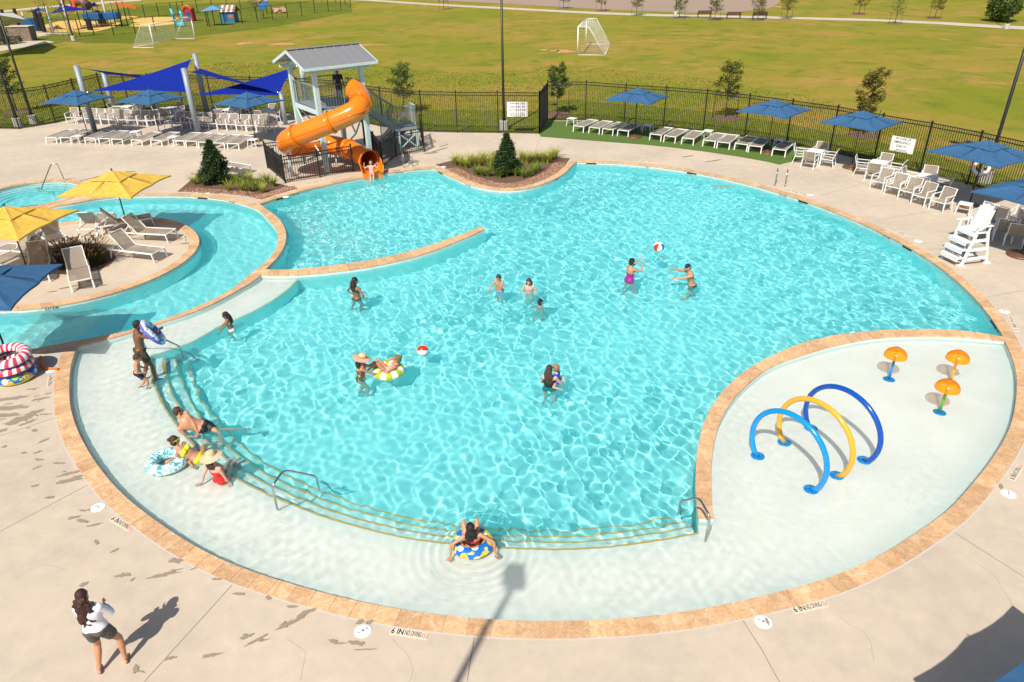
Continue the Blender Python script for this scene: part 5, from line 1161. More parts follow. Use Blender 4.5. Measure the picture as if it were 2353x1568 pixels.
# blade plants
def clump(c, h, n, label, mat, grp, seed, spread=.95, plume=None):
    r = np.random.RandomState(seed); root = empty('grass_clump', (c[0], c[1], .006), 0, label, 'ornamental grass', grp); V = []; F = []
    for k in range(n):
        a = r.rand()*6.283; rad = r.rand()*.07; L_ = h*(.7 + .5*r.rand()); out_ = spread*(.25 + .75*r.rand()); w = .010 + .009*r.rand(); d = np.array([math.cos(a), math.sin(a), 0]); s = np.array([-d[1], d[0], 0]); p = d*rad; b = len(V); m_ = 4
        for i in range(m_ + 1):
            t = i/m_; q = p + d*out_*L_*t*t + np.array([0, 0, L_*(t - .35*out_*t*t)]); ww = w*(1 - t*.9); V += [q - s*ww, q + s*ww]
        F += [(b + 2*i, b + 2*i + 1, b + 2*i + 3, b + 2*i + 2) for i in range(m_)]
    mesh_from(np.array(V), np.array(F), 'blades', LM_G[mat], root); return root
LM_G = {k: leaf_mat(k + '_blades', c, .35) for k, c in dict(lime=(0.42, 0.44, 0.07), green=(0.22, 0.29, 0.03), dry=(0.15, 0.10, 0.04)).items()}
q4 = lambda x, y: ((1620 + x/3.922)*.6128, (500 + y/3.922)*.6128)
back = [(345,470),(430,490),(500,520),(560,470),(640,480),(700,490),(760,430),(840,490),(900,440),(1330,420),(1400,450),(1480,440),(1560,430),(1640,440),(1700,440),(1760,400),(1810,370)]
front = [(660,620),(740,640),(830,640),(960,640),(1000,660),(1100,640),(1230,640),(1330,660),(1430,640),(1500,600),(1560,560),(860,560),(1320,540)]
for k, (x, y) in enumerate(back): c = G(*q4(x, y)); clump(c, .66, 120, ORD[k] + ' lime grass clump from the left in the back row of the middle bed', 'lime', 'ornamental grass clumps in the middle bed', 300 + k)
for k, (x, y) in enumerate(front): c = G(*q4(x, y)); clump(c, .52, 100, ORD[k] + ' green grass clump from the left in the front of the middle bed', 'green', 'ornamental grass clumps in the middle bed', 330 + k)
q5 = lambda x, y: ((640 + x/4.357)*.6128, (560 + y/4.357)*.6128)
for k, (x, y) in enumerate([(395,580),(480,540),(560,600),(960,690),(1020,560),(1130,620),(1160,690),(1230,570),(1290,700),(1310,540),(1400,660),(1480,600),(1510,720),(1580,560),(1690,610)]):
    c = G(*q5(x, y)); clump(c, .56, 90, ORD[k] + ' grass clump from the left in the left planting bed', 'green' if k % 3 else 'lime', 'ornamental grass clumps in the left bed', 360 + k, .95)
# large fountain grass on the island
c = G(190,606); rt = empty('fountain_grass', (c.x, c.y, .006), 0, 'big dark fountain grass with tan plumes in the middle of the island', 'ornamental grass'); r = np.random.RandomState(44); V = []; F = []; V2 = []; F2 = []
for k in range(2600):
    a = r.rand()*6.283; rr = math.sqrt(r.rand())*.62; p = np.array([math.cos(a)*rr*1.25, math.sin(a)*rr*.8, 0]); d = np.array([math.cos(a), math.sin(a), 0])*(.3 + rr) + np.array([r.randn()*.2, r.randn()*.2, 0]); L_ = .55 + .35*r.rand(); s = np.array([-d[1], d[0], 0]); s /= np.linalg.norm(s) + 1e-9; b = len(V)
    for i in range(4):
        t = i/3; q = p + d*.45*L_*t*t + np.array([0, 0, L_*(t - .25*t*t)]); V += [q - s*.009*(1.1 - t), q + s*.009*(1.1 - t)]
    F += [(b+2*i, b+2*i+1, b+2*i+3, b+2*i+2) for i in range(3)]
    if k % 7 == 0:
        e = q + np.array([d[0]*.06, d[1]*.06, .05]); tip = e + np.array([d[0]*.10 + .02, d[1]*.08, .10]); b = len(V2); V2 += [q, e - s*.022, e + s*.022, tip]; F2.append((b, b+1, b+3, b+2))
mesh_from(np.array(V), np.array(F), 'blades', leaf_mat('dark_fountain_blades', (0.055, 0.060, 0.018)), rt); mesh_from(np.array(V2), np.array(F2), 'plumes', leaf_mat('tan_plumes', (0.26, 0.17, 0.08)), rt)
# river stones along the coping inside the beds
def pebbles(name, lines, n, label, seed):
    r = np.random.RandomState(seed); base = np.array([(1,0,0),(-1,0,0),(0,1,0),(0,-1,0),(0,0,1),(0,0,-1)], float); fc = np.array([(0,2,4),(2,1,4),(1,3,4),(3,0,4),(2,0,5),(1,2,5),(3,1,5),(0,3,5)]); V = []; F = []
    for k in range(n):
        ln, w0, w1 = lines[r.randint(len(lines))]; P_ = np.array(ln); i = r.randint(1, len(P_) - 1); t = P_[i+1] - P_[i-1]; t /= np.linalg.norm(t) + 1e-9; nn = np.array([t[1], -t[0]]); d = w0 + (w1 - w0)*r.rand(); c = P_[i] + t*r.randn()*.1 + nn*d; s = .022 + .028*r.rand(); ro = r.randn(3, 3); ro, _ = np.linalg.qr(ro)
        v = (base*np.array([s, s*(.6+.4*r.rand()), s*.55])) @ ro.T + np.array([c[0], c[1], .02 + .02*r.rand()]); F.append(fc + len(V)*6); V.append(v)
    o = mesh_from(np.concatenate(V), np.concatenate(F), name, M_PEB, None); return tag(o, label, 'stones', kind='stuff')
M_PEB = leaf_mat('tan_river_stone', (0.36, 0.20, 0.125), 0.0)
pl_in = offset(smooth_line(L_plant, 2), CW)
pebbles('river_stones', [(pl_in[3:-3], .03, .62)], 2600, 'brown river stones along the coping of the middle bed', 3)
lb = [G2(*p) for p in [(410,441),(470,444.5),(520,447),(560,451.5),(600,459)]]; lb = resample(lb, .15); lb2 = resample([G2(*p) for p in [(600,459),(640,446),(684,434)]], .15)
pebbles('river_stones', [(lb, -.02, -.55), (lb2, -.02, -.5)], 1700, 'brown river stones along the coping of the left bed', 4)
# ------------------------------------------------------------------ goals, benches, playground, pavilion
M_NET = plain('white_net_cord', (.75, .75, .72), .7); M_GPOST = plain('white_goal_paint', (.82, .82, .8), .4)
def goal(p0, p1, depth, label, htop=2.4, tops=.9, flip=1, gap=.2):
    a, b = Vector(p0), Vector(p1); d = b - a; w = d.length; ang = math.atan2(d.y, d.x); o = empty('soccer_goal', a, ang, label, 'soccer goal', 'white soccer goals on the field'); D = depth*flip
    for x in (0, w): MB().tube([(x, 0, 0), (x, 0, htop)], .06, 8).build('post', M_GPOST, o); MB().tube([(x, 0, htop), (x, tops*flip, htop), (x, D, .03)], .03, 6).build('side_frame', M_GPOST, o); MB().tube([(x, 0, .03), (x, D, .03)], .03, 6).build('ground_bar', M_GPOST, o)
    MB().tube([(0, 0, htop), (w, 0, htop)], .06, 8).build('crossbar', M_GPOST, o); MB().tube([(0, D, .03), (w, D, .03)], .03, 6).build('rear_bar', M_GPOST, o); mb = MB(); r_ = .0042
    def line(p, q, s=.0): 
        m_ = (Vector(p) + Vector(q))/2 - Vector((0, 0, s)); mb.tube([p, m_, q], r_, 3, cap=False)
    n = int(w/gap); prof = [(0, htop), (tops*flip, htop), (D, .03)]; L1 = abs(tops); L2 = math.hypot(D - tops*flip, htop); tot = L1 + L2; k2 = int(tot/gap)
    def at(s):
        if s < L1: return (s*flip, htop)
        t = (s - L1)/L2; return (tops*flip + (D - tops*flip)*t, htop + (.03 - htop)*t)
    for i in range(n + 1):
        x = w*i/n; mb.tube([(x, at(s)[0], at(s)[1] - .10*math.sin(math.pi*s/tot)) for s in np.linspace(0, tot, 7)], r_, 3, cap=False)
    for k in range(k2 + 1):
        s = tot*k/k2; y, z = at(s); mb.tube([(x, y, z - .10*math.sin(math.pi*s/tot)) for x in np.linspace(0, w, 4)], r_, 3, cap=False)
    for x in (0, w):
        m_ = int(abs(D)/gap)
        for i in range(1, m_): y = D*i/m_; zt = htop if abs(y) < tops else htop*(1 - (abs(y) - tops)/(abs(D) - tops)); line((x, y, .02), (x, y, zt))
        for k in range(1, int(htop/gap)):
            z = k*gap; ye = tops + (abs(D) - tops)*(1 - z/htop); line((x, 0, z), (x, ye*flip, z))
    tag(mb.build('net', M_NET, o), kind='stuff'); return o
g1 = G(1420*zs, 442*zs, -.03); g2 = G(1795*zs, 360*zs, -.03); goal(g1, g2, 2.6, 'soccer goal at the upper left seen from behind its net', height_at(1420*zs, 442*zs, 225*zs, -.03), 1.0, 1)
h1 = G(1176.6 + 601*zs, 509*zs, -.03); h2 = G(1176.6 + 678*zs, 409*zs, -.03); goal(h2, h1, 2.6, 'soccer goal in the middle of the field opening to the left', height_at(1176.6 + 601*zs, 509*zs, 248*zs, -.03), 1.0, 1)
M_SLAT = plain('brown_bench_slat', (.12, .045, .03), .6)
def bench(px, label):
    f = G(*px, -.03); o = empty('park_bench', f, math.radians(-4), label, 'bench', 'brown benches along the far path')
    for k in range(3): MB().box((0, -.1 + .16*k, .45), (1.85, .13, .04)).build('seat_slat', M_SLAT, o)
    for k in range(3): MB().box((0, -.24 - .04*k, .58 + .13*k), (1.85, .04, .11)).build('back_slat', M_SLAT, o)
    for s in (-1, 1): MB().bar((s*.88, -.2, 0), (s*.88, -.34, .9), .06).bar((s*.88, .28, 0), (s*.88, .28, .62), .06).bar((s*.88, .28, .62), (s*.88, -.28, .64), .06).build('end_frame', M_IRON, o)
bench((1618,40), 'leftmost brown bench at the far path'); bench((1685,43.5), 'middle brown bench at the far path'); bench((1745,43.5), 'rightmost brown bench at the far path')
M_MOUND = plain('tan_yellow_play_surface', (0.66, 0.42, 0.10), .8, var=.1, vscale=1); M_PSLAB = M_PATH
def pz(l, dz=-.015): return [G2(x*zs, y*zs) for x, y in l]
sheet('play_surface', pz([(300,300),(330,255),(420,225),(540,195),(640,188),(800,172),(930,182),(1050,200),(1110,213),(1065,240),(1000,262),(880,290),(700,298),(450,292)]), -.016, M_MOUND)
sheet('play_surface', pz([(950,188),(960,170),(1090,150),(1250,150),(1275,163),(1100,180),(1000,195)]), -.016, M_MOUND)
sheet('play_surface', pz([(1195,192),(1230,178),(1310,163),(1450,155),(1600,157),(1640,168),(1610,185),(1400,200),(1260,208)]), -.016, M_MOUND)
sheet('play_surface', pz([(1185,237),(1220,215),(1340,203),(1500,197),(1620,205),(1600,222),(1400,243),(1240,246)]), -.016, M_MOUND)
sheet('play_path', pz([(270,330),(300,300),(450,300),(640,300),(640,310),(500,318),(350,338)]), -.012, M_PATH)
M_SAIL2 = M_SAIL; M_GALV = plain('galvanised_post', (.42, .44, .44), .5)
def ppost(foot, top, lab, r_=.13):
    f = G(foot[0]*zs, foot[1]*zs, -.03); h = height_at(foot[0]*zs, foot[1]*zs, top*zs, -.03); o = empty('playground_post', f, 0, lab, 'shade post', 'leaning grey playground shade posts'); MB().tube([(0, 0, 0), (0, 0, h)], r_, 10).build('shaft', M_GALV, o); return Vector((f.x, f.y, h))
A_ = ppost((252,280), 108, 'playground post beside the white pavilion roof'); B_ = ppost((495,310), 45, 'playground post left of the big playground sail'); C2 = ppost((648,295), 2, 'tall playground post behind the near lamp'); D2_ = ppost((1000,242), 2, 'playground post right of the blue climber'); E2 = ppost((1058,205), 42, 'shorter playground post at the right of the playground', .1)
def psail(pts, lab):
    c = [Vector(p) for p in pts]; cen = sum(c, Vector())/len(c); n = len(c); o = empty('playground_sail', cen, 0, lab, 'sail shade', 'blue playground sails'); mb = MB(); ring = []
    for i in range(n):
        a, b = c[i] - cen, c[(i+1) % n] - cen
        for t in np.linspace(0, 1, 6, endpoint=False): ring.append(a.lerp(b, t)*(1 - .30*4*t*(1-t)))
    mb.add([(0, 0, -.2)] + ring, [(0, 1+i, 1+(i+1) % len(ring)) for i in range(len(ring))], True).build('cloth', M_SAIL2, o)
def gp(x, y, yf):
    f_ = G(x*zs + 3, yf*zs, 0); return Vector((f_.x, f_.y, height_at(x*zs + 3, yf*zs, y*zs)))
psail([gp(275,116,285), gp(395,66,240), gp(478,98,290)], 'small blue playground sail at the upper left'); psail([gp(480,130,300), gp(600,30,262), gp(905,92,255)], 'large bright blue playground sail over the climbing frame'); psail([gp(755,70,225), gp(915,20,240), gp(958,58,215)], 'blue playground sail at the right of the playground')
M_RED = M_RED; M_POR = plain('play_orange', (.72, .10, .02), .35); M_PBL = plain('play_blue', (.01, .09, .25), .4); M_PGR = plain('play_brown', (.16, .08, .06), .5); M_CY = plain('play_cyan', (.02, .45, .62), .4)
pf_ = G(800*zs, 250*zs, -.03); ps = empty('climbing_frame', pf_, 0, 'playground climbing frame with an orange tube and blue decks', 'playground equipment'); S_ = G(801*zs, 250*zs, -.03) ; u_ = (G(900*zs, 250*zs, -.03) - pf_).length/100
def L3(x, y, z): p = G(x*zs, y*zs, z); return (p.x - pf_.x, p.y - pf_.y, p.z + .03)
MB().tube([(-1.8 + .85*math.cos(t), .2, 3.0 + .85*math.sin(t)) for t in np.linspace(0, 6.283, 18, endpoint=False)], .30, 8, closed=True).build('tube_end', M_POR, ps)
MB().tube([(-1.6, .5, 3.1), (-.2, .8, 3.3), (.8, .3, 2.6)], .62, 10).build('crawl_tube', M_PGR, ps); MB().box((1.2, .2, 1.3), (2.4, 1.6, 1.0), bev=.1).build('deck_box', M_PBL, ps); MB().box((3.6, .6, 1.35), (2.0, 1.4, .9), bev=.1).build('deck_box', M_PBL, ps)
for x in (-.5, .8, 2.4, 4.4, 5.2): 
    for y in (-.6, 1.2): MB().tube([(x, y, 0), (x, y, 3.1)], .07, 6).build('post', M_IRON, ps)
MB().bar((4.6, .3, 3.0), (7.4, .3, 2.3), .3, .25).build('slide_chute', M_POR, ps)
def simple_box_house(px, label):
    f = G(px[0]*zs, px[1]*zs, -.03); o = empty('playhouse', f, math.radians(-4), label, 'playhouse'); MB().box((0, 0, .75), (1.9, 1.5, 1.5)).build('wall', M_CY2, o)
    for k in range(7):
        x = -1.05 + .35*k
        MB().add([(x - .17, -1.0, 1.45), (x + .17, -1.0, 1.45), (x + .17, 0, 2.3), (x - .17, 0, 2.3), (x - .17, 1.0, 1.45), (x + .17, 1.0, 1.45)], [(0, 1, 2, 3), (3, 2, 5, 4)]).build('roof_stripe', M_STR[k % 2], o)
    MB().box((-.35, -.76, .7), (.5, .04, .9)).build('door', M_PBL, o); MB().box((.5, -.76, .85), (.55, .04, .4)).build('window', M_POR, o); return o
M_CY2 = plain('playhouse_blue', (.03, .16, .25), .5); M_STR = [plain('brown_stripe', (.22, .12, .09), .6), plain('cream_stripe', (.6, .5, .42), .6)]
simple_box_house((2120,208), 'little blue playhouse with a striped roof inside the park fence')
f = G(1975*zs, 238*zs, -.03); o = empty('play_canopy', f, 0, 'small play table under a light blue canopy inside the park fence', 'play table'); MB().add([(-1.3, -1, 1.9), (.2, 0, 2.6), (1.4, -.6, 2.1), (1.4, .9, 2.1), (-1.3, 1, 1.9)], [(0, 1, 4), (1, 0, 2), (1, 2, 3), (1, 3, 4)]).build('canopy', plain('light_blue_panel', (.08, .25, .5), .5), o)
for x in (-1, 0, 1): MB().tube([(x, 0, 0), (x, 0, 2.1)], .06, 6).build('post', M_IRON, o)
f = G(1755*zs, 195*zs, -.03); o = empty('play_hut', f, 0, 'small red play hut with an orange arch beyond the left goal', 'playhouse'); MB().box((0, 0, .9), (1.3, 1.2, 1.8), bev=.1).build('wall', plain('play_red', (.35, .02, .03), .5), o); MB().tube([(.62*math.cos(t), -.65, 1.5 + .62*math.sin(t)) for t in np.linspace(0, math.pi, 10)], .15, 8).build('arch', M_POR, o); MB().box((0, -.62, .7), (.5, .05, 1.1)).build('doorway', M_PBL, o)
f = G(1662*zs, 247*zs, -.03); o = empty('spring_climber', f, 0, 'bright cyan play climber behind the left goal net', 'playground equipment'); MB().tube([(-.5, 0, 0), (-.7, 0, 1.4), (-.9, 0, 2.3)], .18, 8).build('side_tube', M_CY, o); MB().tube([(.5, 0, 0), (.45, 0, 1.2), (.3, 0, 2.0)], .18, 8).build('side_tube', M_CY, o); MB().box((.1, 0, .3), (1.1, .5, .5), bev=.1).build('base', M_CY, o); MB().box((-.2, 0, 1.2), (1.0, .1, .12)).build('rung', M_POR, o)
for px, lab in (((588.3 + 72*zs, 165*zs), 'left blue play panel inside the right part of the park fence'), ((588.3 + 103*zs, 128*zs), 'right blue play panel inside the right part of the park fence')):
    f = G(*px, -.03); o = empty('activity_board', f, 0, lab, 'playground equipment'); MB().tube([(0, 0, 0), (0, 0, 1.6)], .06, 6).build('post', M_IRON, o); MB().box((0, -.08, 1.5), (1.0, .1, .8), bev=.05).build('panel', plain('panel_blue', (.02, .16, .45), .4), o)
for k, (x, y, w, h, m_) in enumerate([(285,290,2.0,1.7,M_PBL),(370,290,.5,2.6,M_IRON),(410,295,.5,2.4,M_IRON),(830,280,.6,1.5,M_IRON),(925,222,.6,1.8,M_IRON),(960,222,.6,1.6,M_IRON)]):
    f = G(x*zs, y*zs, -.03); o = empty('play_totem', f, 0, ['blue play cabinet by the pavilion', 'thin dark play post left of the playground tree', 'second thin dark play post left of the playground tree', 'dark spring toy on the near play surface', 'dark play post right of the climbing frame', 'second dark play post right of the climbing frame'][k], 'playground equipment'); MB().box((0, 0, h/2), (w, .4, h), bev=.08).build('body', m_, o); MB().tube([(-w/2, 0, 0), (-w/2, 0, h + .2)], .05, 6).build('pole', M_IRON, o)
# pavilion at the left edge
f = G(-60, 100, -.03); pv = empty('pavilion', f, 0, 'open pavilion with a white standing seam roof at the upper left edge', 'pavilion'); ridge = [G(-120, 30, 4.3), G(-2, 35, 4.0)]; ev = [G(62, 46, 3.0), G(-6, 58, 2.9), G(-140, 75, 2.9)]; R_ = [p - f for p in ridge]; E_ = [p - f for p in ev]; M_PROOF = plain('white_metal_roof', (.62, .62, .62), .4)
tip = R_[1]; n = 14
for k in range(n):
    a0, a1 = E_[1].lerp(E_[2], k/n), E_[1].lerp(E_[2], (k+1)/n); b0, b1 = tip.lerp(R_[0], k/n), tip.lerp(R_[0], (k+1)/n); MB().add([a0, a1, b1, b0], [(3, 2, 1, 0)]).build('roof_sheet', M_PROOF, pv)
for k in range(6):
    a0, a1 = E_[0].lerp(E_[1], k/6), E_[0].lerp(E_[1], (k+1)/6); MB().add([a0, a1, tip], [(0, 1, 2)]).build('roof_sheet', M_PROOF, pv)
MB().add([E_[0], tip, R_[0], E_[0] + (R_[0] - tip) + Vector((0, 6, 0))], [(0, 1, 2, 3)]).build('roof_sheet', M_PROOF, pv); MB().bar(E_[0], E_[1], .15, .25).bar(E_[1], E_[2], .15, .25).build('fascia', M_PATH, pv)
for x, y in ((20,75),(48,72),(12,100),(-20,85)):
    p = G(x, y, -.03) - f; MB().box((p.x, p.y, 1.4), (.3, .3, 2.8)).build('column', M_IRON, pv)
p = G(56, 94, -.03); o = empty('stone_pier', p, 0, 'brown stone pier at the corner of the pavilion', 'pier'); MB().box((0, 0, .8), (2.6, 1.2, 1.6), bev=.05).build('body', plain('brown_stone', (.20, .15, .11), .9, var=.3, vscale=3), o); MB().box((0, 0, 1.63), (2.8, 1.4, .1), bev=.02).build('capstone', M_PATH, o)
for k, (x, y) in enumerate([(8,104),(30,101),(0,92)]):
    p = G(x, y, -.03); o = empty('picnic_table', p, rnd.uniform(0, 1), ['front', 'right', 'rear'][k] + ' dark picnic table under the pavilion roof', 'picnic table', 'picnic tables under the pavilion'); MB().box((0, 0, .75), (1.8, .8, .06)).build('tabletop', M_IRON, o); MB().box((0, -.75, .45), (1.8, .28, .05)).build('bench_seat', M_IRON, o); MB().box((0, .75, .45), (1.8, .28, .05)).build('bench_seat', M_IRON, o); MB().bar((-.7, -.7, 0), (-.5, 0, .75), .06).bar((-.5, 0, .75), (-.7, .7, 0), .06).build('leg', M_IRON, o); MB().bar((.7, -.7, 0), (.5, 0, .75), .06).bar((.5, 0, .75), (.7, .7, 0), .06).build('leg', M_IRON, o)
f = G(2345, 10, -.03); o = empty('dark_screen', f, 0, 'dark mesh screen at the upper right corner beside the far lamp', 'screen'); MB().box((0, 0, 2.4), (5.5, .1, 4.8)).build('mesh_panel', M_IRON, o)
for x in (-3.2, 3.2): MB().tube([(x, 0, 0), (x, 0, 5)], .08, 6).build('post', M_IRON, o)
for k, (x, y, lab) in enumerate([(600,6.5,'tan boulder on the lawn above the left goal'),(640,30,'brown boulder beside the right part of the park fence')]):
    p = G(x, y, -.03); r = np.random.RandomState(k); bm = bmesh.new(); bmesh.ops.create_icosphere(bm, subdivisions=2, radius=1.0)
    for v in bm.verts: v.co = Vector((v.co.x*1.3, v.co.y*.9, max(v.co.z, -.3)*.6 + .2))*(1 + .15*r.randn())
    me = bpy.data.meshes.new('boulder'); bm.to_mesh(me); bm.free(); me.materials.append(plain('tan_boulder', (.40, .24, .15), .9)); o = link_mesh('boulder', me); o.location = p; tag(o, lab, 'boulder')
# ------------------------------------------------------------------ people
# A body is lofted limb by limb from its joints, then fused into one continuous surface.
def skin(name, c, wet=.45): return plain(name, c, wet, var=.06, vscale=9)
M_SK = dict(light=skin('light_skin', (0.62, 0.36, 0.25)), tan=skin('tanned_skin', (0.50, 0.24, 0.13)), brown=skin('brown_skin', (0.27, 0.12, 0.06)), dark=skin('dark_brown_skin', (0.17, 0.075, 0.04)))
M_HAIR = dict(black=plain('black_hair', (0.012, 0.009, 0.008), .5, bump=1.0, bscale=120), brown=plain('brown_hair', (0.06, 0.028, 0.014), .5, bump=1.0, bscale=120), auburn=plain('dark_auburn_hair', (0.045, 0.012, 0.010), .5, bump=1.0, bscale=90), blond=plain('sandy_hair', (0.32, 0.18, 0.08), .55, bump=1.0, bscale=120), ash=plain('ash_hair', (0.19, 0.12, 0.06), .55, bump=1.0, bscale=120))
M_EYE = plain('eye', (0.02, 0.015, 0.012), .2); M_LIP = plain('lips', (0.45, 0.13, 0.10), .5)
def ik(a, b, l1, l2, hint):
    a, b = Vector(a), Vector(b); d = b - a; L = d.length; mx = (l1 + l2)*.995
    if L > mx: b = a + d*(mx/L); d = b - a; L = mx
    x = (l1*l1 - l2*l2 + L*L)/(2*L); h = math.sqrt(max(0, l1*l1 - x*x)); n = d/L; p = Vector(hint) - a; p = p - n*p.dot(n); p = p.normalized() if p.length > 1e-5 else n.orthogonal().normalized()
    return a + n*x + p*h, b
def ell(mb, c, r, M=None, n=12, m_=8):
    c = Vector(c); M = M or Matrix.Identity(3); vs = [c + M @ Vector((0, 0, r[2]))]; 
    for i in range(1, m_):
        t = math.pi*i/m_
        for j in range(n): a = 2*math.pi*j/n; vs.append(c + M @ Vector((r[0]*math.sin(t)*math.cos(a), r[1]*math.sin(t)*math.sin(a), r[2]*math.cos(t))))
    vs.append(c + M @ Vector((0, 0, -r[2]))); fs = [(0, 1+j, 1+(j+1) % n) for j in range(n)]
    for i in range(m_-2):
        for j in range(n): fs.append((1+i*n+j, 1+(i+1)*n+j, 1+(i+1)*n+(j+1) % n, 1+i*n+(j+1) % n))
    b = 1 + (m_-2)*n; fs += [(b+j, len(vs)-1, b+(j+1) % n) for j in range(n)]; return mb.add(vs, fs, True)
def frame(up, fwd):
    u = Vector(up).normalized(); f = Vector(fwd); f = (f - u*f.dot(u)).normalized(); r = f.cross(u); return Matrix((r, f, u)).transposed()     # columns: right, forward, up
BONES = None
def person(label, loc, rz, pose, look, vox=.013, name='person'):
    """pose is in metres for a 1.70 m adult that faces +y with x to its right; loc is the pelvis point on the ground plane below pose z=0"""
    s = look.get('h', 1.7)/1.7; fem = look.get('fem', False); kid = look.get('kid', False); sk = M_SK[look['skin']]
    root = empty(name, loc, rz, label, 'person'); root.scale = (1, 1, 1); P = {k: Vector(v)*s for k, v in pose.items() if k in ('pelvis', 'neck', 'head', 'hl', 'hr', 'fl', 'fr')}
    H = {k: Vector(v) for k, v in pose.items() if k in ('el', 'er', 'kl', 'kr')}; pel, neck = P['pelvis'], P['neck']; spine = neck - pel; up = spine.normalized(); fw = Vector(pose.get('chest', (0, 1, 0))); hipf = Vector(pose.get('hips', fw))
    Fc, Fh = frame(up, fw), frame(up if pose.get('hipup') is None else pose['hipup'], hipf); sw = (.165 if fem else .19)*s*(.9 if kid else 1); hw = (.095 if fem else .088)*s; bulk = look.get('bulk', 1.0)
    mb = MB()
    # torso of elliptical rings
    prof = [(-.06, .10, .085), (.0, .158, .112), (.10, .165, .118), (.24, .140, .102), (.36, .125, .094), (.52, .142, .108), (.68, .160, .116), (.82, .165, .104), (.92, .125, .085), (1.0, .062, .062), (1.10, .052, .055)] if fem else \
           [(-.06, .10, .085), (.0, .145, .110), (.10, .150, .112), (.24, .142, .104), (.38, .140, .102), (.54, .156, .112), (.70, .178, .120), (.84, .182, .108), (.93, .135, .088), (1.0, .066, .066), (1.10, .058, .058)]
    bend = Vector(pose.get('bend', (0, 0, 0)))*s; vs = []; n = 16
    for t, rx, ry in prof:
        c = pel + spine*t + bend*math.sin(math.pi*min(max(t, 0), 1)); k = min(max(t, 0), 1); R3 = (Fh.col[0]*(1-k) + Fc.col[0]*k).normalized(); F3 = (Fh.col[1]*(1-k) + Fc.col[1]*k).normalized()
        for j in range(n): a = 2*math.pi*j/n; vs.append(c + R3*math.cos(a)*rx*s*bulk + F3*math.sin(a)*ry*s*bulk)
    m_ = len(prof); fs = [(i*n+j, i*n+(j+1) % n, (i+1)*n+(j+1) % n, (i+1)*n+j) for i in range(m_-1) for j in range(n)] + [tuple(range(n))[::-1], tuple((m_-1)*n + j for j in range(n))]; mb.add(vs, fs, True)
    if fem:
        for sx in (-1, 1): ell(mb, pel + spine*.70 + Fc @ Vector((sx*.072*s, .088*s, 0)), (.062*s, .055*s, .06*s), Fc)
    for sx in (-1, 1): ell(mb, pel + Fh @ Vector((sx*.07*s, -.06*s, .01*s)), (.085*s*bulk, .08*s*bulk, .09*s), Fh)
    # head
    hd = P['head']; hf = Vector(pose.get('look', fw)); hu = Vector(pose.get('headup', (hd - neck))); Hm = frame(hu, hf); k = (1.08 if kid else 1.0)*(s if not kid else s*1.12 + .03)
    if kid: k = .86 + .14*s
    ell(mb, hd + Hm @ Vector((0, -.008, .018))*k, (.076*k, .095*k, .100*k), Hm, 16, 12); ell(mb, hd + Hm @ Vector((0, .022, -.045))*k, (.058*k, .068*k, .070*k), Hm, 14, 10)
    ell(mb, hd + Hm @ Vector((0, .098, -.012))*k, (.012*k, .018*k, .022*k), Hm, 8, 6)
    for sx in (-1, 1): ell(mb, hd + Hm @ Vector((sx*.078, -.005, -.005))*k, (.010*k, .020*k, .030*k), Hm, 8, 6)
    mb.tube([neck - up*.04*s, neck + (hd - neck)*.3, hd + Hm @ Vector((0, -.01, -.04))*k], [.060*s, .050*s, .050*s], 12)
    seg = [('torso', pel, neck, .14*s), ('head', neck + (hd - neck)*.35, hd, .09*s)]; af = look.get('arm', 1.0)
    UA, FA, TH, SH = .285*s, .245*s, .425*s, .415*s; J = {}
    for side, sx in (('l', -1), ('r', 1)):
        sh = pel + spine*.885 + Fc @ Vector((sx*sw, 0, .0)) + Vector(pose.get('sh' + side, (0, 0, 0)))*s; hand = P['h' + side]; hint = sh + (Fc @ H['e' + side]) if 'e' + side in H else sh + Fc @ Vector((sx*.3, -.2, -.6)); el, wr = ik(sh, hand, UA, FA, hint)
        a_ = (.9 if fem else 1.06)*af*bulk
        mb.tube([sh - Fc @ Vector((sx*.05*s, 0, .0)), sh, sh.lerp(el, .35), sh.lerp(el, .8), el, el.lerp(wr, .25), el.lerp(wr, .7), wr, wr + (wr - el).normalized()*.03*s], [q*s*a_ for q in (.045, .052, .046, .037, .034, .037, .029, .023, .022)], 12); ell(mb, sh, (.055*s*a_,)*3)
        J['sh' + side], J['el' + side], J['wr' + side] = sh, el, wr; seg += [('uarm' + side, sh, el, .042*s), ('farm' + side, el, wr, .03*s)]
        # hand: palm, four fingers of different length with a bend, and a thumb from the side of the palm
        d = Vector(pose.get('hd' + side, (wr - el))).normalized(); pn = Vector(pose.get('palm' + side, (0, 0, -1))); pn = (pn - d*pn.dot(d)); pn = pn.normalized() if pn.length > .05 else d.orthogonal().normalized(); cr = d.cross(pn)*sx; spd = pose.get('spread', .16); curl = pose.get('curl', .25); hs = s*.96
        Mh = Matrix((cr, pn, d)).transposed(); ell(mb, wr + d*.048*hs, (.038*hs, .015*hs, .052*hs), Mh, 10, 8)
        for q, (off, ln) in enumerate(((-.028, .070), (-.010, .078), (.010, .073), (.027, .058))):
            b0 = wr + d*.082*hs + cr*off*hs; dd = (d + cr*off/.028*spd).normalized(); m1 = b0 + dd*ln*.45*hs + pn*curl*.006; m2 = b0 + dd*ln*.75*hs + pn*curl*.022; tp = b0 + dd*ln*hs*.95 + pn*curl*.045; mb.tube([b0 - d*.03*hs, b0, m1, m2, tp], [.0098*hs + .001, .0095*hs + .001, .009*hs + .001, .0085*hs + .001, .007*hs + .001], 7)
        tb = wr + d*.03*hs - cr*.025*hs; mb.tube([tb, tb + (d*.5 - cr*.8)*.035*hs, tb + (d*.85 - cr*.75)*.062*hs + pn*.008], [.013*hs, .011*hs, .009*hs], 7)
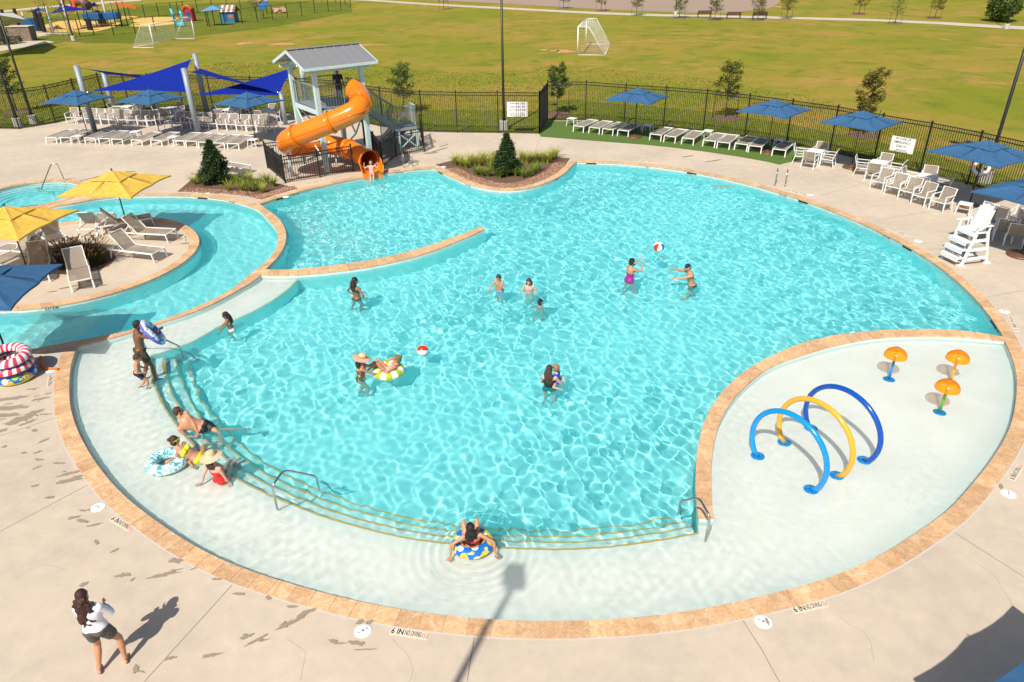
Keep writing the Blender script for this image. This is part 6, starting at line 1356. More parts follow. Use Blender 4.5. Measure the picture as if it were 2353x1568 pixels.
        # leg
        hip = pel + Fh @ Vector((sx*hw, 0, -.03*s)); foot = P['f' + side]; hint = hip + (Fh @ H['k' + side]) if 'k' + side in H else hip + Fh @ Vector((sx*.05, 1, -.3)); kn, an = ik(hip, foot, TH, SH, hint); b_ = bulk*(1.0 if not kid else .92)
        mb.tube([hip + (hip - kn).normalized()*.03*s, hip.lerp(kn, .12), hip.lerp(kn, .45), hip.lerp(kn, .85), kn, kn.lerp(an, .15), kn.lerp(an, .35), kn.lerp(an, .75), an], [q*s*b_ for q in (.082, .088, .074, .055, .051, .050, .054, .034, .032)], 14)
        J['hip' + side], J['kn' + side], J['an' + side] = hip, kn, an; seg += [('thigh' + side, hip, kn, .075*s), ('shin' + side, kn, an, .045*s)]
        sd_ = (an - kn).normalized(); ff = Vector(pose.get('toe' + side, pose.get('toe', (0, 1, 0)))); ff = ff.normalized(); hl = an - ff*.045*s + Vector((0, 0, -.03*s)) if abs(sd_.z) > .5 else an + sd_*.02*s; base = an + sd_*.045*s
        fn = frame(-sd_ if abs(sd_.dot(ff)) < .95 else Vector((0, 0, 1)), ff); ell(mb, base - ff*.02*s, (.032*s, .042*s, .034*s), fn, 10, 8); ell(mb, base + ff*.075*s - fn.col[2]*.004*s, (.043*s, .088*s, .026*s), fn, 12, 8); ell(mb, base + ff*.14*s - fn.col[2]*.010*s, (.044*s, .035*s, .017*s), fn, 10, 8)
    tmp = mb.build('body_raw', sk); md = tmp.modifiers.new('r', 'REMESH'); md.mode = 'VOXEL'; md.voxel_size = vox*max(s, .7); md.use_smooth_shade = True; sm = tmp.modifiers.new('s', 'SMOOTH'); sm.iterations = 2; sm.factor = .5
    me = bpy.data.meshes.new_from_object(tmp.evaluated_get(bpy.context.evaluated_depsgraph_get())); bpy.data.objects.remove(tmp); me.name = 'body'; me.materials.clear(); me.materials.append(sk)
    for p in me.polygons: p.use_smooth = True
    body = caustic(link_mesh('body', me, root)); nv = len(me.vertices); co = np.empty(nv*3); me.vertices.foreach_get('co', co); co = co.reshape(-1, 3); no = np.empty(nv*3); me.vertices.foreach_get('normal', no); no = no.reshape(-1, 3)
    D_ = []; T_ = []
    for _, a, b, r_ in seg:
        a, b = np.array(a), np.array(b); ab = b - a; t = ((co - a) @ ab)/(ab @ ab); tc = np.clip(t, 0, 1); D_.append(np.linalg.norm(co - a - tc[:, None]*ab, axis=1) - r_); T_.append(t)
    D_ = np.array(D_); T_ = np.array(T_); who = D_.argmin(0); names = [q[0] for q in seg]; tt = T_[who, np.arange(nv)]; tors = T_[0]
    loc_c = (co - np.array(pel)) @ np.array(Fc.to_3x3()) ; polys = [tuple(p.vertices) for p in me.polygons]
    idx_of = {nm: i for i, nm in enumerate(names)}
    def cloth(nm, rules, mat, push=.006, loose=0.0, cond=None):
        """rules: {bone: (t0, t1)}; faces whose corners all lie in the covered part become the garment"""
        mask = np.zeros(nv, bool)
        for bn, (t0, t1) in rules.items():
            for q in ([bn] if bn in idx_of else [bn + 'l', bn + 'r']): mask |= (who == idx_of[q]) & (tt >= t0) & (tt <= t1)
        if cond is not None: mask &= cond(loc_c/s, tors)
        fs = [p for p in polys if all(mask[i] for i in p)]
        if len(fs) < 4: return None
        used = sorted({i for p in fs for i in p}); mp = {i: j for j, i in enumerate(used)}; u = np.array(used); V = co[u] + no[u]*(push + loose*np.random.RandomState(3).rand(len(u), 1)*.4 + loose*.6)
        m2 = MB(); m2.add(V.tolist(), [tuple(mp[i] for i in p) for p in fs], True); o = caustic(m2.build(nm, mat, root)); so = o.modifiers.new('t', 'SOLIDIFY'); so.thickness = .004; so.offset = -1
        if loose > 0: q = o.modifiers.new('s', 'SMOOTH'); q.iterations = 16; q.factor = .6
        return o
    for c in look.get('clothes', []): cloth(*c)
    # face
    for sx in (-1, 1):
        e = MB(); ell(e, hd + Hm @ Vector((sx*.031, .083, .010))*k, (.011*k, .008*k, .008*k), Hm, 8, 6); e.build('eye', M_EYE, root); e = MB(); ell(e, hd + Hm @ Vector((sx*.032, .090, .032))*k, (.018*k, .006*k, .004*k), Hm, 8, 5); e.build('eyebrow', M_HAIR[look.get('hair_c', 'black')], root)
    e = MB(); ell(e, hd + Hm @ Vector((0, .088, -.052))*k, (.022*k, .008*k, .008*k), Hm, 10, 6); e.build('mouth', M_LIP, root)
    # hair
    hm = MB(); style = look.get('hair', 'short'); ell(hm, hd + Hm @ Vector((0, -.018, .030))*k, (.086*k, .098*k, .100*k), Hm, 16, 12)
    if style != 'short': ell(hm, hd + Hm @ Vector((0, -.05, -.02))*k, (.080*k, .068*k, .095*k), Hm, 14, 10)
    else: ell(hm, hd + Hm @ Vector((0, -.045, -.008))*k, (.078*k, .06*k, .075*k), Hm, 14, 10)
    if style == 'bun': ell(hm, hd + Hm @ Vector((0, -.10, .085))*k, (.045*k, .045*k, .04*k), Hm, 12, 8)
    if style == 'long':
        L_ = look.get('hlen', .38)*s; dn = (-up + Vector((0, 0, -.4))).normalized(); bk = Fc.col[1]*-1; p0 = hd + Hm @ Vector((0, -.05, -.02))*k; r_ = np.random.RandomState(2); wv = look.get('wave', .008)
        for q in range(15):
            x = (q - 7)/7; st = p0 + Hm.col[0]*x*.055*k + Hm.col[1]*(-.035*(1 - x*x))*k; pts = []
            for i in range(8): t = i/7; base_ = st + dn*L_*t + bk*(.05*math.sin(min(1, t*1.6)*1.57) + .015)*s + Hm.col[0]*x*(.02 + .02*t)*s; pts.append(base_ + Vector(r_.randn(3))*wv + Hm.col[0]*wv*1.5*math.sin(t*14 + q*2))
            hm.tube(pts, [.030*k, .032*k, .031*k, .029*k, .027*k, .025*k, .020*k, .008*k], 7)
    ht = hm.build('hair_raw', M_HAIR['black']); md = ht.modifiers.new('r', 'REMESH'); md.mode = 'VOXEL'; md.voxel_size = max(.010, vox*.85)*max(s, .7); me = bpy.data.meshes.new_from_object(ht.evaluated_get(bpy.context.evaluated_depsgraph_get())); bpy.data.objects.remove(ht)
    # keep the face clear
    V = np.empty(len(me.vertices)*3); me.vertices.foreach_get('co', V); V = V.reshape(-1, 3); lc = (V - np.array(hd)) @ np.array(Hm.to_3x3())/k; r_ = np.random.RandomState(5)
    bad = (lc[:, 1] > .052 + .0*lc[:, 2]) & (lc[:, 2] < .062) & (lc[:, 2] > -.14); me2 = MB(); keep = [tuple(p.vertices) for p in me.polygons if not any(bad[i] for i in p.vertices)]; V = V + r_.randn(len(V), 3)*.0016; bpy.data.meshes.remove(me)
    if keep: me2.add(V.tolist(), keep, True); me2.build('hair', M_HAIR[look.get('hair_c', 'black')], root)
    if look.get('hat'):
        c = hd + Hm @ Vector((0, -.005, .055))*k; R_ = look.get('brim', .21); m3 = MB(); prof = [(0, .12), (.05, .122), (.085, .10), (.098, .05), (.104, .0)]
        def lat(prof, mat, nm, wob=0.0):
            q = MB(); nn = 28; vs = [c + Hm @ Vector((rr*math.cos(2*math.pi*j/nn)*.95, rr*math.sin(2*math.pi*j/nn)*1.08, zz + wob*math.sin(4*math.pi*j/nn)*(rr/R_)**2))*k for rr, zz in prof for j in range(nn)]
            q.add(vs, [(i*nn+j, i*nn+(j+1) % nn, (i+1)*nn+(j+1) % nn, (i+1)*nn+j) for i in range(len(prof)-1) for j in range(nn)], True); return q.build(nm, mat, root)
        h_ = lat(prof, look['hat'][0], 'sun_hat'); lat([(.102, .012), (.14, .0), (R_*.8, -.012), (R_, -.03)], look['hat'][1], 'hat_brim', .02); lat([(.1045, .0), (.106, .03), (.1005, .045)], look['hat'][2], 'hat_band')
    if look.get('goggles'):
        g = MB(); g.tube([hd + Hm @ Vector((.088*math.cos(a), .100*math.sin(a) - .004, .012))*k for a in np.linspace(0, 6.283, 20, endpoint=False)], .008*k, 5, closed=True)
        g.build('goggle_strap', look['goggles'], root)
        for sx in (-1, 1): e = MB(); ell(e, hd + Hm @ Vector((sx*.034, .094, .010))*k, (.027*k, .014*k, .020*k), Hm, 10, 6); e.build('goggle_lens', plain('goggle_lens', (.02, .04, .06), .1), root)
    root['_j'] = 0; del root['_j']; return root, J, Fc
def cond_band(z0, z1, yback=None):
    return lambda lc, t: (t >= z0) & (t <= z1)
black = plain('black_swim_fabric', (.012, .012, .015), .6); navy = plain('navy_swim_fabric', (.006, .01, .045), .6); grey = plain('charcoal_shorts', (.10, .095, .09), .8); white = plain('white_rash_shirt', (.74, .76, .82), .75, bump=.35, bscale=18)
yellow = plain('acid_yellow_swimwear', (.70, .72, .02), .5); red = plain('red_swimwear', (.72, .012, .015), .5); magenta = plain('magenta_swimwear', (.32, .015, .20), .5); pink = plain('pink_swimwear', (.80, .35, .38), .55); dgrey = plain('dark_grey_swimwear', (.04, .045, .05), .5); blue = plain('bright_blue_shirt', (.01, .07, .50), .6); dark = plain('dark_tee', (.035, .035, .04), .85); camo = plain('brown_patterned_shorts', (.075, .055, .03), .8, var=.6, vscale=14)
lblue = plain('light_blue_shorts', (.18, .38, .62), .6); cyanp = plain('aqua_shorts', (.05, .45, .42), .6); whitep = plain('white_print_swimwear', (.70, .72, .74), .6, var=.4, vscale=25)
def mat_floral(name, cols, scale):
    m, nt, b = new_mat(name); L = nt.links.new; tc = node(nt, 'ShaderNodeTexCoord'); v = node(nt, 'ShaderNodeTexVoronoi', Scale=scale); L(tc.outputs['Object'], v.inputs['Vector']); r = node(nt, 'ShaderNodeValToRGB'); r.color_ramp.interpolation = 'CONSTANT'; e = r.color_ramp.elements
    e[0].color = (*cols[0], 1); e[1].position = 1/len(cols); e[1].color = (*cols[1], 1)
    for i, c in enumerate(cols[2:], 2): q = e.new(i/len(cols)); q.color = (*c, 1)
    sx = node(nt, 'ShaderNodeSeparateXYZ'); L(v.outputs['Color'], sx.inputs[0]); L(sx.outputs[0], r.inputs[0]); L(r.outputs[0], b.inputs['Base Color']); b.inputs['Roughness'].default_value = .5; return m
floral = mat_floral('bright_floral_swimsuit', [(.55, .02, .08), (.02, .10, .03), (.75, .45, .02), (.05, .02, .12), (.65, .15, .02)], 16)
BIK = lambda m: [('bikini_top', {'torso': (.60, .80)}, m), ('bikini_bottom', {'torso': (-.6, .16), 'thigh': (-.5, .05)}, m)]
SUIT = lambda m, hi=.80: [('swimsuit', {'torso': (-.6, hi), 'thigh': (-.5, .05)}, m)]
SHORTS = lambda m, t=.45, lo=.010: [('shorts', {'torso': (-.6, .13), 'thigh': (-.5, t)}, m, .008, lo)]
R_ = math.radians
def LC(c, deg, px, z, h):
    """a seen point at height z above the wading floor, in the frame of a person standing at c"""
    p = G(px[0], px[1], z + c.z) - Vector((c.x, c.y, c.z)); a = -math.radians(deg); s = h/1.7; return ((p.x*math.cos(a) - p.y*math.sin(a))/s, (p.x*math.sin(a) + p.y*math.cos(a))/s, z/s)
STAND = dict(pelvis=(0, 0, .93), neck=(0, -.01, 1.42), head=(0, .02, 1.58), hl=(-.30, .05, .80), hr=(.30, .05, .80), fl=(-.10, 0, .08), fr=(.10, 0, .08))
def P_(**k): d = dict(STAND); d.update(k); return d
def at(px, z): v = G(px[0], px[1], z); return (v.x, v.y)
# 1 woman on the near deck
c = (G(232,1537) + G(289,1523))/2
person('woman with long curly hair, white long-sleeved shirt and grey shorts standing on the near deck', (c.x, c.y, 0), R_(4), P_(pelvis=(-.02, 0, .90), neck=(-.04, .03, 1.39), head=(-.07, .07, 1.55), look=(.1, 1, -.25), hl=(-.12, .30, .98), hr=(.05, .30, 1.08), el=(-.8, -.35, -.7), er=(1.0, -.35, -.8), fl=(-.16, -.10, .08), fr=(.19, .06, .08), toel=(-.45, .85, 0), toer=(-.35, .9, 0), kl=(-.2, 1, -.3), kr=(.3, 1, -.3), palml=(0, 1, 0), palmr=(0, 1, 0), curl=1.2),
       dict(h=1.60, fem=True, bulk=1.08, skin='tan', hair='long', hair_c='auburn', hlen=.46, wave=.016, clothes=[('shirt', {'torso': (-.3, .97), 'thigh': (-.9, .15), 'uarm': (-9, 2), 'farm': (-9, .93)}, white, .010, .008)] + [('shorts', {'torso': (-.6, .12), 'thigh': (-.5, .56)}, grey, .010, .012)]), vox=.0105)
so = [o for o in bpy.data.objects if o.name.startswith('person')][-1]
# 2 man with the ring and 3 the child
c = G(345,880,Z_SHELF); man, J, _f = person('tall man in brown patterned trunks lifting a blue and white ring at the left steps', (c.x, c.y, Z_SHELF), R_(-52), P_(pelvis=(0, 0, .92), neck=(-.03, .06, 1.42), head=(0, .10, 1.59), look=(.1, 1, -.2), hl=(-.20, .12, .68), hr=(.16, .48, 1.36), er=(.9, .4, -.6), el=(-.4, -.4, -.9), fl=(-.12, -.10, .08), fr=(.14, .12, .08), palmr=(0, 1, .2), curl=1.0), dict(h=1.78, skin='dark', hair='short', hair_c='black', bulk=1.0, clothes=SHORTS(camo, .62, .016)), vox=.0115)
c = G(330,899,Z_SHELF); person('small boy in navy trunks wading in front of the tall man', (c.x, c.y, Z_SHELF), R_(-70), P_(pelvis=(0, 0, .84), neck=(.0, .06, 1.28), head=(.02, .13, 1.46), look=(.4, 1, -.5), hl=(-.20, .28, .86), hr=(.20, .25, .9), fl=(-.12, -.10, .08), fr=(.10, .16, .08)), dict(h=1.12, kid=True, skin='tan', hair='short', hair_c='brown', clothes=SHORTS(navy, .55, .012)), vox=.0125)
# 4 girl at the ledge
def swimmer(px, zwl, label, rz, pose, look, dz=0.0, vox=.013):
    """px is where the body crosses the water; zwl the height of the water on the body"""
    c = G(px[0], px[1], WL); return person(label, (c.x, c.y, WL - zwl - .07), R_(rz), pose, look, vox)
swimmer((532,760), .72*.78, 'girl with long black hair and white bottoms holding the pool ledge', 100, P_(hl=(-.25, .42, .98), hr=(.22, .42, .98), el=(-.6, 0, -.7), er=(.6, 0, -.7), fl=(-.10, -.12, .08), fr=(.12, .05, .1), neck=(0, .06, 1.42), head=(0, .10, 1.57)), dict(h=1.22, kid=True, fem=False, skin='brown', hair='long', hair_c='black', hlen=.34, clothes=BIK(whitep)))
# 5 reclining man
c = G(438,1002,Z_SHELF); person('man in black trunks lying propped on his elbow along the steps', (c.x, c.y, Z_SHELF), R_(-4), dict(pelvis=(.30, .10, .17), neck=(-.14, -.0, .42), head=(-.20, .12, .56), look=(.75, .6, -.1), headup=(-.2, .05, 1), chest=(.15, .8, -.6), hips=(.0, .5, -.9), hl=(.20, -.20, .12), hr=(.28, -.12, .10), el=(-.3, -.2, -.8), er=(.2, -.5, -.9), fl=(1.12, .26, -.05), fr=(.78, -.10, -.32), toe=(.9, 0, -.4), kl=(0, .4, .3), kr=(.3, -.2, .3), palml=(0, 0, -1), palmr=(0, 0, -1)), dict(h=1.78, skin='tan', hair='short', hair_c='brown', clothes=SHORTS(black, .55, .012)), vox=.012)
# 6 woman in yellow bikini over a ring
c = G(431,1070,Z_SHELF); person('woman in an acid yellow bikini leaning over the mint ring', (c.x, c.y, Z_SHELF), R_(8), dict(pelvis=(.30, .0, .15), neck=(-.12, .06, .46), head=(-.16, .12, .63), look=(.8, .75, -.05), headup=(-.25, .1, 1), chest=(.62, -.30, .55), hips=(.45, -.25, .85), hl=(-.34, .02, .17), hr=(.18, -.22, .14), el=(-.8, -.1, -.4), er=(-.5, -.7, -.6), fl=LC(c, 8, (500,1026), -.10, 1.66), fr=LC(c, 8, (496,1034), -.16, 1.66), toe=(.8, .1, -.5), kl=(0, .1, 2), kr=(0, .1, 2), palml=(0, 0, -1), palmr=(0, 0, -1)), dict(h=1.66, fem=True, skin='tan', hair='bun', hair_c='brown', clothes=BIK(yellow), goggles=yellow), vox=.0115)
# 7 woman in red with the hat
c = G(512,1114,Z_SHELF); person('woman in a red swimsuit and wide straw hat sitting back on her hands', (c.x, c.y, Z_SHELF), R_(-30), dict(pelvis=(0, 0, .14), neck=(0, -.10, .61), head=(-.02, -.07, .78), look=(.1, 1, -.35), headup=(-.05, -.05, 1), hl=LC(c, -30, (462,1119), .03, 1.66), hr=LC(c, -30, (531,1114), .03, 1.66), el=(-.8, -.8, .1), er=(.8, -.8, .1), fl=LC(c, -30, (531,1066), -.18, 1.66), fr=LC(c, -30, (540,1072), -.18, 1.66), kl=(-.1, .4, 1), kr=(.1, .4, 1), toe=(0, 1, -.3), hdl=(-.6, -.7, -.1), hdr=(.7, -.6, -.1), palml=(0, 0, -1), palmr=(0, 0, -1), spread=.45, curl=0), dict(h=1.66, fem=True, skin='light', hair='long', hair_c='brown', hlen=.2, clothes=SUIT(red, .74), hat=(plain('straw_hat', (.66, .47, .27), .8, bump=.5, bscale=80), plain('straw_brim', (.68, .44, .27), .8, bump=.5, bscale=80), plain('mint_hat_band', (.40, .62, .55), .7)), brim=.22), vox=.0115)
# 8 woman in the flower ring
c = G(1086,1250,WL); person('woman with long dark hair lying back in the yellow and blue flower ring', (c.x, c.y, WL), R_(6), dict(pelvis=(0, .02, .02), neck=(0, -.20, .42), head=(-.03, -.17, .58), look=(0, 1, .15), headup=(0, -.05, 1), hl=(-.44, -.30, .02), hr=(.42, -.32, .0), el=(-.9, -.1, .1), er=(.9, -.1, .1), fl=(-.12, .48, -.12), fr=(.08, .50, -.10), kl=(-.1, .3, 1), kr=(.1, .3, 1), toe=(0, 1, -.4), hdl=(-.5, -.8, -.1), hdr=(.4, -.8, -.1), spread=.4, curl=0), dict(h=1.62, fem=True, skin='tan', hair='long', hair_c='black', hlen=.42, clothes=BIK(red)), vox=.0115)
# 9 and 10: the hat woman tows a girl in a ring
swimmer((829,870), .90, 'woman in a floral swimsuit and pink straw hat towing a ring', -72, P_(neck=(0, .05, 1.42), head=(0, .10, 1.58), look=(-.1, 1, -.25), hl=(-.16, .58, 1.14), hr=(.10, .55, 1.06), el=(-.5, .1, -.9), er=(.6, -.2, -1), fl=(-.12, -.05, .08), fr=(.10, .1, .08)), dict(h=1.64, fem=True, skin='tan', hair='long', hair_c='black', hlen=.22, clothes=SUIT(floral, .86), hat=(plain('straw_hat', (.70, .50, .25), .8, bump=.5, bscale=80), plain('pink_brim', (.72, .34, .24), .8), plain('brown_band', (.30, .18, .1), .7)), brim=.235))
c = G(893,854,WL); person('girl lounging in the green striped ring with her knees up', (c.x, c.y, WL), R_(84), dict(pelvis=(0, .02, .03), neck=(0, -.30, .30), head=(0, -.31, .47), look=(-.1, 1, .1), headup=(0, -.1, 1), hl=(-.40, .12, .14), hr=(.40, .15, .16), el=(-.8, .1, .3), er=(.8, .1, .3), fl=(-.10, .62, .10), fr=(.10, .66, .12), kl=(-.1, .3, 1), kr=(.1, .3, 1), toe=(0, 1, .2), palml=(0, 0, -1), palmr=(0, 0, -1)), dict(h=1.42, fem=False, kid=True, skin='tan', hair='bun', hair_c='ash', clothes=SUIT(pink, .8)), vox=.0125)
# 11-14 in the middle
swimmer((820,687), .86, 'woman with long dark hair and a dark grey bikini, hands on her hips', -38, P_(hl=(-.22, .06, 1.0), hr=(.20, .10, 1.0), el=(-1, -.3, -.3), er=(1, -.3, -.3), look=(.5, 1, -.1), fl=(-.2, -.15, .08), fr=(.10, .05, .08)), dict(h=1.66, fem=True, skin='brown', hair='long', hair_c='black', hlen=.28, wave=.014, clothes=BIK(dgrey)))
swimmer((1148,669), .62, 'boy in light blue shorts bringing his hands to his face', 165, P_(neck=(0, .06, 1.42), head=(0, .12, 1.56), look=(.1, 1, -.6), hl=(-.06, .22, 1.42), hr=(.42, .28, .96), el=(-.5, .3, -.9), er=(.8, .2, -.4)), dict(h=1.28, kid=True, skin='tan', hair='short', hair_c='brown', clothes=SHORTS(lblue, .6, .01)))
swimmer((1216,671), .80, 'girl in a pink top facing the viewer in the middle of the pool', 172, P_(neck=(0, .03, 1.42), head=(0, .08, 1.57), look=(.1, 1, -.5), hl=(-.38, .15, .92), hr=(.40, .18, .95)), dict(h=1.34, kid=True, skin='light', hair='long', hair_c='brown', hlen=.30, clothes=BIK(pink)))
swimmer((1241,704), .98, 'boy with a goggle strap low in the water, nearest of the three children', -20, P_(hl=(-.40, .25, .85), hr=(.38, .3, .9), fl=(-.25, -.25, .12), fr=(.1, -.1, .15)), dict(h=1.26, kid=True, skin='tan', hair='short', hair_c='black', clothes=SHORTS(cyanp, .6, .01), goggles=plain('white_strap', (.7, .7, .7), .5)))
# 15-16 the ball players
swimmer((1446,648), .80, 'woman with a bun and a magenta swimsuit throwing the beach ball', -62, P_(neck=(0, .02, 1.42), head=(0, .06, 1.58), look=(-.1, 1, .35), hl=(-.10, .42, 1.52), hr=(.14, .40, 1.46), el=(-.5, .1, -.8), er=(.6, .1, -.8), fl=(-.15, -.15, .08), fr=(.12, .1, .08), palml=(0, 1, 0), palmr=(0, 1, 0)), dict(h=1.68, fem=True, skin='tan', hair='bun', hair_c='black', clothes=SUIT(magenta, .58)))
swimmer((1589,655), .92, 'man in goggles reaching out to catch the beach ball', 92, P_(neck=(0, .10, 1.40), head=(0, .18, 1.54), look=(0, 1, .1), hl=(-.12, .72, 1.22), hr=(.16, .66, 1.44), el=(-.5, 0, -.8), er=(.7, 0, -.2), fl=(-.15, .15, .08), fr=(.12, -.15, .08)), dict(h=1.76, skin='tan', hair='short', hair_c='black', clothes=SHORTS(navy, .55, .012), goggles=plain('pale_goggles', (.7, .72, .75), .3)))
# 17-18 mother and toddler
swimmer((1262,887), 1.0, 'woman with long brown hair in a black swimsuit carrying a toddler', -12, P_(hl=(-.10, .30, 1.02), hr=(.30, .28, 1.0), el=(-.6, -.1, -.8), er=(.7, -.1, -.8), look=(.3, 1, -.2), fl=(-.14, 0, .08), fr=(.1, .1, .08)), dict(h=1.66, fem=True, skin='light', hair='long', hair_c='brown', hlen=.36, clothes=SUIT(black, .80)))
c = G(1280,884,WL); person('toddler with sandy hair in a bright blue shirt held by the woman in black', (c.x, c.y, WL + .02), R_(55), dict(pelvis=(0, 0, .14), neck=(0, .04, .58), head=(0, .08, .80), look=(.2, 1, -.1), hl=(-.22, .24, .46), hr=(.22, .22, .44), fl=(-.28, -.42, -.02), fr=(.34, -.25, -.10), kl=(-1, .2, .2), kr=(1, .2, .2)), dict(h=.95, kid=True, skin='light', hair='short', hair_c='blond', clothes=[('shirt', {'torso': (.05, .96), 'uarm': (-.6, .9)}, blue, .008), ('shorts', {'torso': (-.6, .06), 'thigh': (-.5, .4)}, blue, .006)]))
# 19 girl leaving the slide, 20 figure at the top
c = G(854,395,.28); person('girl in a pink swimsuit sitting at the mouth of the orange slide', (c.x, c.y, .13), R_(188), dict(pelvis=(0, 0, .12), neck=(0, -.10, .60), head=(0, -.07, .78), look=(0, 1, -.1), headup=(0, -.05, 1), hl=(-.42, .02, .68), hr=(.42, .0, .68), el=(-.8, .1, -.3), er=(.8, .1, -.3), fl=(-.09, .72, -.22), fr=(.09, .74, -.24), kl=(-.1, .5, .6), kr=(.1, .5, .6), toe=(0, 1, -.4)), dict(h=1.25, kid=True, skin='light', hair='long', hair_c='brown', hlen=.16, clothes=SUIT(pink, .85)))
M_T = Matrix.Translation(T0) @ Matrix.Rotation(ta, 4, 'Z'); c = M_T @ Vector((1.75, 1.35, TZ + .025)); person('child in a dark tee shirt waiting at the top of the slide tower', c, R_(200), P_(look=(.2, 1, -.2)), dict(h=1.5, skin='brown', hair='short', hair_c='black', clothes=[('tee_shirt', {'torso': (.0, .96), 'uarm': (-.6, .85)}, dark, .012, .01), ('shorts', {'torso': (-.6, .08), 'thigh': (-.5, .8)}, black, .01, .01)]))
# ------------------------------------------------------------------ rings, balls, noodle
def mat_ring(name, kind, c1, c2, c3=None, n=12):
    """print on an inflatable, laid out by angle round the ring"""
    m, nt, b = new_mat(name); L = nt.links.new; tc = node(nt, 'ShaderNodeTexCoord'); sp = node(nt, 'ShaderNodeSeparateXYZ'); L(tc.outputs['Object'], sp.inputs[0]); b.inputs['Roughness'].default_value = .22; b.inputs['Coat Weight'].default_value = .3
    def mixc(f, a, q):
        x = node(nt, 'ShaderNodeMix', data_type='RGBA'); L(f, x.inputs[0])
        for i, v in ((6, a), (7, q)):
            if isinstance(v, tuple): x.inputs[i].default_value = (*v, 1)
            else: L(v, x.inputs[i])
        return x.outputs[2]
    def ma(op, a, q=None):
        x = node(nt, 'ShaderNodeMath', operation=op)
        for i, v in ((0, a), (1, q)):
            if v is None: continue
            if isinstance(v, (int, float)): x.inputs[i].default_value = v
            else: L(v, x.inputs[i])
        return x.outputs[0]
    if kind == 'stripe':
        a = ma('ARCTAN2', sp.outputs[1], sp.outputs[0]); r = ma('POWER', ma('ADD', ma('POWER', sp.outputs[0], 2), ma('POWER', sp.outputs[1], 2)), .5); tw = ma('MULTIPLY', r, c3 if isinstance(c3, float) else 0.0); f = ma('GREATER_THAN', ma('SINE', ma('ADD', ma('MULTIPLY', a, float(n)), tw)), 0.0); col = mixc(f, c1, c2)
        if n > 14: col = mixc(ma('LESS_THAN', sp.outputs[2], -.005), col, (.015, .02, .12))
        else: col = mixc(ma('LESS_THAN', sp.outputs[2], -.03), col, (.72, .62, .02))
        L(col, b.inputs['Base Color'])
    elif kind == 'flower':
        v = node(nt, 'ShaderNodeTexVoronoi', Scale=6.5); L(tc.outputs['Object'], v.inputs['Vector']); v2 = node(nt, 'ShaderNodeTexVoronoi', Scale=6.5); L(tc.outputs['Object'], v2.inputs['Vector']); r = node(nt, 'ShaderNodeValToRGB'); r.color_ramp.interpolation = 'CONSTANT'; e = r.color_ramp.elements; e[0].color = (.85, .50, .02, 1); e[1].position = .35; e[1].color = (.80, .80, .75, 1); q = e.new(.6); q.color = (.45, .60, .02, 1); q = e.new(.8); q.color = (.82, .66, .12, 1)
        s2 = node(nt, 'ShaderNodeSeparateXYZ'); L(v.outputs['Color'], s2.inputs[0]); L(s2.outputs[0], r.inputs[0]); col = mixc(ma('GREATER_THAN', v.outputs['Distance'], .50), r.outputs[0], (.01, .16, .55)); col = mixc(ma('LESS_THAN', v.outputs['Distance'], .12), col, (.02, .18, .5)); col = mixc(ma('LESS_THAN', sp.outputs[2], -.045), col, (.80, .68, .18)); L(col, b.inputs['Base Color'])
    else:
        no = node(nt, 'ShaderNodeTexNoise', Scale=9.0 if kind == 'mint' else 5.0, Detail=2.0, Distortion=1.2); L(tc.outputs['Object'], no.inputs['Vector']); f = ma('GREATER_THAN', no.outputs['Fac'], .53); col = mixc(f, c1, c2); col = mixc(ma('LESS_THAN', sp.outputs[2], -.02 if kind == 'mint' else .01), col, c3); L(col, b.inputs['Base Color'])
    return m
def ring(loc, R, r, mat, label, M=None, rot=(0, 0, 0)):
    o = empty('swim_ring', loc, 0, label, 'swim ring'); o.rotation_euler = rot
    if M is not None: o.matrix_basis = M
    mb = MB(); n, q = 56, 20; vs = []
    for i in range(n):
        a = 2*math.pi*i/n; w = 1 + .012*math.sin(14*a)
        for j in range(q): t = 2*math.pi*j/q; vs.append(((R + r*math.cos(t)*w)*math.cos(a), (R + r*math.cos(t)*w)*math.sin(a), r*math.sin(t)*.92*w))
    mb.add(vs, [(i*q+j, ((i+1) % n)*q+j, ((i+1) % n)*q+(j+1) % q, i*q+(j+1) % q) for i in range(n) for j in range(q)], True); caustic(mb.build('tube', mat, o))
    MB().tube([((R - r)*1.0, 0, -.01), ((R - r) - .03, 0, -.01)], .012, 6).build('valve', plain('clear_valve', (.7, .7, .65), .3), o)
    sm = MB().tube([((R + r + .001)*math.cos(a), (R + r + .001)*math.sin(a), 0) for a in np.linspace(0, 6.283, 48, endpoint=False)], .004, 4, closed=True).build('seam', mat, o); return o
M_STRIPE = mat_ring('red_and_white_stripes', 'stripe', (.78, .76, .76), (.62, .05, .10), 14.0, 17); M_FLOWER = mat_ring('flower_print_vinyl', 'flower', None, None); M_GSTR = mat_ring('green_and_white_blocks', 'stripe', (.80, .80, .74), (.42, .46, .01), 0.0, 8); M_MINT = mat_ring('mint_palm_print', 'mint', (.62, .80, .78), (.05, .36, .46), (.40, .72, .58)); M_PUR = mat_ring('blue_and_white_vinyl', 'blue', (.62, .70, .82), (.06, .12, .42), (.10, .13, .55))
c = G(1086,1250,WL); ring(c + Vector((0, 0, .03)), .28, .115, M_FLOWER, 'yellow, white and blue flower print ring under the woman at the bottom')
c = G(893,856,WL); ring(c + Vector((0, 0, .05)), .29, .13, M_GSTR, 'green and white striped ring carrying the girl')
c = G(388,1076,Z_SHELF); ring(c + Vector((0, 0, .17)), .31, .14, M_MINT, 'mint green palm print ring under the arm of the woman in yellow')
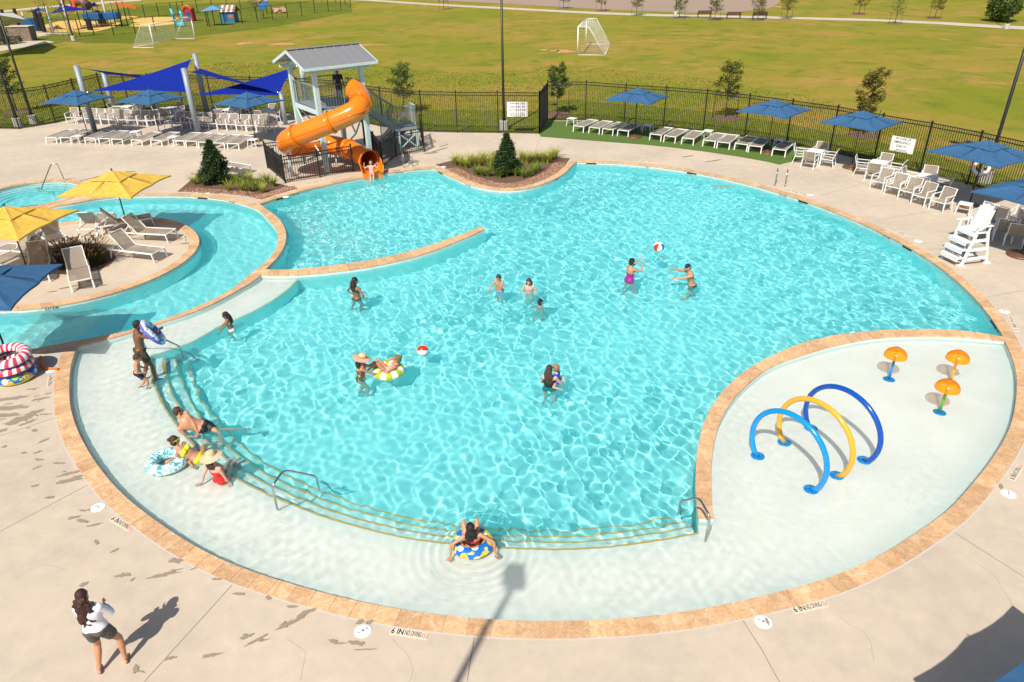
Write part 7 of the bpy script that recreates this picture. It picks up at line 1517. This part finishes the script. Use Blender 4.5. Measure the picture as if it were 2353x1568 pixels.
mc = G(351,764,1.16); vd = (mc - Vector((0, 0, CAM_H))).normalized(); rs = vd.cross(Vector((0, 0, 1))).normalized(); us = rs.cross(vd); nrm = (rs*.84 + us*.48 - vd*.26).normalized(); xa = nrm.orthogonal().normalized(); M_ = Matrix((xa, nrm.cross(xa), nrm)).transposed().to_4x4(); M_.translation = mc; ring(mc, .30, .10, M_PUR, 'blue and white ring held up by the tall man', M=M_)
sc_ = G(37,868); 
ring(sc_ + Vector((0, 0, .12)), .38, .135, M_FLOWER, 'yellow flower print ring at the bottom of the stack at the left edge')
ring(sc_ + Vector((-.02, .02, .35)), .40, .14, M_STRIPE, 'red and white striped ring in the middle of the stack', rot=(.02, -.03, .4))
ring(sc_ + Vector((-.04, .05, .60)), .40, .14, M_STRIPE, 'red and white striped ring tilted on top of the stack', rot=(.10, -.06, 1.1))
M_ORN = plain('orange_foam', (.85, .16, .01), .7); c = G(98,822); p = [G(93,820,.04), G(94,832,.04), G(97,842,.04), G(105,846,.04), G(118,847,.04), G(134,848,.05)]
o = empty('pool_noodle', c, 0, 'bent orange foam noodle lying on the deck beside the ring stack', 'pool noodle'); MB().tube([Vector((x, y, .036)) - Vector((c.x, c.y, 0)) for x, y in catmull([(q.x, q.y) for q in p], .06)], .036, 10).build('foam', M_ORN, o)
def ball(loc, r, rot, label, cols):
    o = empty('beach_ball', loc, 0, label, 'beach ball'); o.rotation_mode = 'ZYX'; o.rotation_euler = rot; n = len(cols)
    for g, mt in enumerate(cols):
        mb = MB(); vs = []; k = 6; m_ = 14
        for i in range(k + 1):
            a = 2*math.pi*(g + i/k)/n
            for j in range(m_ + 1): t = math.pi*j/m_; vs.append((r*math.sin(t)*math.cos(a), r*math.sin(t)*math.sin(a), r*math.cos(t)))
        mb.add(vs, [(i*(m_+1)+j, i*(m_+1)+j+1, (i+1)*(m_+1)+j+1, (i+1)*(m_+1)+j) for i in range(k) for j in range(m_)], True); caustic(mb.build('gore', mt, o))
    for z in (-1, 1): MB().lathe([(0, z*r*1.004), (.022, z*r*.999)], 12).build('end_disc', cols[0], o)
    return o
bw = plain('glossy_white_vinyl', (.82, .80, .78), .18); brd = plain('glossy_red_vinyl', (.75, .03, .008), .18); bbl = plain('glossy_blue_vinyl', (.01, .16, .50), .18); byl = plain('glossy_yellow_vinyl', (.80, .50, .03), .18)
ball(G(1514,568,.54), .185, (.5, 0, 2.094), 'red, white, blue and yellow beach ball flying between two players', [bw, brd, bw, bbl, bw, byl])
ball(G(971,806,.02), .16, (0, 1.571, 2.094), 'red and white beach ball floating beside the striped ring', [bw, brd, bw, bbl, bw, byl])
